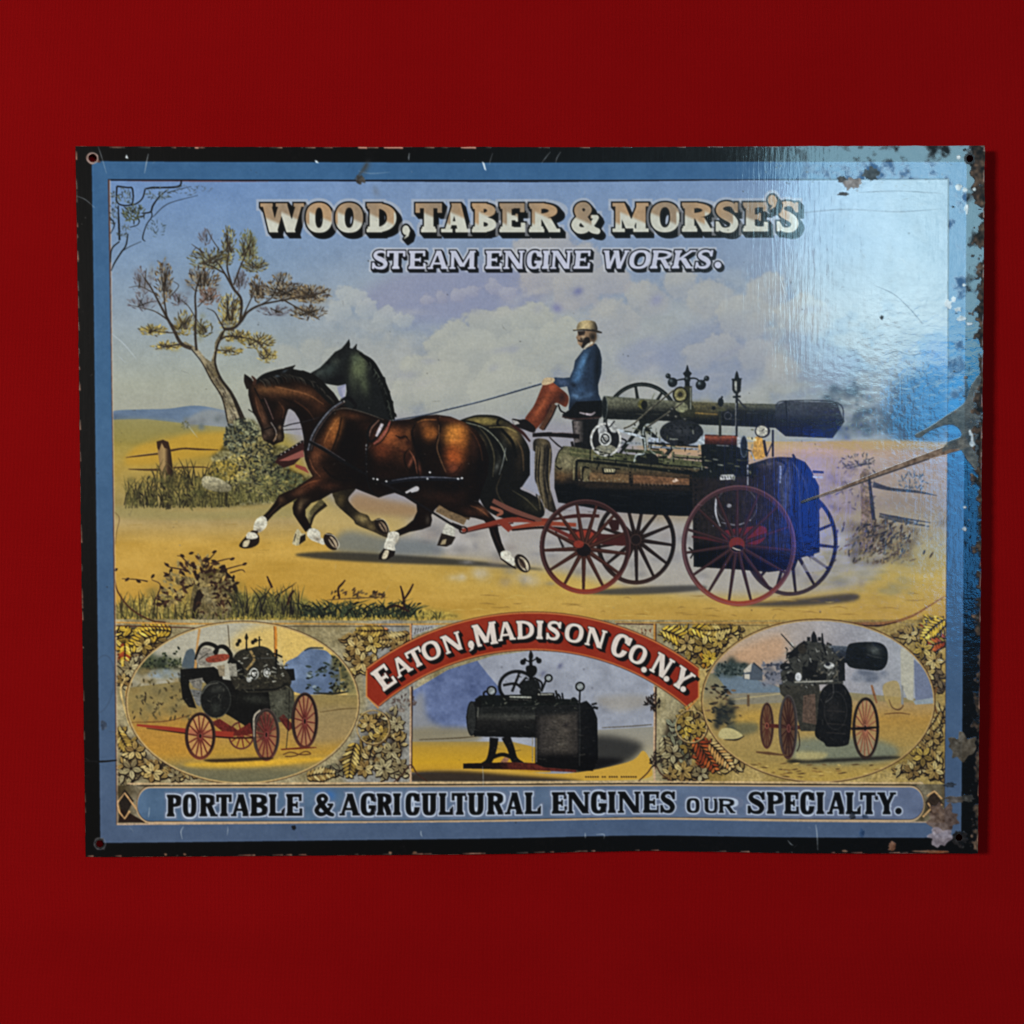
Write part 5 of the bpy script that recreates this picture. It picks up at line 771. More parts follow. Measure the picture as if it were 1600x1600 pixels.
RP1 = part('carriage_pole', V1); line([(215, 1132), (260, 1137), (310, 1143), (366, 1147)], [3, 6, 8, 9], (156, 62, 46), RP1); line([(230, 1137), (300, 1146), (366, 1152), (420, 1150)], [1, 2, 2.4, 3], (52, 24, 24), RP1)
oval(314, 1149, 21, 34, (196, 152, 112), None, alpha=.6); wv(314, 1149, 24, 37, 5, 14, (314, 1149), (92, 42, 34), (48, 30, 27), (140, 70, 50), part('wheel', V1), (2.8, 1.8)); oval(417, 1147, 18, 38, (150, 100, 78), None, alpha=.75); oval(414, 1135, 12, 22, (70, 44, 38), None, alpha=.6); wv(417, 1147, 21, 41, 5, 14, (417, 1147), (92, 42, 38), (60, 50, 46), (120, 52, 44), part('wheel', V1), (2.8, 1.8)); oval(477, 1125, 18, 40, (170, 118, 88), None, alpha=.7); wv(477, 1125, 21, 44, 5, 14, (477, 1126), (92, 44, 38), (46, 32, 30), (112, 56, 46), part('wheel', V1), (2.8, 1.8))
line([(398, 1150), (398, 1120), (408, 1108)], [2, 3, 2], (176, 164, 146), E1); line([(443, 1178), (455, 1174), (470, 1178), (486, 1177), (478, 1173), (462, 1180), (446, 1181)], 1.6, (96, 62, 38), V1)
soft([(320, 1186), (360, 1184), (420, 1182), (420, 1186), (340, 1190)], (50, 36, 28), 1.5, .9); line([(440, 1170), (470, 1168), (495, 1167)], [2, 3, 1], (110, 48, 34), V1)
GCLIP = PM
ring(380, 1097, 181.5, 126.5, 2.4, (196, 168, 116), V1); ring(380, 1097, 182.6, 127.6, 1.0, (76, 52, 36), V1)
for _ in range(70):
    x, y = rng.uniform(288, 462), rng.uniform(1044, 1130)
    line([(x, y), (x+rng.normal()*5, y+rng.normal()*5)], [1.3, .7], pick([(120, 116, 100), (18, 18, 18), (84, 82, 72), (60, 58, 52)]), E1, False, .7) if LAB[int((y-Y0)*S), int((x-X0)*S)] == E1 else None
blob(400, 1092, 26, 8, (66, 66, 58), .7, 8); blob(438, 1096, 8, 18, (104, 102, 88), .6); blob(340, 1076, 14, 8, (70, 70, 64), .7); line([(316, 1084), (326, 1070), (342, 1066)], [1, 2, 1], (110, 108, 98), E1)
# ------------------------------------------------------------------ centre picture
V2 = part('arched_picture', 0, 'centre picture of an engine standing on iron legs without wheels')
c2 = [(643, 1080), (700, 1046), (770, 1024), (830, 1016), (900, 1020), (960, 1036), (1021, 1066), (1021, 1219), (643, 1220)]; GCLIP = full(c2, False)*PM
poly(c2, lambda X, Y, sl: (col((166, 166, 174))+((N_MID[sl]-.5)*.14+(N_FINE[sl]-.5)*.05)[..., None]).astype(np.float32), V2)
poly([(640, 1060), (700, 1040), (741, 1026), (760, 1050), (785, 1080), (800, 1140), (640, 1150)], lambda X, Y, sl: (col((110, 121, 154))+((N_MID[sl]-.5)*.22+(N_FINE[sl]-.5)*.08)[..., None]).astype(np.float32), V2)
soft([(640, 1110), (660, 1080), (668, 1120), (690, 1138), (640, 1150)], (160, 156, 152), 6, .8); soft([(640, 1138), (740, 1138), (740, 1160), (640, 1160)], (150, 138, 112), 5, .9); line([(655, 1155), (720, 1152), (760, 1148)], [1, 1.6, .6], (90, 76, 56), V2)
poly([(640, 1158), (800, 1158), (860, 1172), (860, 1206), (640, 1206)], grad_v([(1154, (160, 140, 96)), (1168, (190, 152, 62)), (1190, (206, 162, 50)), (1206, (196, 152, 56))]), V2)
soft([(930, 1090), (1000, 1085), (1020, 1095), (1000, 1105), (960, 1110)], (168, 156, 140), 6, .6); line([(940, 1136), (980, 1134), (1018, 1131)], [1, 1.4, 1.4], (96, 84, 66), V2)
poly([(930, 1140), (1021, 1134), (1021, 1220), (900, 1220), (900, 1196)], grad_v([(1134, (158, 152, 140)), (1160, (166, 156, 138)), (1180, (186, 172, 140)), (1219, (200, 176, 116))]), V2)
soft([(920, 1150), (1000, 1160), (990, 1182), (970, 1192), (900, 1206)], (60, 58, 56), 7, .95); soft([(915, 1185), (975, 1186), (940, 1200), (900, 1206)], (22, 20, 22), 4, .9)
poly([(660, 1204), (760, 1200), (880, 1208), (980, 1190), (1005, 1172), (1018, 1200), (1005, 1216), (900, 1219), (780, 1213)], (208, 166, 74), V2, True); soft([(645, 1206), (720, 1204), (800, 1210), (890, 1217), (890, 1221), (645, 1221)], (62, 50, 40), 3, .95)
for k in range(22):
    if k not in (6, 9, 14): line([(914+k*3.7, 1213), (914+k*3.7+2.4, 1213.4)], 2.2, (60, 42, 30), V2, False)
blob(835+13, 1052, 4, 6, (120, 120, 140), .9, 40); blob(875, 1040, 4, 6, (112, 112, 134), .9, 35)
for x, y in ((784, 1042), (820, 1052), (912, 1045), (925, 1074)): blob(x, y, 2, 2, (110, 108, 116), .7)
E2 = part('steam_engine', V2)
line([(772, 1152), (770, 1170), (764, 1188), (752, 1196)], [14, 12, 10, 8], (22, 20, 20), E2); line([(790, 1150), (798, 1168), (804, 1186), (818, 1196)], [14, 11, 11, 10], (22, 20, 20), E2); line([(766, 1184), (785, 1178), (804, 1184)], 6, (22, 20, 20), E2); poly([(780, 1192), (788, 1182), (796, 1184), (790, 1194)], (150, 108, 84), E2)
poly([(724, 1192), (800, 1190), (900, 1194), (900, 1206), (820, 1202), (724, 1200)], grad_h([(724, (24, 20, 20)), (780, (40, 22, 20)), (800, (88, 40, 32)), (900, (96, 44, 36))]), E2)
b2 = [(740, 1095), (756, 1096), (850, 1100), (850, 1152), (742, 1150), (732, 1138), (728, 1120), (732, 1104)]
poly(b2, grad_v([(1094, (44, 44, 42)), (1112, (38, 38, 36)), (1119, (76, 74, 68)), (1126, (40, 38, 36)), (1152, (18, 18, 18))]), E2); oval(737, 1122, 8, 27, (52, 52, 50), E2); ring(737, 1122, 8, 27, 1.4, (18, 18, 18), E2); line([(748, 1098), (746, 1120)], 1.4, (120, 118, 108), E2)
f2 = [(836, 1104), (860, 1100), (905, 1098), (916, 1094), (926, 1104), (933, 1122), (934, 1185), (926, 1204), (850, 1198), (836, 1192)]
poly(f2, grad_h([(836, (30, 28, 28)), (846, (66, 60, 56)), (880, (84, 76, 68)), (900, (62, 56, 52)), (906, (26, 25, 26)), (934, (18, 18, 20))]), E2); M2 = full(f2, False); soft([(836, 1180), (930, 1180), (930, 1206), (836, 1206)], (16, 14, 15), 5, .95, M2); soft([(838, 1100), (900, 1098), (900, 1112), (838, 1116)], (30, 30, 30), 4, .9, M2)
line([(838, 1152), (838, 1190)], 1.4, (150, 140, 120), E2); line([(832, 1152), (832, 1190)], 1, (140, 130, 112), E2); line([(905, 1098), (906, 1140), (905, 1196)], 1.2, (60, 60, 58), E2); blob(884, 1132, 5, 4, (46, 40, 40), .8)
poly([(742, 1092), (750, 1086), (840, 1084), (846, 1090), (900, 1092), (905, 1100), (752, 1104)], (26, 28, 26), E2)
ring(808, 1072, 30, 26, 5, K1, E2); line([(800, 1080), (812, 1050)], 4, K1, E2); line([(786, 1070), (806, 1068), (820, 1080)], [4, 4, 4], K1, E2)
line([(829, 1016), (829, 1030), (830, 1062)], [1.4, 5, 6], K1, E2); poly([(829, 1016), (833, 1024), (830, 1032), (826, 1026)], K1, E2, True); poly([(823, 1040), (836, 1040), (839, 1048), (834, 1056), (826, 1056), (822, 1048)], K1, E2, True); poly([(818, 1064), (838, 1062), (844, 1072), (842, 1084), (814, 1084), (814, 1074)], (32, 33, 32), E2, True); line([(829, 1034), (820, 1031), (817, 1034)], 2, K1, E2); line([(829, 1034), (838, 1029), (842, 1032)], 2, K1, E2); line([(834, 1058), (846, 1066), (846, 1080)], [3, 3, 3], K1, E2); line([(822, 1058), (812, 1070)], [3, 4], K1, E2)
for x, y, r in ((817, 1034, 4.4), (842, 1032, 4.2), (820, 1030, 2.4), (839, 1028, 2.4)): oval(x, y, r, r, K1, E2)
for x, y, r in ((768, 1079, 8), (857, 1059, 6.5), (906, 1072, 7.6)): ring(x, y, r, r, 2.6, K1, E2); oval(x, y, r-2.6, r-2.6, (150, 152, 150), E2)
for P, w in (([(906, 1078), (905, 1098)], 2.6), ([(853, 1062), (846, 1080)], 3), ([(872, 1094), (868, 1078)], 3), ([(880, 1094), (878, 1082)], 2.4), ([(926, 1104), (934, 1106)], 4), ([(924, 1100), (932, 1098)], 3), ([(866, 1092), (872, 1084), (876, 1092)], 2.4), ([(890, 1096), (896, 1090), (903, 1096)], 3), ([(756, 1086), (756, 1082), (760, 1079)], 3), ([(748, 1092), (746, 1104)], 10)): line(P, w, K1, E2)
poly([(838, 1082), (866, 1082), (868, 1098), (838, 1098)], K1, E2); line([(840, 1084.5), (864, 1084)], 2.2, (170, 166, 154), E2); line([(796, 1088), (830, 1089)], 2.6, (176, 174, 162), E2); line([(796, 1092), (830, 1093)], 1, (110, 108, 98), E2)
for _ in range(34):
    x, y = rng.uniform(750, 900), rng.uniform(1086, 1108); line([(x, y), (x+rng.uniform(-5, 8), y+rng.uniform(-4, 4))], [1.5, .7], pick([(96, 96, 84), (14, 14, 14), (130, 128, 112), (20, 20, 20)]), E2)
for _ in range(16):
    x, y = rng.uniform(800, 845), rng.uniform(1050, 1084); line([(x, y), (x+rng.uniform(-4, 6), y+rng.uniform(-6, 6))], [1.5, .7], pick([(150, 148, 144), (30, 30, 30), (20, 20, 20), (20, 20, 20)]), E2)
for _ in range(120):
    x, y = rng.uniform(740, 930), rng.uniform(1090, 1195)
    if LAB[int((y-Y0)*S), int((x-X0)*S)] == E2: line([(x, y), (x+rng.uniform(2, 12), y+rng.normal()*1.5)], [1.2, .5], pick([(96, 92, 84), (14, 14, 14), (70, 66, 60), (120, 114, 102)]), E2, False, .5)
GCLIP = PM
for x in (642, 1022):
    line([(x, 974), (x, 1010)], 3, (196, 148, 100) if x < 800 else (190, 140, 70), ORN); line([(x+2, 974), (x+2, 1010)], 1.4, (70, 44, 36), ORN)
    line([(x, 1072), (x, 1110), (x-.5, 1160), (x, 1222)], [3, 2, 3, 3], (206, 172, 138), ORN); line([(x+2, 1072), (x+2, 1130), (x+1.5, 1200)], [3, 1.6, 1.6], (60, 40, 34), ORN)
    line([(x-26, 1221), (x-12, 1208), (x, 1194), (x+10, 1208), (x+26, 1220)], 1.8, (76, 48, 38), ORN)
tuft(632, 1098, 18, 14, 26, [(110, 92, 84), (84, 70, 66), (140, 124, 110)], (6, 10), 2.4, lab=ORN); tuft(1020, 1096, 12, 12, 34, [(34, 28, 26), (56, 44, 40)], (6, 11), 3, lab=ORN); tuft(1024, 1185, 10, 12, 24, [(40, 32, 28), (60, 48, 40)], (6, 11), 3, lab=ORN)
poly([(644, 976), (690, 976), (676, 982), (650, 992), (644, 996)], (168, 164, 160), ORN); 
for k in range(7): line([(648+k*4.2, 990-k*1.6), (650+k*4.2, 982-k*.6)], 1, (56, 50, 50), ORN)
poly([(980, 976), (1020, 977), (1020, 998), (1000, 986)], (176, 160, 130), ORN); tuft(1008, 985, 10, 5, 8, [(120, 80, 56), (84, 56, 44)], (4, 7), 2, lab=ORN)
# ------------------------------------------------------------------ right oval picture
V3 = part('oval_picture', 0, 'right oval picture of an engine seen from behind with drum shaped chimney cap')
o3 = ell(1277, 1093, 180, 125, 0, 72); GCLIP = full(o3, False)*PM
poly(o3, lambda X, Y, sl: (np.stack([np.interp(X, [1100, 1200, 1320, 1460], v) for v in ((196, 184, 170, 176), (164, 166, 164, 176), (132, 152, 166, 178))], -1)/255+((N_MID[sl]-.5)*.10)[..., None]).astype(np.float32), V3)
soft([(1140, 1020), (1220, 990), (1220, 1030), (1160, 1040)], (204, 160, 122), 9, .7)
poly([(1090, 1050), (1150, 1052), (1230, 1075), (1330, 1080), (1465, 1092), (1465, 1230), (1090, 1230)], grad_v([(1050, (138, 132, 106)), (1080, (150, 138, 108)), (1110, (176, 146, 88)), (1150, (178, 150, 94)), (1185, (170, 144, 88)), (1215, (190, 158, 84))]), V3)
poly([(1120, 1050), (1160, 1056), (1215, 1072), (1218, 1084), (1140, 1086), (1130, 1070)], (122, 134, 144), V3, True); poly([(1138, 1082), (1220, 1080), (1222, 1096), (1140, 1100)], (150, 140, 120), V3); line([(1140, 1092), (1220, 1082)], 1.6, (190, 172, 130), V3); line([(1168, 1084), (1168, 1102)], 4, (110, 88, 66), V3)
for _ in range(40): blob(rng.uniform(1118, 1165), 1052-abs(rng.normal())*10, rng.uniform(5, 10), rng.uniform(4, 9), pick([(66, 76, 72), (48, 56, 52), (88, 96, 92)]), .6)
for _ in range(30): blob(rng.uniform(1192, 1225), rng.uniform(1036, 1068), rng.uniform(4, 8), rng.uniform(4, 9), pick([(118, 118, 130), (140, 138, 144), (96, 98, 108)]), .6)
for _ in range(80): leaf(rng.uniform(1116, 1165), 1054-abs(rng.normal())*10, rng.uniform(4, 8), 3.2, rng.uniform(-1.5, 1.5), pick([(52, 62, 58), (76, 86, 82), (40, 48, 46), (104, 110, 104)]), V3)
for _ in range(60): leaf(rng.uniform(1190, 1226), rng.uniform(1034, 1068), rng.uniform(4, 8), 3, rng.uniform(-1.5, 1.5), pick([(92, 94, 104), (124, 124, 132), (70, 72, 84)]), V3)
poly([(1160, 1050), (1176, 1034), (1190, 1044), (1190, 1062), (1160, 1060)], (92, 98, 106), V3); poly([(1160, 1046), (1174, 1034), (1172, 1048), (1162, 1050)], (198, 188, 172), V3); poly([(1162, 1052), (1170, 1052), (1170, 1060), (1162, 1059)], (206, 196, 180), V3); line([(1176, 1034), (1190, 1046)], 2, (60, 62, 68), V3)
for _ in range(70): leaf(rng.normal(1124, 11), rng.uniform(1066, 1130), rng.uniform(6, 12), 3.4, rng.uniform(-.7, .7), pick([(40, 40, 40), (56, 52, 44), (130, 104, 76), (84, 70, 54), (34, 34, 36)]), V3)
for _ in range(36): blob(rng.uniform(1118, 1150), rng.uniform(1095, 1140), rng.uniform(4, 8), rng.uniform(4, 8), pick([(52, 56, 54), (72, 72, 62), (38, 40, 42)]), .6)
soft([(1150, 1120), (1190, 1110), (1190, 1135), (1150, 1142)], (196, 158, 80), 5, .8); soft([(1140, 1130), (1180, 1128), (1180, 1142), (1140, 1148)], (92, 96, 84), 4, .7)
poly([(1122, 1150), (1126, 1138), (1140, 1136), (1156, 1144), (1158, 1150), (1140, 1154)], (198, 182, 132), V3, True); line([(1130, 1154), (1150, 1154), (1162, 1148)], [1, 3, 1], (60, 50, 40), V3)
poly([(1320, 1092), (1465, 1096), (1465, 1160), (1380, 1165), (1330, 1150)], grad_v([(1092, (178, 150, 110)), (1120, (184, 144, 76)), (1160, (178, 148, 88))]), V3); soft([(1240, 1155), (1345, 1150), (1400, 1165), (1380, 1186), (1250, 1190)], (128, 132, 116), 6, .85); soft([(1236, 1184), (1310, 1182), (1390, 1178), (1400, 1182), (1300, 1188), (1236, 1190)], (40, 36, 32), 1.6, .9); soft([(1245, 1172), (1290, 1174), (1280, 1184), (1245, 1184)], (196, 178, 124), 3, .8)
for _ in range(50): leaf(rng.uniform(1140, 1420), rng.uniform(1190, 1214), rng.uniform(6, 16), 2, rng.uniform(-.15, .15), pick([(120, 92, 56), (146, 112, 64), (206, 176, 106), (96, 72, 46)]), V3)
poly([(1405, 1010), (1413, 1012), (1426, 1026), (1425, 1092), (1416, 1090), (1406, 1066)], (190, 182, 164), V3); poly([(1426, 1028), (1440, 1040), (1456, 1056), (1456, 1088), (1428, 1092)], (128, 132, 150), V3); poly([(1425, 1092), (1456, 1087), (1458, 1096), (1428, 1098)], (160, 164, 166), V3)
for _ in range(26): blob(rng.uniform(1322, 1385), rng.uniform(1046, 1062), rng.uniform(5, 10), rng.uniform(3, 6), pick([(128, 130, 140), (150, 150, 156), (104, 108, 120)]), .6)
poly([(1380, 1066), (1400, 1062), (1406, 1086), (1400, 1104), (1386, 1100), (1378, 1080)], (182, 154, 96), V3, True, .75); line([(1387, 1090), (1392, 1102), (1402, 1106), (1409, 1100), (1407, 1092)], [1, 1.6, 2.6, 1.6, 1], (110, 80, 54), V3); line([(1408, 1068), (1408, 1098)], [3, 4], (150, 146, 140), V3); line([(1360, 1068), (1364, 1082), (1368, 1096)], [3, 4, 3], (150, 104, 70), V3); line([(1380, 1113), (1402, 1111), (1420, 1113)], [1, 2, .8], (110, 76, 46), V3)
E3 = part('steam_engine', V3)
oval(1197, 1132, 9, 33, (96, 66, 54), None, alpha=.75); wv(1197, 1132, 11, 36, 3.6, 12, (1197, 1132), (96, 56, 44), (66, 44, 38), (84, 46, 38), part('wheel', V3), (2, 1.4), hubc=(70, 36, 30))
line([(1200, 1132), (1240, 1134), (1290, 1136)], 6, (92, 46, 38), E3)
poly([(1216, 1068), (1230, 1066), (1278, 1064), (1280, 1082), (1276, 1140), (1250, 1140), (1238, 1100), (1218, 1082)], (66, 62, 54), E3); poly([(1254, 1085), (1272, 1082), (1274, 1130), (1252, 1126)], (118, 92, 78), E3, alpha=.7)
b3 = [(1278, 1092), (1284, 1074), (1300, 1064), (1314, 1066), (1325, 1080), (1330, 1100), (1326, 1150), (1320, 1162), (1292, 1164), (1286, 1158), (1272, 1146), (1276, 1120)]
poly(b3, (30, 29, 29), E3, True); M3 = full(b3); blob(1300, 1105, 14, 18, (52, 48, 46), .8, 0, M3); ring(1304, 1108, 18, 30, 1.2, (64, 60, 58), E3, alpha=.8); line([(1300, 1064), (1300, 1084), (1288, 1096)], 1, (96, 92, 88), E3)
for y in (1108, 1128, 1142): line([(1290, y), (1320, y+2)], 1.2, (64, 58, 54), E3)
poly([(1276, 1006), (1322, 1008), (1326, 1016), (1322, 1034), (1270, 1030)], grad_v([(1006, (110, 116, 124)), (1016, (66, 70, 78)), (1034, (20, 20, 24))]), E3)
poly([(1322, 1010), (1330, 1003), (1362, 1001), (1378, 1005), (1385, 1016), (1384, 1034), (1374, 1045), (1350, 1044), (1326, 1040), (1320, 1026)], (30, 31, 31), E3, True); blob(1364, 1014, 12, 8, (96, 98, 94), .9, 25); line([(1352, 1020), (1364, 1024), (1376, 1026)], 1, (84, 84, 80), E3)
poly([(1222, 1070), (1218, 1050), (1232, 1034), (1228, 1022), (1246, 1010), (1258, 1000), (1284, 1002), (1296, 1012), (1314, 1030), (1316, 1066)], (70, 68, 62), E3)
for P, w in (([(1270, 1030), (1268, 1052), (1290, 1056)], [14, 16, 10]), ([(1312, 1030), (1314, 1062)], [12, 10]), ([(1256, 1040), (1258, 1060)], [8, 10]), ([(1232, 1024), (1250, 1010), (1258, 1002)], [9, 12, 8]), ([(1284, 1004), (1290, 1022)], [4, 3]), ([(1271, 1002), (1270, 992), (1270, 985)], [10, 8, 1.4]), ([(1262, 994), (1262, 1000)], 5), ([(1279, 994), (1279, 1000)], 5), ([(1283, 988), (1284, 1004)], [2, 4]), ([(1290, 1004), (1298, 1006)], [5, 2]), ([(1219, 989), (1240, 1012)], [1.4, 1.8])): line(P, w, (34, 33, 32), E3)
oval(1233, 1022, 6, 5, (30, 28, 28), E3); oval(1252, 1012, 7, 8, (58, 52, 44), E3); oval(1226, 1040, 9, 6, (36, 36, 38), E3); line([(1234, 1002), (1238, 1008)], 2, (200, 196, 186), E3)
for _ in range(120):
    x, y = rng.uniform(1222, 1312), rng.uniform(1008, 1072); line([(x, y), (x+rng.uniform(-6, 8), y+rng.uniform(-7, 7))], [2, .9], pick([(150, 146, 138), (34, 32, 32), (104, 98, 88), (30, 29, 29), (122, 112, 96), (26, 25, 25)]), E3)
oval(1294, 1038, 8, 5, (190, 186, 180), E3); oval(1292, 1036, 4, 3, (44, 44, 48), E3); oval(1246, 1056, 5, 7, (196, 192, 190), E3); oval(1234, 1056, 6, 7, (36, 34, 34), E3); line([(1240, 1064), (1300, 1062)], 2.4, (164, 158, 146), E3)
oval(1230, 1134, 13, 46, (84, 56, 48), None, alpha=.8); wv(1230, 1134, 15, 50, 4.6, 14, (1231, 1136), (66, 38, 34), (66, 58, 56), (70, 34, 30), part('wheel', V3), (2.4, 1.6), hubc=(84, 44, 38)); oval(1351, 1135, 18, 44, (176, 140, 104), None, alpha=.6); wv(1351, 1135, 21, 48, 4.6, 16, (1350, 1135), (122, 78, 58), (40, 30, 26), (56, 40, 34), part('wheel', V3), (2.6, 1.7)); line([(1328, 1136), (1352, 1135), (1372, 1133)], [4, 5, 2], (36, 26, 24), E3)
for _ in range(60):
    x, y = rng.uniform(1220, 1330), rng.uniform(1066, 1160)
    if LAB[int((y-Y0)*S), int((x-X0)*S)] == E3: line([(x, y), (x+rng.normal()*3, y+rng.uniform(2, 9))], [1.2, .5], pick([(84, 78, 72), (16, 16, 16), (60, 56, 52)]), E3, False, .6)
line([(1180, 1173), (1200, 1175), (1228, 1178)], [2, 5, 2], (110, 80, 54), V3); line([(1246, 1140), (1248, 1160), (1244, 1172)], 1.4, (50, 40, 34), E3)
GCLIP = PM
ring(1277, 1093, 181.5, 126.5, 2.2, (190, 158, 104), V3); ring(1277, 1093, 182.6, 127.6, 1.2, (80, 54, 36), V3)
# ------------------------------------------------------------------ banner, ribbon
BAN = part('arched_banner', 0, 'red arched banner carrying cream capitals')
def arc(R, a0, a1, n=40, cx=832, cy=1385):
    t = np.radians(np.linspace(a0, a1, n)); return np.c_[cx+R*np.sin(t), cy-R*np.cos(t)]
ban = np.vstack([arc(428, -37.2, 37.2), [(1091, 1088)], arc(370, 40.2, -40.4), [(573, 1087)]])
poly(ban, lambda X, Y, sl: (col((151, 54, 34))+((N_MID[sl]-.5)*.06+(N_FINE[sl]-.5)*.02)[..., None]).astype(np.float32), BAN)
line(arc(428, -37.2, 37.2), 2.2, (206, 132, 76), BAN, False); line(arc(429.4, -37.2, 37.2), .9, (76, 32, 26), BAN, False); line(arc(371, -40.2, 40.2), 2, (198, 120, 70), BAN, False); line(arc(369.4, -40.2, 40.2), 1, (84, 40, 30), BAN, False)
for P in ([(573, 1046), (573, 1087), (592, 1106)], [(1091, 1046), (1091, 1088), (1072, 1108)]): line(P, 2.2, (206, 140, 76), BAN, False)
RIB = part('ribbon_panel', 0, 'long blue panel with rounded ends under the small pictures')
poly([(183, 1226), (600, 1224), (1000, 1223), (1474, 1221), (1474, 1281), (1000, 1281), (600, 1285), (183, 1288)], lambda X, Y, sl: (col((112, 100, 78))+((N_MID[sl]-.5)*.5)[..., None]).astype(np.float32), ORN)
for P, c in (([(186, 1250), (196, 1232), (210, 1250), (196, 1276)], (46, 38, 32)), ([(186, 1284), (190, 1262), (205, 1270), (230, 1284)], (48, 32, 26)), ([(1444, 1250), (1456, 1230), (1472, 1252), (1458, 1276)], (62, 48, 38))): poly(P, c, ORN)
for P in ([(184, 1254), (196, 1238), (214, 1262), (230, 1284)], [(184, 1252), (188, 1268), (196, 1278), (204, 1266)], [(1446, 1240), (1458, 1232), (1470, 1244)], [(1448, 1250), (1458, 1266), (1470, 1252)], [(1440, 1272), (1456, 1256), (1470, 1270)]): line(P, 3, (204, 164, 116), ORN, False)
rib = np.vstack([ell(236, 1256.5, 21, 27.5, 0, 40)[10:31], [(700, 1228.0)], ell(1420, 1251.5, 22, 26.5, 0, 40)[30:], ell(1420, 1251.5, 22, 26.5, 0, 40)[:11]])
rib = np.vstack([[(236, 1284)], ell(236, 1256.5, 21, 27.5, 0, 40)[11:30], [(236, 1229), (800, 1227), (1420, 1225)], ell(1420, 1251.5, 22, 26.5, 0, 40)[31:], ell(1420, 1251.5, 22, 26.5, 0, 40)[:10], [(1420, 1278), (1000, 1279.5), (600, 1283)]])
poly(rib, lambda X, Y, sl: (np.stack([np.interp(X, [200, 460, 560, 1450], v) for v in ((92, 94, 98, 112), (115, 116, 118, 120), (140, 140, 140, 142))], -1)/255+((N_MID[sl]-.5)*.08+(N_STR[sl]-.5)*.06+(N_FINE[sl]-.5)*.02)[..., None]).astype(np.float32), RIB)
blob(515, 1242, 12, 9, (70, 118, 176), .8); blob(500, 1236, 10, 4, (74, 120, 176), .5)
line(np.vstack([rib, rib[:1]]), 2.4, (200, 172, 136), RIB, False); line(np.vstack([rib, rib[:1]])+(0, -1.9), 1, (60, 46, 38), RIB, False, alpha=.8)
line([(183, 1287), (600, 1284.5), (1000, 1281.5), (1474, 1280)], [3, 2.6, 2.2, 2], (186, 160, 136), ORN, False); line([(183, 1289), (420, 1287), (620, 1286.5), (1000, 1283.5), (1474, 1282)], [1, 1.6, .8, 1.4, 1], (44, 38, 40), ORN, False)
line([(200, 1223.5), (600, 1222.5), (1000, 1221), (1440, 1219.5)], [2.4, 2.8, 2.4, 2.4], (206, 176, 136), ORN, False); line([(215, 1226.5), (600, 1225.5), (1000, 1224), (1430, 1222.5)], [1.2, 1.2, 1.6, 1.2], (40, 34, 34), ORN, False)
# picture edge lines and corner branches
FR = part('corner_branches', PIC)
line([(170, 281), (500, 281.5), (820, 283), (1160, 281.5), (1481, 283)], [5, 5.4, 5.4, 5, 2.4], (20, 24, 38), FR, False); line([(200, 284), (330, 284), (420, 284.5)], [.5, 1.6, .5], (120, 84, 84), FR, False); line([(1480, 283), (1479, 700), (1474, 1280)], 1.8, (70, 60, 56), FR, False); line([(171, 282), (175, 580), (178, 780), (181, 1000), (183, 1288)], [3, 2.2, 2.6, 1.6, 2], (92, 62, 52), FR, False); line([(173.5, 282), (177, 580), (180, 780), (183, 1000), (185, 1288)], 1.2, (196, 176, 160), FR, False, alpha=.8)
GB = (28, 30, 32)
for P, w in (([(285, 282), (280, 292), (255, 294), (240, 294), (228, 296)], [2, 3, 2.4, 3, 2]), ([(228, 296), (224, 310), (216, 318), (206, 322)], [2, 2, 2, 1.6]), ([(184, 292), (200, 294), (208, 296), (208, 318), (196, 322), (184, 316), (184, 292)], [2.4, 2, 2.4, 2, 2, 2, 2.4]), ([(262, 298), (250, 308), (240, 322), (236, 332), (222, 334)], [1.6, 2, 2.6, 2.4, 1.4]), ([(238, 332), (238, 340), (230, 352), (224, 372), (228, 378)], [1.4, 1.6, 1.2, 1.6, .8]), ([(186, 322), (187, 350), (188, 376)], [1.6, 2.8, 3]), ([(188, 378), (176, 390), (174, 412)], [1.8, 2, 1]), ([(201, 366), (198, 384), (190, 396), (180, 412), (175, 424)], [1.6, 2, 2.4, 2, 1]), ([(194, 392), (204, 386), (222, 378)], [1, .8, .6]), ([(206, 338), (218, 344), (216, 352), (204, 356)], [1.4, 1.6, 1.2, 1]), ([(173, 340), (180, 352), (174, 366)], [1.4, 1.4, 1]), ([(262, 302), (275, 298), (300, 292)], [1, .8, .5]), ([(240, 340), (256, 324), (272, 316), (310, 306)], [.8, 1, .8, .5])): line(P, w, GB, FR)
tuft(210, 334, 18, 14, 60, [(88, 92, 66), (66, 70, 56), (110, 112, 80), (46, 48, 44)], (6, 12), 1.8, lab=FR); tuft(248, 304, 20, 10, 40, [(92, 102, 104), (66, 74, 76), (110, 120, 120)], (4, 9), 1.6, lab=FR); tuft(196, 306, 12, 14, 34, [(90, 98, 92), (66, 72, 70), (120, 126, 116)], (4, 8), 1.6, lab=FR); tuft(244, 358, 16, 14, 24, [(100, 112, 116), (70, 80, 84)], (5, 9), 1.4, lab=FR); tuft(178, 330, 6, 30, 34, [(60, 64, 62), (96, 102, 96)], (4, 8), 1.4, lab=FR); tuft(300, 298, 34, 8, 36, [(104, 114, 124), (78, 86, 92)], (4, 8), 1.2, lab=FR); tuft(194, 362, 10, 10, 20, [(70, 76, 74), (104, 110, 108)], (4, 8), 1.4, lab=FR)
line([(181, 800), (188, 810), (184, 830), (182, 850)], [.8, 1, 1, .6], (120, 96, 66), FR)
GCLIP = None
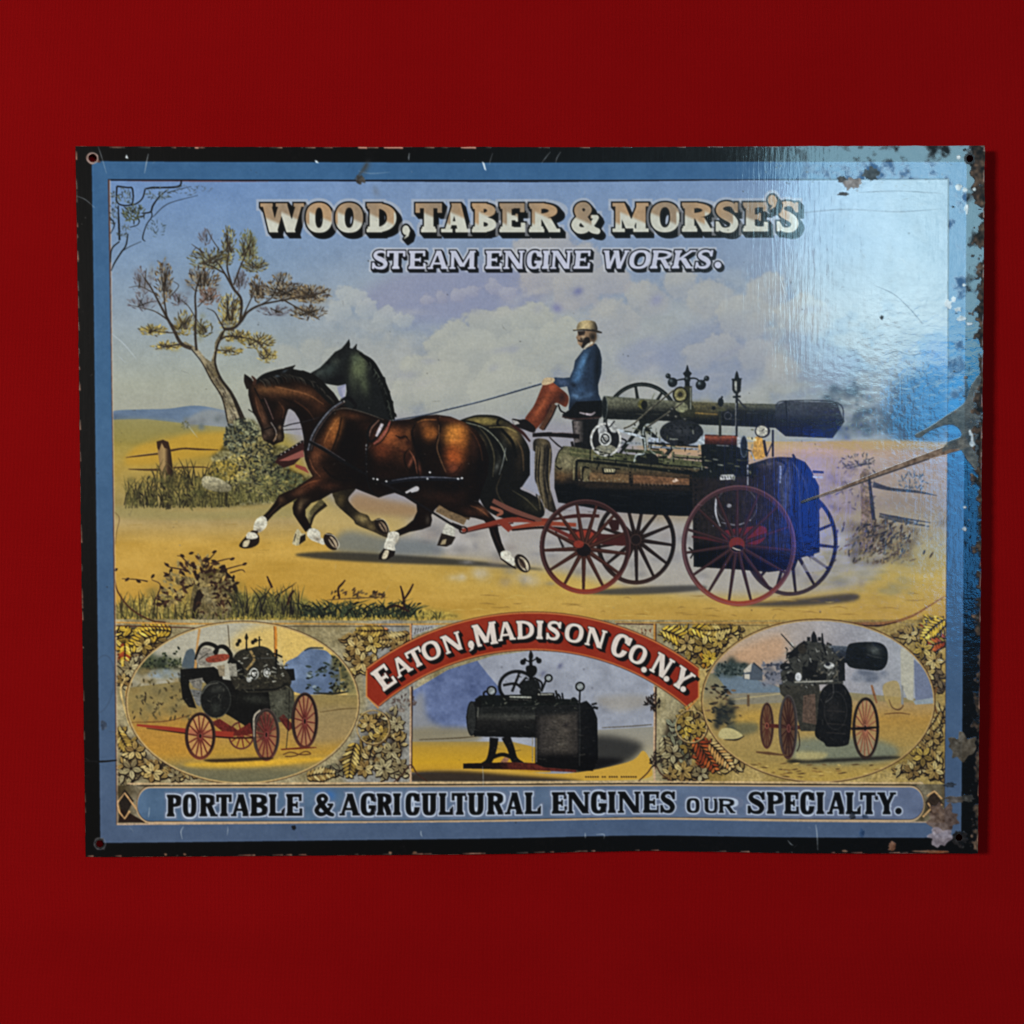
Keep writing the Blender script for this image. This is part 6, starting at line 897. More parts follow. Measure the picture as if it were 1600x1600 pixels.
# ------------------------------------------------------------------ lettering
TIT = part('title_lettering', 0, 'large cream and tan capitals with black shadow along the top'); SUB = part('subtitle_lettering', 0, 'smaller white slanted capitals with black shadow under the title')
def title_fill(X, Y, sl):
    d = (Y-342)-((X*.5) % 22-11)*.9
    k = np.clip(d/5+.5, 0, 1)[..., None]
    w = np.clip((X-1150)/120, 0, 1)[..., None]
    top = col((172, 146, 118))*(1-w*.2)+col((196, 186, 176))*w*.2+(.05*np.sin(X/19.0))[..., None]*col((255, 150, 40))
    return (top*(1-k)+col((204, 200, 186))*k+((N_FINE[sl]-.5)*.06)[..., None]).astype(np.float32)
T = [('W', 407, 476), ('O', 478, 520), ('O', 524, 568), ('D', 573, 620), ('T', 649, 691), ('A', 689, 736), ('B', 737, 776), ('E', 780, 821), ('R', 826, 874), ('&', 891, 934), ('M', 956, 1013), ('O', 1015, 1061), ('R', 1064, 1113), ('S', 1115, 1154), ('E', 1159, 1199), ('S', 1210, 1248)]
T = [(c, a, b, 318, 364) for c, a, b in T]
for it in (T, [(',', 628, 641, 352, 374), ("'", 1197, 1213, 306, 330)]):
    letters(it, (.335, .185, .10, .135, 2.3), straight(), [('halo', .6, (186, 184, 186), 6), ('ext', (6.5, 7.5, 8), (10, 9, 9), 1.8), ('fill', 0, title_fill, -.2)], PIC, TIT)
S2 = [('S', 580, 608), ('T', 604, 633), ('E', 638, 665), ('A', 668, 701), ('M', 702, 743), ('E', 758, 784), ('N', 786, 819), ('G', 822, 846), ('I', 846, 858), ('N', 859, 892), ('E', 895, 921), ('W', 938, 979), ('O', 980, 1013), ('R', 1014, 1047), ('K', 1048, 1082), ('S', 1083, 1110)]
S2 = [(c, a, b, 392, 421, np.interp(a, [580, 760, 900, 960, 1100], [.04, .02, .10, .18, .18])) for c, a, b in S2]+[('.', 1115, 1126, 393, 421)]
S2[-1] = ('.', 1115, 1126, 393, 421)
letters(S2, (.27, .15, .075, .11, 2.4), straight(), [('halo', .75, (198, 196, 200), 4.2), ('ext', (3.4, 4.2, 5), (20, 20, 26), 1.5), ('fill', 0, lambda X, Y, sl: (col((196, 194, 206))+((N_FINE[sl]-.5)*.06)[..., None]).astype(np.float32), -.1)], PIC, SUB)
def arcmap(it):
    ch, ang, wpx, rb, rt = it; h = rt-rb; a = math.radians(ang); rm = (rb+rt)/2
    cx, cy = 832+rm*math.sin(a), 1385-rm*math.cos(a)
    def fn(X, Y):
        dx, dy = X-832, 1385-Y; R = np.hypot(dx, dy); th = np.arctan2(dx, dy)
        return (th-a)*rm/h+wpx/h/2, (R-rb)/h, wpx/h, h
    return (cx-22, cy-22, cx+22, cy+22), fn
A = [('E', -35.3, 27, 383, 419), ('A', -30.7, 29, 387, 416), ('T', -27.0, 25, 387, 416), ('O', -23.2, 29, 387, 416), ('N', -18.2, 30, 387, 416), ('M', -10.6, 37, 384, 419), ('A', -5.9, 29, 387, 416), ('D', -1.6, 27, 387, 416), ('I', 1.6, 12, 387, 416), ('S', 4.7, 24, 387, 416), ('O', 9.3, 29, 387, 416), ('N', 14.2, 30, 387, 416), ('C', 20.0, 27, 383, 419), ('O', 24.3, 27, 384, 413), ('N', 30.2, 29, 384, 417), ('Y', 35.6, 29, 384, 417)]
lay = [('ext', (5.0, 5.0, 6), (22, 16, 16), .8), ('fill', 0, lambda X, Y, sl: (col((222, 206, 194))+((N_FINE[sl]-.5)*.06)[..., None]).astype(np.float32), .1)]
letters(A, (.24, .145, .06, .105, 2.4), arcmap, lay, BAN, BAN)
letters([(',', 731, 741, 1000, 1017), ('.', 1001, 1010, 1027, 1050), ('.', 1036, 1045, 1045, 1064), ('.', 1062, 1071, 1061, 1080)], (.27, .16, .06, .11, 2.4), straight(), lay, BAN, BAN)
yb = lambda x: 1274.5-(x-262)*.0056; 
R1 = [('P', 262, 285), ('O', 287, 308), ('R', 313, 340), ('T', 339, 363), ('A', 362, 392), ('B', 392, 419), ('L', 421, 446), ('E', 448, 473), ('&', 490, 521), ('A', 531, 563), ('G', 564, 589), ('R', 589, 614), ('I', 614, 627), ('C', 634, 656), ('U', 659, 683), ('L', 686, 708), ('T', 706, 731), ('U', 731, 757), ('R', 761, 788), ('A', 789, 818), ('L', 820, 845), ('E', 862, 886), ('N', 886, 921), ('G', 923, 947), ('I', 949, 962), ('N', 965, 1000), ('E', 1004, 1030), ('S', 1030, 1055), ('S', 1166, 1195), ('P', 1197, 1223), ('E', 1224, 1247), ('C', 1249, 1271), ('I', 1273, 1287), ('A', 1291, 1321), ('L', 1320, 1343), ('T', 1342, 1370), ('Y', 1369, 1398)]
R1 = [(c, a, b, yb(a)-34, yb(a)) for c, a, b in R1]+[(c, a, b, yb(a)-23, yb(a)-.5) for c, a, b in (('O', 1072, 1092), ('U', 1099, 1122), ('R', 1122, 1147))]+[('.', 1397, 1407, yb(1400)-32, yb(1400))]
letters(R1, (.25, .135, .05, .095, 3.0), straight(), [('halo', .5, (130, 132, 150), 4.5), ('line', 0, (190, 196, 208), 2.1), ('fill', 0, (9, 8, 10), 0.1)], RIB, RIB)
# ------------------------------------------------------------------ age: stains, scratches, lost paint, rust
RU_ = part('rust_patch', 0, 'rusted and flaked right edge with bare metal chips')
def scr(P, w=.9, c=(186, 192, 196), a=.8): line(P, [w*.5, w, w*.4], c, None, alpha=a, wear=.5)
for P, w in (([(155, 230), (160, 245), (168, 272)], 1), ([(233, 241), (230, 255), (227, 272)], 1.4), ([(120, 307), (135, 313), (150, 326)], 1), ([(176, 522), (195, 538), (215, 562)], 1.6), ([(185, 555), (192, 562), (198, 568)], 1), ([(640, 240), (639, 247), (639, 252)], 1.4), ([(860, 238), (852, 248), (846, 256)], 1), ([(876, 238), (870, 248), (868, 256)], 1), ([(770, 240), (766, 252), (765, 258)], .8), ([(235, 1260), (234, 1270), (233, 1276)], 1.2), ([(288, 1290), (284, 1298), (286, 1310)], 1.4), ([(357, 1290), (357, 1296), (356, 1304)], 1), ([(658, 1297), (658, 1302), (660, 1306)], 1.6), ([(914, 1302), (914, 1306), (914, 1311)], 1.4), ([(931, 1305), (943, 1305), (943, 1312)], 1.2), ([(1273, 1285), (1275, 1300), (1276, 1325)], 1.4), ([(1229, 1310), (1234, 1316), (1238, 1318)], 1.2), ([(754, 1196), (755, 1212), (755, 1228)], 1), ([(296, 666), (302, 674), (310, 684)], 1), ([(1218, 440), (1222, 452), (1226, 470)], .8), ([(560, 268), (580, 272), (610, 270)], .7)): scr(P, w)
for _ in range(120):
    x, y = rng.uniform(125, 1530), rng.uniform(236, 1330); a = rng.uniform(0, 6.3); l = rng.uniform(2, 14)
    scr([(x, y), (x+l*.5*math.cos(a)+rng.normal(), y+l*.5*math.sin(a)), (x+l*math.cos(a), y+l*math.sin(a))], rng.uniform(.4, .9), pick([(170, 172, 172), (60, 54, 50), (196, 192, 184)]), rng.uniform(.25, .6))
for _ in range(240):
    x, y = rng.uniform(125, 1530), rng.uniform(236, 1330); r = rng.uniform(.4, 1.3)
    oval(x, y, r, r*rng.uniform(.5, 1.1), pick([(48, 44, 42), (60, 52, 46), (150, 146, 140)]), alpha=rng.uniform(.3, .8), wear=.5)
poly([(753, 253), (757, 256), (760, 268), (757, 266)], (204, 214, 222), None, wear=.4); poly([(197, 248), (199, 242), (202, 249)], (206, 210, 210), None, wear=.4); poly([(492, 251), (496, 252), (499, 256), (494, 255)], (206, 216, 222), None)
def rust(cx, cy, rx, ry, cs, n=22, lab=None, wear=.9, a=.9):
    P = []
    for k in range(n):
        t = 2*math.pi*k/n; r = 1+rng.normal()*.16
        P.append((cx+rx*r*math.cos(t), cy+ry*r*math.sin(t)))
    poly(P, lambda X, Y, sl: (col(cs)+((N_FINE[sl]-.5)*.30+(N_MID[sl]-.5)*.25)[..., None]).astype(np.float32), lab, True, a, wear=wear)
for x, y, rx, ry, c in ((564, 282, 8, 7, (78, 70, 62)), (1359, 275, 13, 10, (66, 70, 70)), (1314, 283, 7, 5, (84, 80, 76)), (1330, 290, 14, 9, (150, 140, 134)), (1316, 306, 8, 2.4, (60, 56, 52)), (1500, 1163, 20, 21, (104, 92, 76)), (1470, 1274, 24, 22, (108, 86, 74)), (1466, 1303, 17, 14, (142, 128, 132)), (1498, 1306, 12, 12, (40, 34, 32)), (1460, 1326, 22, 2.4, (150, 96, 64)), (1392, 1318, 6, 8, (120, 82, 60)), (1490, 1245, 16, 5, (96, 84, 74)), (1510, 1242, 9, 6, (80, 76, 70)), (1330, 1272, 5, 5, (34, 36, 44)), (1345, 1298, 4, 7, (60, 84, 116)), (460, 1292, 3.6, 4, (36, 40, 50)), (1482, 1222, 10, 4, (50, 54, 62)), (1350, 1272, 6, 3, (70, 80, 100)), (1376, 498, 2.5, 3, (44, 44, 44)), (163, 1133, 5, 7, (78, 88, 104))): rust(x, y, rx, ry, c, lab=part('rust_patch', 0, 'brown patch of bare rusted metal') if rx > 11 else None)
blob(572, 262, 6, 13, (78, 84, 90), .8, 25); line([(574, 256), (568, 266), (560, 276), (554, 282)], [3, 5, 4, 2], (74, 76, 78), None, alpha=.6); blob(588, 300, 6, 10, (118, 126, 140), .6, -20); blob(470, 1306, 3, 9, (90, 104, 134), .5, -30)
ring(160, 1068, 20, 46, 2.2, (70, 84, 104), None, 8, alpha=.4, clip=full(bg, False)); line([(123, 1188), (158, 1189), (184, 1187)], [1.6, 3, 2], (24, 24, 26), None)
line([(1250, 784), (1296, 768), (1330, 756), (1358, 745), (1400, 730), (1450, 712), (1484, 701), (1510, 690)], [1.2, 2.4, 5, 5, 8, 9, 13, 18], lambda X, Y, sl: (col((128, 104, 84))+((N_FINE[sl]-.5)*.35)[..., None]).astype(np.float32), None, wear=.85)
line([(1250, 786), (1330, 759), (1358, 748.5), (1400, 734), (1450, 717)], [.6, 1.4, 2, 2, 1.6], (58, 46, 42), None, wear=.8)
poly([(1428, 680), (1450, 668), (1480, 648), (1505, 630), (1518, 600), (1536, 596), (1536, 734), (1512, 722), (1500, 704), (1484, 702), (1470, 706), (1478, 692), (1500, 682), (1494, 668), (1478, 664), (1450, 674), (1436, 684)], lambda X, Y, sl: (col((88, 82, 66))+((N_MID[sl]-.5)*.3+(N_FINE[sl]-.5)*.25)[..., None]).astype(np.float32), RU_, True, .8, wear=.8)
E_ = fbm(22, 31, 4); E2_ = fbm(9, 32, 3)
yy, xx = np.mgrid[0:CH, 0:CW]; PXX = xx/S+X0; PYY = yy/S+Y0
edge = np.interp(PYY, [230, 1330], [1537, 1526])-PXX
amt = np.interp(PYY, [225, 262, 300, 330, 400, 470, 490, 520, 545, 590, 640, 735, 770, 1000, 1330], [44, 46, 22, 14, 8, 10, 26, 24, 8, 10, 18, 16, 6, 4, 6])
rm = np.clip(((E_*.6+E2_*.5-.50)*55+amt*.55-edge)/4, 0, 1).astype(np.float32)
put((0, 0, rm), lambda X, Y, sl: (col((56, 46, 38))+((E2_[sl]-.5)*.6+(N_FINE[sl]-.5)*.3)[..., None]*col((255, 205, 165))).astype(np.float32), 1, None, wear=.95); LAB[rm > .5] = RU_
for x, y, rx, ry in ((1480, 478, 6, 7), (1488, 470, 4, 4), (1494, 486, 5, 4), (1500, 500, 7, 4), (1512, 508, 5, 3), (1496, 296, 6, 5), (1506, 300, 4, 4), (1508, 330, 3, 8), (1514, 676, 2.4, 5), (1517, 688, 2.2, 10), (1518, 694, 5, 4), (1505, 826, 4, 3), (1506, 792, 3, 2), (1520, 300, 2.5, 2.5), (1504, 448, 3, 2.4), (1496, 250, 3, 4)): rust(x, y, rx, ry, (196, 196, 192), 11, RU_, .45, .9)
for _ in range(26):
    y = rng.uniform(232, 760); x = np.interp(y, [230, 1330], [1537, 1526])-abs(rng.normal())*26-2
    rust(x, y, rng.uniform(.8, 3), rng.uniform(.6, 2.4), pick([(40, 36, 34), (60, 54, 48), (110, 96, 84)]), 9, None, .9, .9)
for _ in range(36):
    y = rng.uniform(760, 1325); x = np.interp(y, [230, 1330], [1537, 1526])-rng.uniform(1, 24)
    rust(x, y, rng.uniform(.5, 1.8), rng.uniform(.4, 1.2), pick([(150, 156, 158), (84, 84, 80), (60, 58, 56)]), 8, None, .7, .7)
for _ in range(40):
    x = rng.uniform(1160, 1510); y = rng.uniform(236, 330)*.5+rng.uniform(240, 290)*.5
    rust(x, y, rng.uniform(.6, 2.4), rng.uniform(.5, 1.6), pick([(50, 50, 52), (90, 92, 96), (110, 110, 112)]), 9, None, .6, .5)
for P in ([(1250, 335), (1320, 330), (1400, 334), (1470, 330)], [(1340, 304), (1400, 302), (1470, 306)], [(1365, 448), (1395, 462), (1420, 485), (1440, 508)], [(1380, 556), (1400, 550), (1420, 556), (1446, 552)]): line(P, [.5, 1.3, .7, 1.2, .4], (72, 78, 88), None, alpha=.7, wear=.4)
# bare metal and primer along the cut edges
for _ in range(130):
    s_ = rng.integers(4); t = rng.random(); l = rng.uniform(3, 20)
    if s_ == 0: P = [(122+t*1412, 231.5), (122+t*1412+l, 231.5)]
    elif s_ == 1: P = [(136+t*1388, 1336.5-t*9.5), (136+t*1388+l, 1336.5-t*9.5)]
    elif s_ == 2: P = [(121.5+t*14, 232+t*1100), (121.5+t*14, 232+t*1100+l)]
    else: P = [(1536-t*10, 232+t*1090), (1536-t*10, 232+t*1090+l)]
    line(P, [.8, 2.6, .8][:2], pick([(140, 96, 80), (110, 80, 66), (84, 70, 62), (164, 124, 104)]), None, False, .85, wear=.8)
for x, w in ((305, 6), (600, 30), (720, 24), (560, 14)): line([(x, 231.5), (x+w, 231.8)], [3, 3.4], (176, 128, 110), None, False, wear=.8)
for x, w in ((260, 5), (648, 8), (610, 6), (1318, 10), (290, 4), (1445, 40)): rust(x, 1334.5-(x-136)*.0072, w*.5, 1.8, (132, 98, 76), 9, None, .8, .9)
HOLES = [(146.5, 248.5, 6.2), (1513.5, 252, 5.6), (157.5, 1317, 5.6), (1496.5, 1303.5, 5.2)]
for x, y, r in HOLES:
    rust(x, y, r+3.2, r+3.4, (120, 92, 84) if x < 150 else (44, 40, 38), 13, None, .8, .95)
ring(146.5, 248.5, 9, 9, 1.6, (196, 176, 166), None, alpha=.8); ring(157.5, 1317, 9.6, 9.6, 1.4, (120, 122, 130), None, alpha=.7)
# the lithographer's stipple: strong in foliage, finer on animals and machines
STIP = fbm(2.4, 51, 2); HAT = fbm(7, 52, 3, 1.6, .5)
gain = np.zeros((CH, CW), np.float32)
for ids, g_ in (((TREE, BUSH, GR, FG, RP), .22), ((BH, DH), .15), ((ENG, E1, E2, E3, HAR), .20), ((ORN,), .13), ((V1, V3), .06), ((V2, PIC), .02), ((PER,), .12)):
    for i in ids: gain[LAB == i] = g_
INK *= (1+gain*((STIP-.5)*2.6+(HAT-.5)*1.2))[..., None]
m_ = LAB == ENG; INK[m_] = np.clip(INK[m_], 0, 1)**1.16
# grime: dull, speckled places on the varnish towards the right hand side
gr = np.clip((E_*.75+E2_*.32+N_FINE*.1-.63)*5, 0, 1)*np.clip((PXX-1190)/120, 0, 1)*np.clip((760-PYY)/200, 0, 1)
bd = ((LAB == BORDER) | (LAB == BLUE)).astype(np.float32)
WEAR = np.maximum(WEAR, np.clip(gr*(.07+.85*bd), 0, .95).astype(np.float32)); INK *= (1-.05*gr*(1-bd))[..., None]
# print grain, lithograph softness
INK += ((N_FINE-.5)*.016)[..., None]
g = rng.normal(size=(CH//2+1, CW//2+1)).astype(np.float32); INK += (np.repeat(np.repeat(g, 2, 0), 2, 1)[:CH, :CW]*.005)[..., None]
INK = np.clip(INK, 0, 1)**1.18
INK = np.stack([blur(INK[..., i], .8) for i in range(3)], -1)
SH = np.stack([blur(INK[..., i], 3.6) for i in range(3)], -1)
INK = np.clip(INK*.985+(INK-SH)*.78, 0.012, .97)
# === PAINT END
# ------------------------------------------------------------------ materials
def new_mat(name):
    m = bpy.data.materials.new(name); m.use_nodes = True; nt = m.node_tree; b = nt.nodes['Principled BSDF']; return m, nt, b
def node(nt, kind, **kw):
    n = nt.nodes.new(kind)
    for k, v in kw.items(): setattr(n, k, v)
    return n
def lithograph():
    m, nt, b = new_mat('lithographed_tin'); L = nt.links.new
    at = node(nt, 'ShaderNodeVertexColor', layer_name='ink'); L(at.outputs['Color'], b.inputs['Base Color'])
    wear = at.outputs['Alpha']
    tc = node(nt, 'ShaderNodeTexCoord')
    def noise(sx, sy, scale, detail):
        mp = node(nt, 'ShaderNodeMapping'); mp.inputs['Scale'].default_value = (sx, sy, 1); L(tc.outputs['Object'], mp.inputs['Vector'])
        n = node(nt, 'ShaderNodeTexNoise'); n.inputs['Scale'].default_value = scale; n.inputs['Detail'].default_value = detail; L(mp.outputs[0], n.inputs['Vector']); return n.outputs['Fac']
    def mth(op, a, c):
        n = node(nt, 'ShaderNodeMath', operation=op)
        for i, v in enumerate((a, c)):
            if isinstance(v, (int, float)): n.inputs[i].default_value = v
            else: L(v, n.inputs[i])
        return n.outputs[0]
    ripple = noise(1.0, .09, 620, 2)            # fine vertical ripples of the varnish
    peel = noise(1, 1, 420, 3)                  # orange peel
    crink = noise(1, 1.9, 95, 4)                # crinkles
    h = mth('ADD', mth('MULTIPLY', ripple, .55), mth('ADD', mth('MULTIPLY', peel, .40), mth('MULTIPLY', crink, .75)))
    # the right hand side was once damp: blistered varnish there
    sep = node(nt, 'ShaderNodeSeparateXYZ'); L(tc.outputs['Object'], sep.inputs[0])
    side = node(nt, 'ShaderNodeMapRange', interpolation_type='SMOOTHSTEP'); side.inputs['From Min'].default_value = .105; side.inputs['From Max'].default_value = .16; L(sep.outputs['X'], side.inputs['Value'])
    h = mth('ADD', h, mth('MULTIPLY', side.outputs[0], mth('MULTIPLY', noise(1, 1.3, 240, 4), 2.1)))
    h = mth('ADD', h, mth('MULTIPLY', mth('MULTIPLY', noise(1, 1, 900, 3), wear), 1.6))
    bp = node(nt, 'ShaderNodeBump'); bp.inputs['Strength'].default_value = .5; bp.inputs['Distance'].default_value = .00010; L(h, bp.inputs['Height'])
    L(bp.outputs[0], b.inputs['Normal']); L(bp.outputs[0], b.inputs['Coat Normal'])
    L(mth('ADD', .42, mth('MULTIPLY', wear, .3)), b.inputs['Roughness'])
    b.inputs['Specular IOR Level'].default_value = .08
    L(mth('SUBTRACT', 1.0, mth('MULTIPLY', wear, .95)), b.inputs['Coat Weight'])
    L(mth('ADD', mth('ADD', .05, mth('MULTIPLY', noise(1, 1, 60, 4), .09)), mth('MULTIPLY', wear, .35)), b.inputs['Coat Roughness'])
    return m
def steel():
    m, nt, b = new_mat('rusty_steel'); L = nt.links.new
    tc = node(nt, 'ShaderNodeTexCoord'); n = node(nt, 'ShaderNodeTexNoise'); n.inputs['Scale'].default_value = 260; n.inputs['Detail'].default_value = 5; L(tc.outputs['Object'], n.inputs['Vector'])
    r = node(nt, 'ShaderNodeValToRGB'); r.color_ramp.elements[0].color = (.03, .022, .018, 1); r.color_ramp.elements[1].color = (.26, .13, .09, 1); r.color_ramp.elements[0].position = .4; r.color_ramp.elements[1].position = .72
    L(n.outputs['Fac'], r.inputs[0]); L(r.outputs[0], b.inputs['Base Color']); b.inputs['Metallic'].default_value = .3; b.inputs['Roughness'].default_value = .6
    return m
def red_cloth():
    m, nt, b = new_mat('red_cloth'); L = nt.links.new
    tc = node(nt, 'ShaderNodeTexCoord')
    w1 = node(nt, 'ShaderNodeTexWave', wave_type='BANDS', bands_direction='X'); w2 = node(nt, 'ShaderNodeTexWave', wave_type='BANDS', bands_direction='Y')
    for w in (w1, w2): w.inputs['Scale'].default_value = 520; w.inputs['Distortion'].default_value = 3.0; w.inputs['Detail'].default_value = 2; w.inputs['Detail Scale'].default_value = 1.5; L(tc.outputs['Object'], w.inputs['Vector'])
    n = node(nt, 'ShaderNodeTexNoise'); n.inputs['Scale'].default_value = 9; n.inputs['Detail'].default_value = 7; n.inputs['Roughness'].default_value = .62; L(tc.outputs['Object'], n.inputs['Vector'])
    n2 = node(nt, 'ShaderNodeTexNoise'); n2.inputs['Scale'].default_value = 1500; n2.inputs['Detail'].default_value = 3; L(tc.outputs['Object'], n2.inputs['Vector'])
    mix = node(nt, 'ShaderNodeMath', operation='ADD'); L(n.outputs['Fac'], mix.inputs[0]); 
    k = node(nt, 'ShaderNodeMath', operation='MULTIPLY'); L(n2.outputs['Fac'], k.inputs[0]); k.inputs[1].default_value = .5; L(k.outputs[0], mix.inputs[1])
    r = node(nt, 'ShaderNodeValToRGB'); r.color_ramp.elements[0].position = .45; r.color_ramp.elements[1].position = 1.05
    r.color_ramp.elements[0].color = (.176, .0022, .0026, 1); r.color_ramp.elements[1].color = (.206, .0030, .0034, 1); L(mix.outputs[0], r.inputs[0]); L(r.outputs[0], b.inputs['Base Color'])
    add = node(nt, 'ShaderNodeMath', operation='ADD'); L(w1.outputs['Fac'], add.inputs[0]); L(w2.outputs['Fac'], add.inputs[1])
    ad2 = node(nt, 'ShaderNodeMath', operation='ADD'); L(add.outputs[0], ad2.inputs[0]); L(n2.outputs['Fac'], ad2.inputs[1])
    bp = node(nt, 'ShaderNodeBump'); bp.inputs['Strength'].default_value = .35; bp.inputs['Distance'].default_value = .00025; L(ad2.outputs[0], bp.inputs['Height']); L(bp.outputs[0], b.inputs['Normal'])
    b.inputs['Roughness'].default_value = 1; b.inputs['Specular IOR Level'].default_value = .0
    return m
M_PRINT, M_STEEL, M_CLOTH = lithograph(), steel(), red_cloth()
# ------------------------------------------------------------------ the red cloth
def mesh_from(name, co, faces, mat, smooth=True, parent=None):
    me = bpy.data.meshes.new(name); nf = len(faces)
    me.vertices.add(len(co)); me.vertices.foreach_set('co', np.ascontiguousarray(co, np.float32).ravel())
    me.loops.add(nf*4); me.loops.foreach_set('vertex_index', np.ascontiguousarray(faces, np.int32).ravel())
    me.polygons.add(nf); me.polygons.foreach_set('loop_start', np.arange(0, nf*4, 4, dtype=np.int32))
    me.polygons.foreach_set('use_smooth', np.full(nf, smooth, bool)); me.update(calc_edges=True)
    me.materials.append(mat); o = bpy.data.objects.new(name, me); scene.collection.objects.link(o); o.parent = parent; return o
def gridmesh(nx, ny):
    i = np.arange(nx*ny).reshape(ny, nx)
    return np.stack([i[:-1, :-1], i[1:, :-1], i[1:, 1:], i[:-1, 1:]], -1).reshape(-1, 4)
def wav(X, Y): return .0007*np.sin(X*9+1.3*np.sin(Y*6))*np.cos(Y*7+.8)+.0004*np.sin(X*23+Y*17)
gx, gy = np.meshgrid(np.linspace(-1.1, 1.1, 320), np.linspace(1.1, -1.1, 320))
gz = wav(gx, gy)-.0014
# a long soft fold running just under the sign
gz += .0030*np.exp(-((gy+.196+.006*np.sin(gx*5))/.016)**2)*np.clip(.35+np.abs(gx)*1.6, 0, 1)+.0016*np.exp(-((gy+.36-.02*np.sin(gx*3+1))/.03)**2)+.0014*np.exp(-((gx+.33+.03*np.sin(gy*4))/.02)**2)
cloth = mesh_from('cloth', np.stack([gx, gy, gz], -1).reshape(-1, 3), gridmesh(320, 320), M_CLOTH)
cloth['kind'] = 'structure'
# ------------------------------------------------------------------ the tin sign
SW, SHT = .4064, .31896
root = bpy.data.objects.new('tin_sign', None); scene.collection.objects.link(root); root.empty_display_size = .05
root['label'] = 'old rectangular lithographed tin sign of horses pulling a steam engine, on red cloth'; root['category'] = 'sign'
def to_print(P):
    """place on the flat sheet -> print units"""
    Q = (P-CAM_POS)@CAM_R
    return 800+FPX*Q[..., 0]/-Q[..., 2], 800-FPX*Q[..., 1]/-Q[..., 2]
def lift(X, Y):
    u, v = X/SW+.5, Y/SHT+.5
    z = .0099*(np.sqrt((u-.6)**2+.01)+(u-.6))/2+.0010*np.exp(-((u-.62)/.16)**2)*np.clip((.10-v)/.10, 0, 1)**1.5
    z += .0005*np.clip((.06-u)/.06, 0, 1)*np.clip((v-.8)/.2, 0, 1)
    z += .00018*np.sin(u*7+v*3)+.00010*np.sin(u*17-v*11)
    return z+.0011
NX, NY = 1180, 926
u = np.linspace(-SW/2, SW/2, NX); v = np.linspace(SHT/2, -SHT/2, NY)
FX, FY = np.meshgrid(u, v)
px, py = to_print(np.stack([FX, FY, np.zeros_like(FX)], -1))
def sample(A, x, y):
    x = np.clip((x-X0)*S-.5, 0, CW-1.001); y = np.clip((y-Y0)*S-.5, 0, CH-1.001)
    ix, iy = x.astype(int), y.astype(int); tx, ty = x-ix, y-iy
    if A.ndim == 3: tx, ty = tx[..., None], ty[..., None]
    return (A[iy, ix]*(1-tx)+A[iy, ix+1]*tx)*(1-ty)+(A[iy+1, ix]*(1-tx)+A[iy+1, ix+1]*tx)*ty
ink = sample(INK, px, py); wear = sample(WEAR, px, py)
lin = np.where(ink <= .04045, ink/12.92, ((np.maximum(ink, 0)+.055)/1.055)**2.4)
ALB = 1/.92                                      # the photograph's print tones -> ink reflectance under this room's light
rgba = np.concatenate([np.clip(lin*ALB, .002, .85), np.clip(wear, 0, 1)[..., None]], -1).astype(np.float32)
# worn outline: edges not quite straight, bottom edge bowed in a little
r2 = np.random.default_rng(5)
def rough(n, amp):
    a = np.interp(np.arange(n), np.linspace(0, n, n//9), r2.normal(size=n//9)); b = r2.normal(size=n)*.25
    return (a+b)*amp
VX, VY = FX-.0015*np.clip((FX/SW+.5-.6)/.4, 0, 1)**2, FY.copy()    # the curled edge covers a little less ground
bow = .0014*np.exp(-((px-1000)/170)**2)*np.clip((-.105-FY)/(SHT/2-.105), 0, 1)**2
VY += bow
VY[0] += rough(NX, .00007); VY[-1] += rough(NX, .00010); VX[:, 0] += rough(NY, .00007); VX[:, -1] += rough(NY, .00014)
VZ = lift(VX, VY)
co = np.stack([VX, VY, VZ], -1).reshape(-1, 3)
faces = gridmesh(NX, NY)
cx, cy = (px[:-1, :-1]+px[1:, 1:])/2, (py[:-1, :-1]+py[1:, 1:])/2
keep = np.ones(cx.shape, bool)
for hx, hy, hr in HOLES: keep &= (cx-hx)**2+(cy-hy)**2 > hr*hr
lab = LAB[np.clip(((cy-Y0)*S).astype(int), 0, CH-1), np.clip(((cx-X0)*S).astype(int), 0, CW-1)].reshape(-1)
lab = np.where(keep.reshape(-1), lab, -1)
order = np.argsort(lab, kind='stable'); sl_ = lab[order]
made = {}
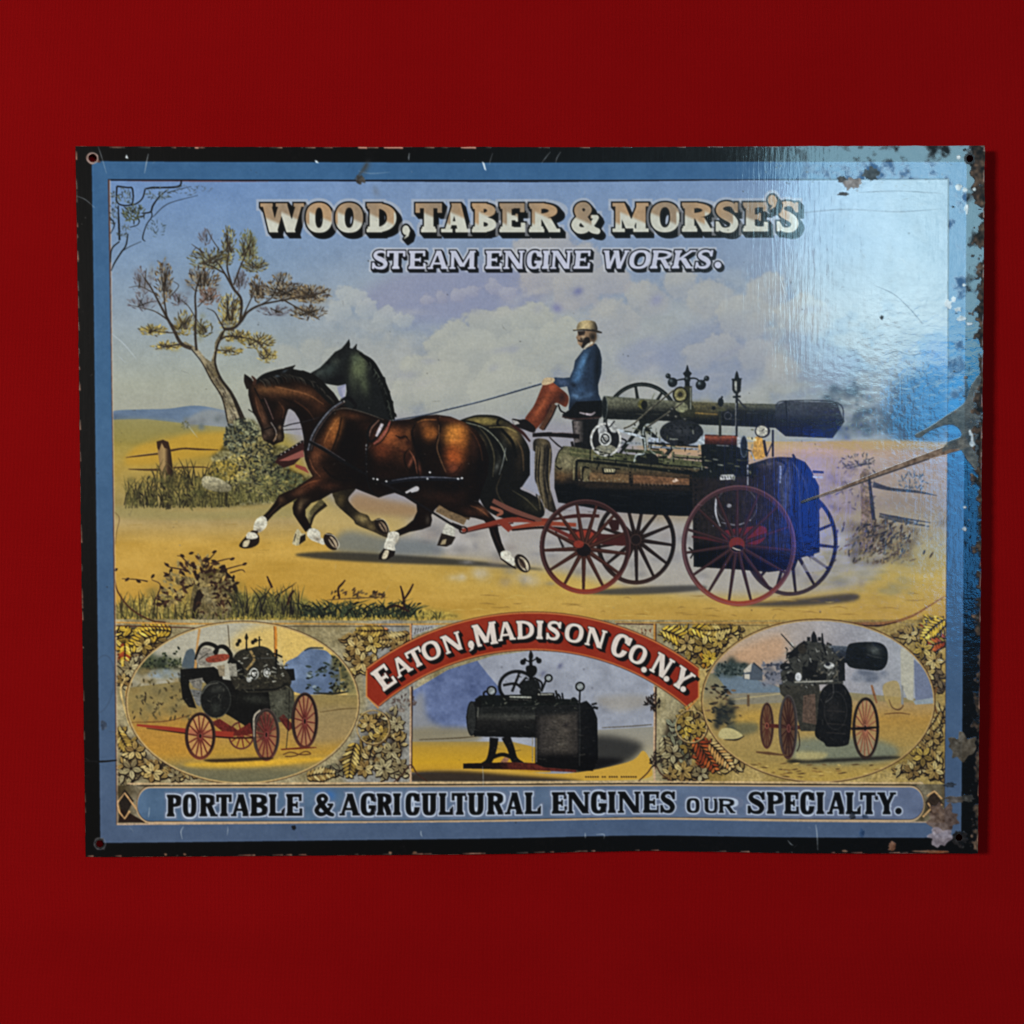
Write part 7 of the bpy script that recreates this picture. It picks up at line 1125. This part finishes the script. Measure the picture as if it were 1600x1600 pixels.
def build(pid):
    """the inked faces of one printed part, as a mesh under its parent part"""
    if pid in made: return made[pid]
    name, par, text = PARTS[pid]
    parent = build(par) if par else root
    a, b = np.searchsorted(sl_, pid), np.searchsorted(sl_, pid+1)
    f = faces[order[a:b]]
    if len(f) == 0: made[pid] = parent; return parent
    vid, inv = np.unique(f, return_inverse=True)
    o = mesh_from(name, co[vid], inv.reshape(-1, 4), M_PRINT, True, parent)
    ca = o.data.color_attributes.new('ink', 'FLOAT_COLOR', 'POINT'); ca.data.foreach_set('color', np.ascontiguousarray(rgba.reshape(-1, 4)[vid]).ravel())
    if text: o['label'] = text
    made[pid] = o; return o
for pid in range(1, len(PARTS)): build(pid)
# steel behind the print, a hair smaller in its holes, with a real cut edge
nx, ny = 360, 284
bx_, by_ = np.meshgrid(np.linspace(-SW/2, SW/2, nx), np.linspace(SHT/2, -SHT/2, ny))
qx, qy = to_print(np.stack([bx_, by_, np.zeros_like(bx_)], -1))
by_ = by_+.0014*np.exp(-((qx-1000)/170)**2)*np.clip((-.105-by_)/(SHT/2-.105), 0, 1)**2
bx_ = bx_-.0015*np.clip((bx_/SW+.5-.6)/.4, 0, 1)**2; bz = lift(bx_, by_)
top = np.stack([bx_, by_, bz-.0001], -1).reshape(-1, 3); bot = np.stack([bx_, by_, bz-.0007], -1).reshape(-1, 3)
f = gridmesh(nx, ny); mx_, my_ = (qx[:-1, :-1]+qx[1:, 1:])/2, (qy[:-1, :-1]+qy[1:, 1:])/2
kp = np.ones(mx_.shape, bool)
for hx, hy, hr in HOLES: kp &= (mx_-hx)**2+(my_-hy)**2 > (hr+3.5)**2
f = f[kp.reshape(-1)]; n0 = nx*ny
idx = np.arange(n0).reshape(ny, nx)
loop = np.concatenate([idx[0, :-1], idx[:-1, -1], idx[-1, :0:-1], idx[:0:-1, 0]]); nxt = np.roll(loop, -1)
side = np.stack([loop, nxt, nxt+n0, loop+n0], -1)
mesh_from('steel_sheet', np.vstack([top, bot]), np.vstack([f, f[:, ::-1]+n0, side]), M_STEEL, False, root)
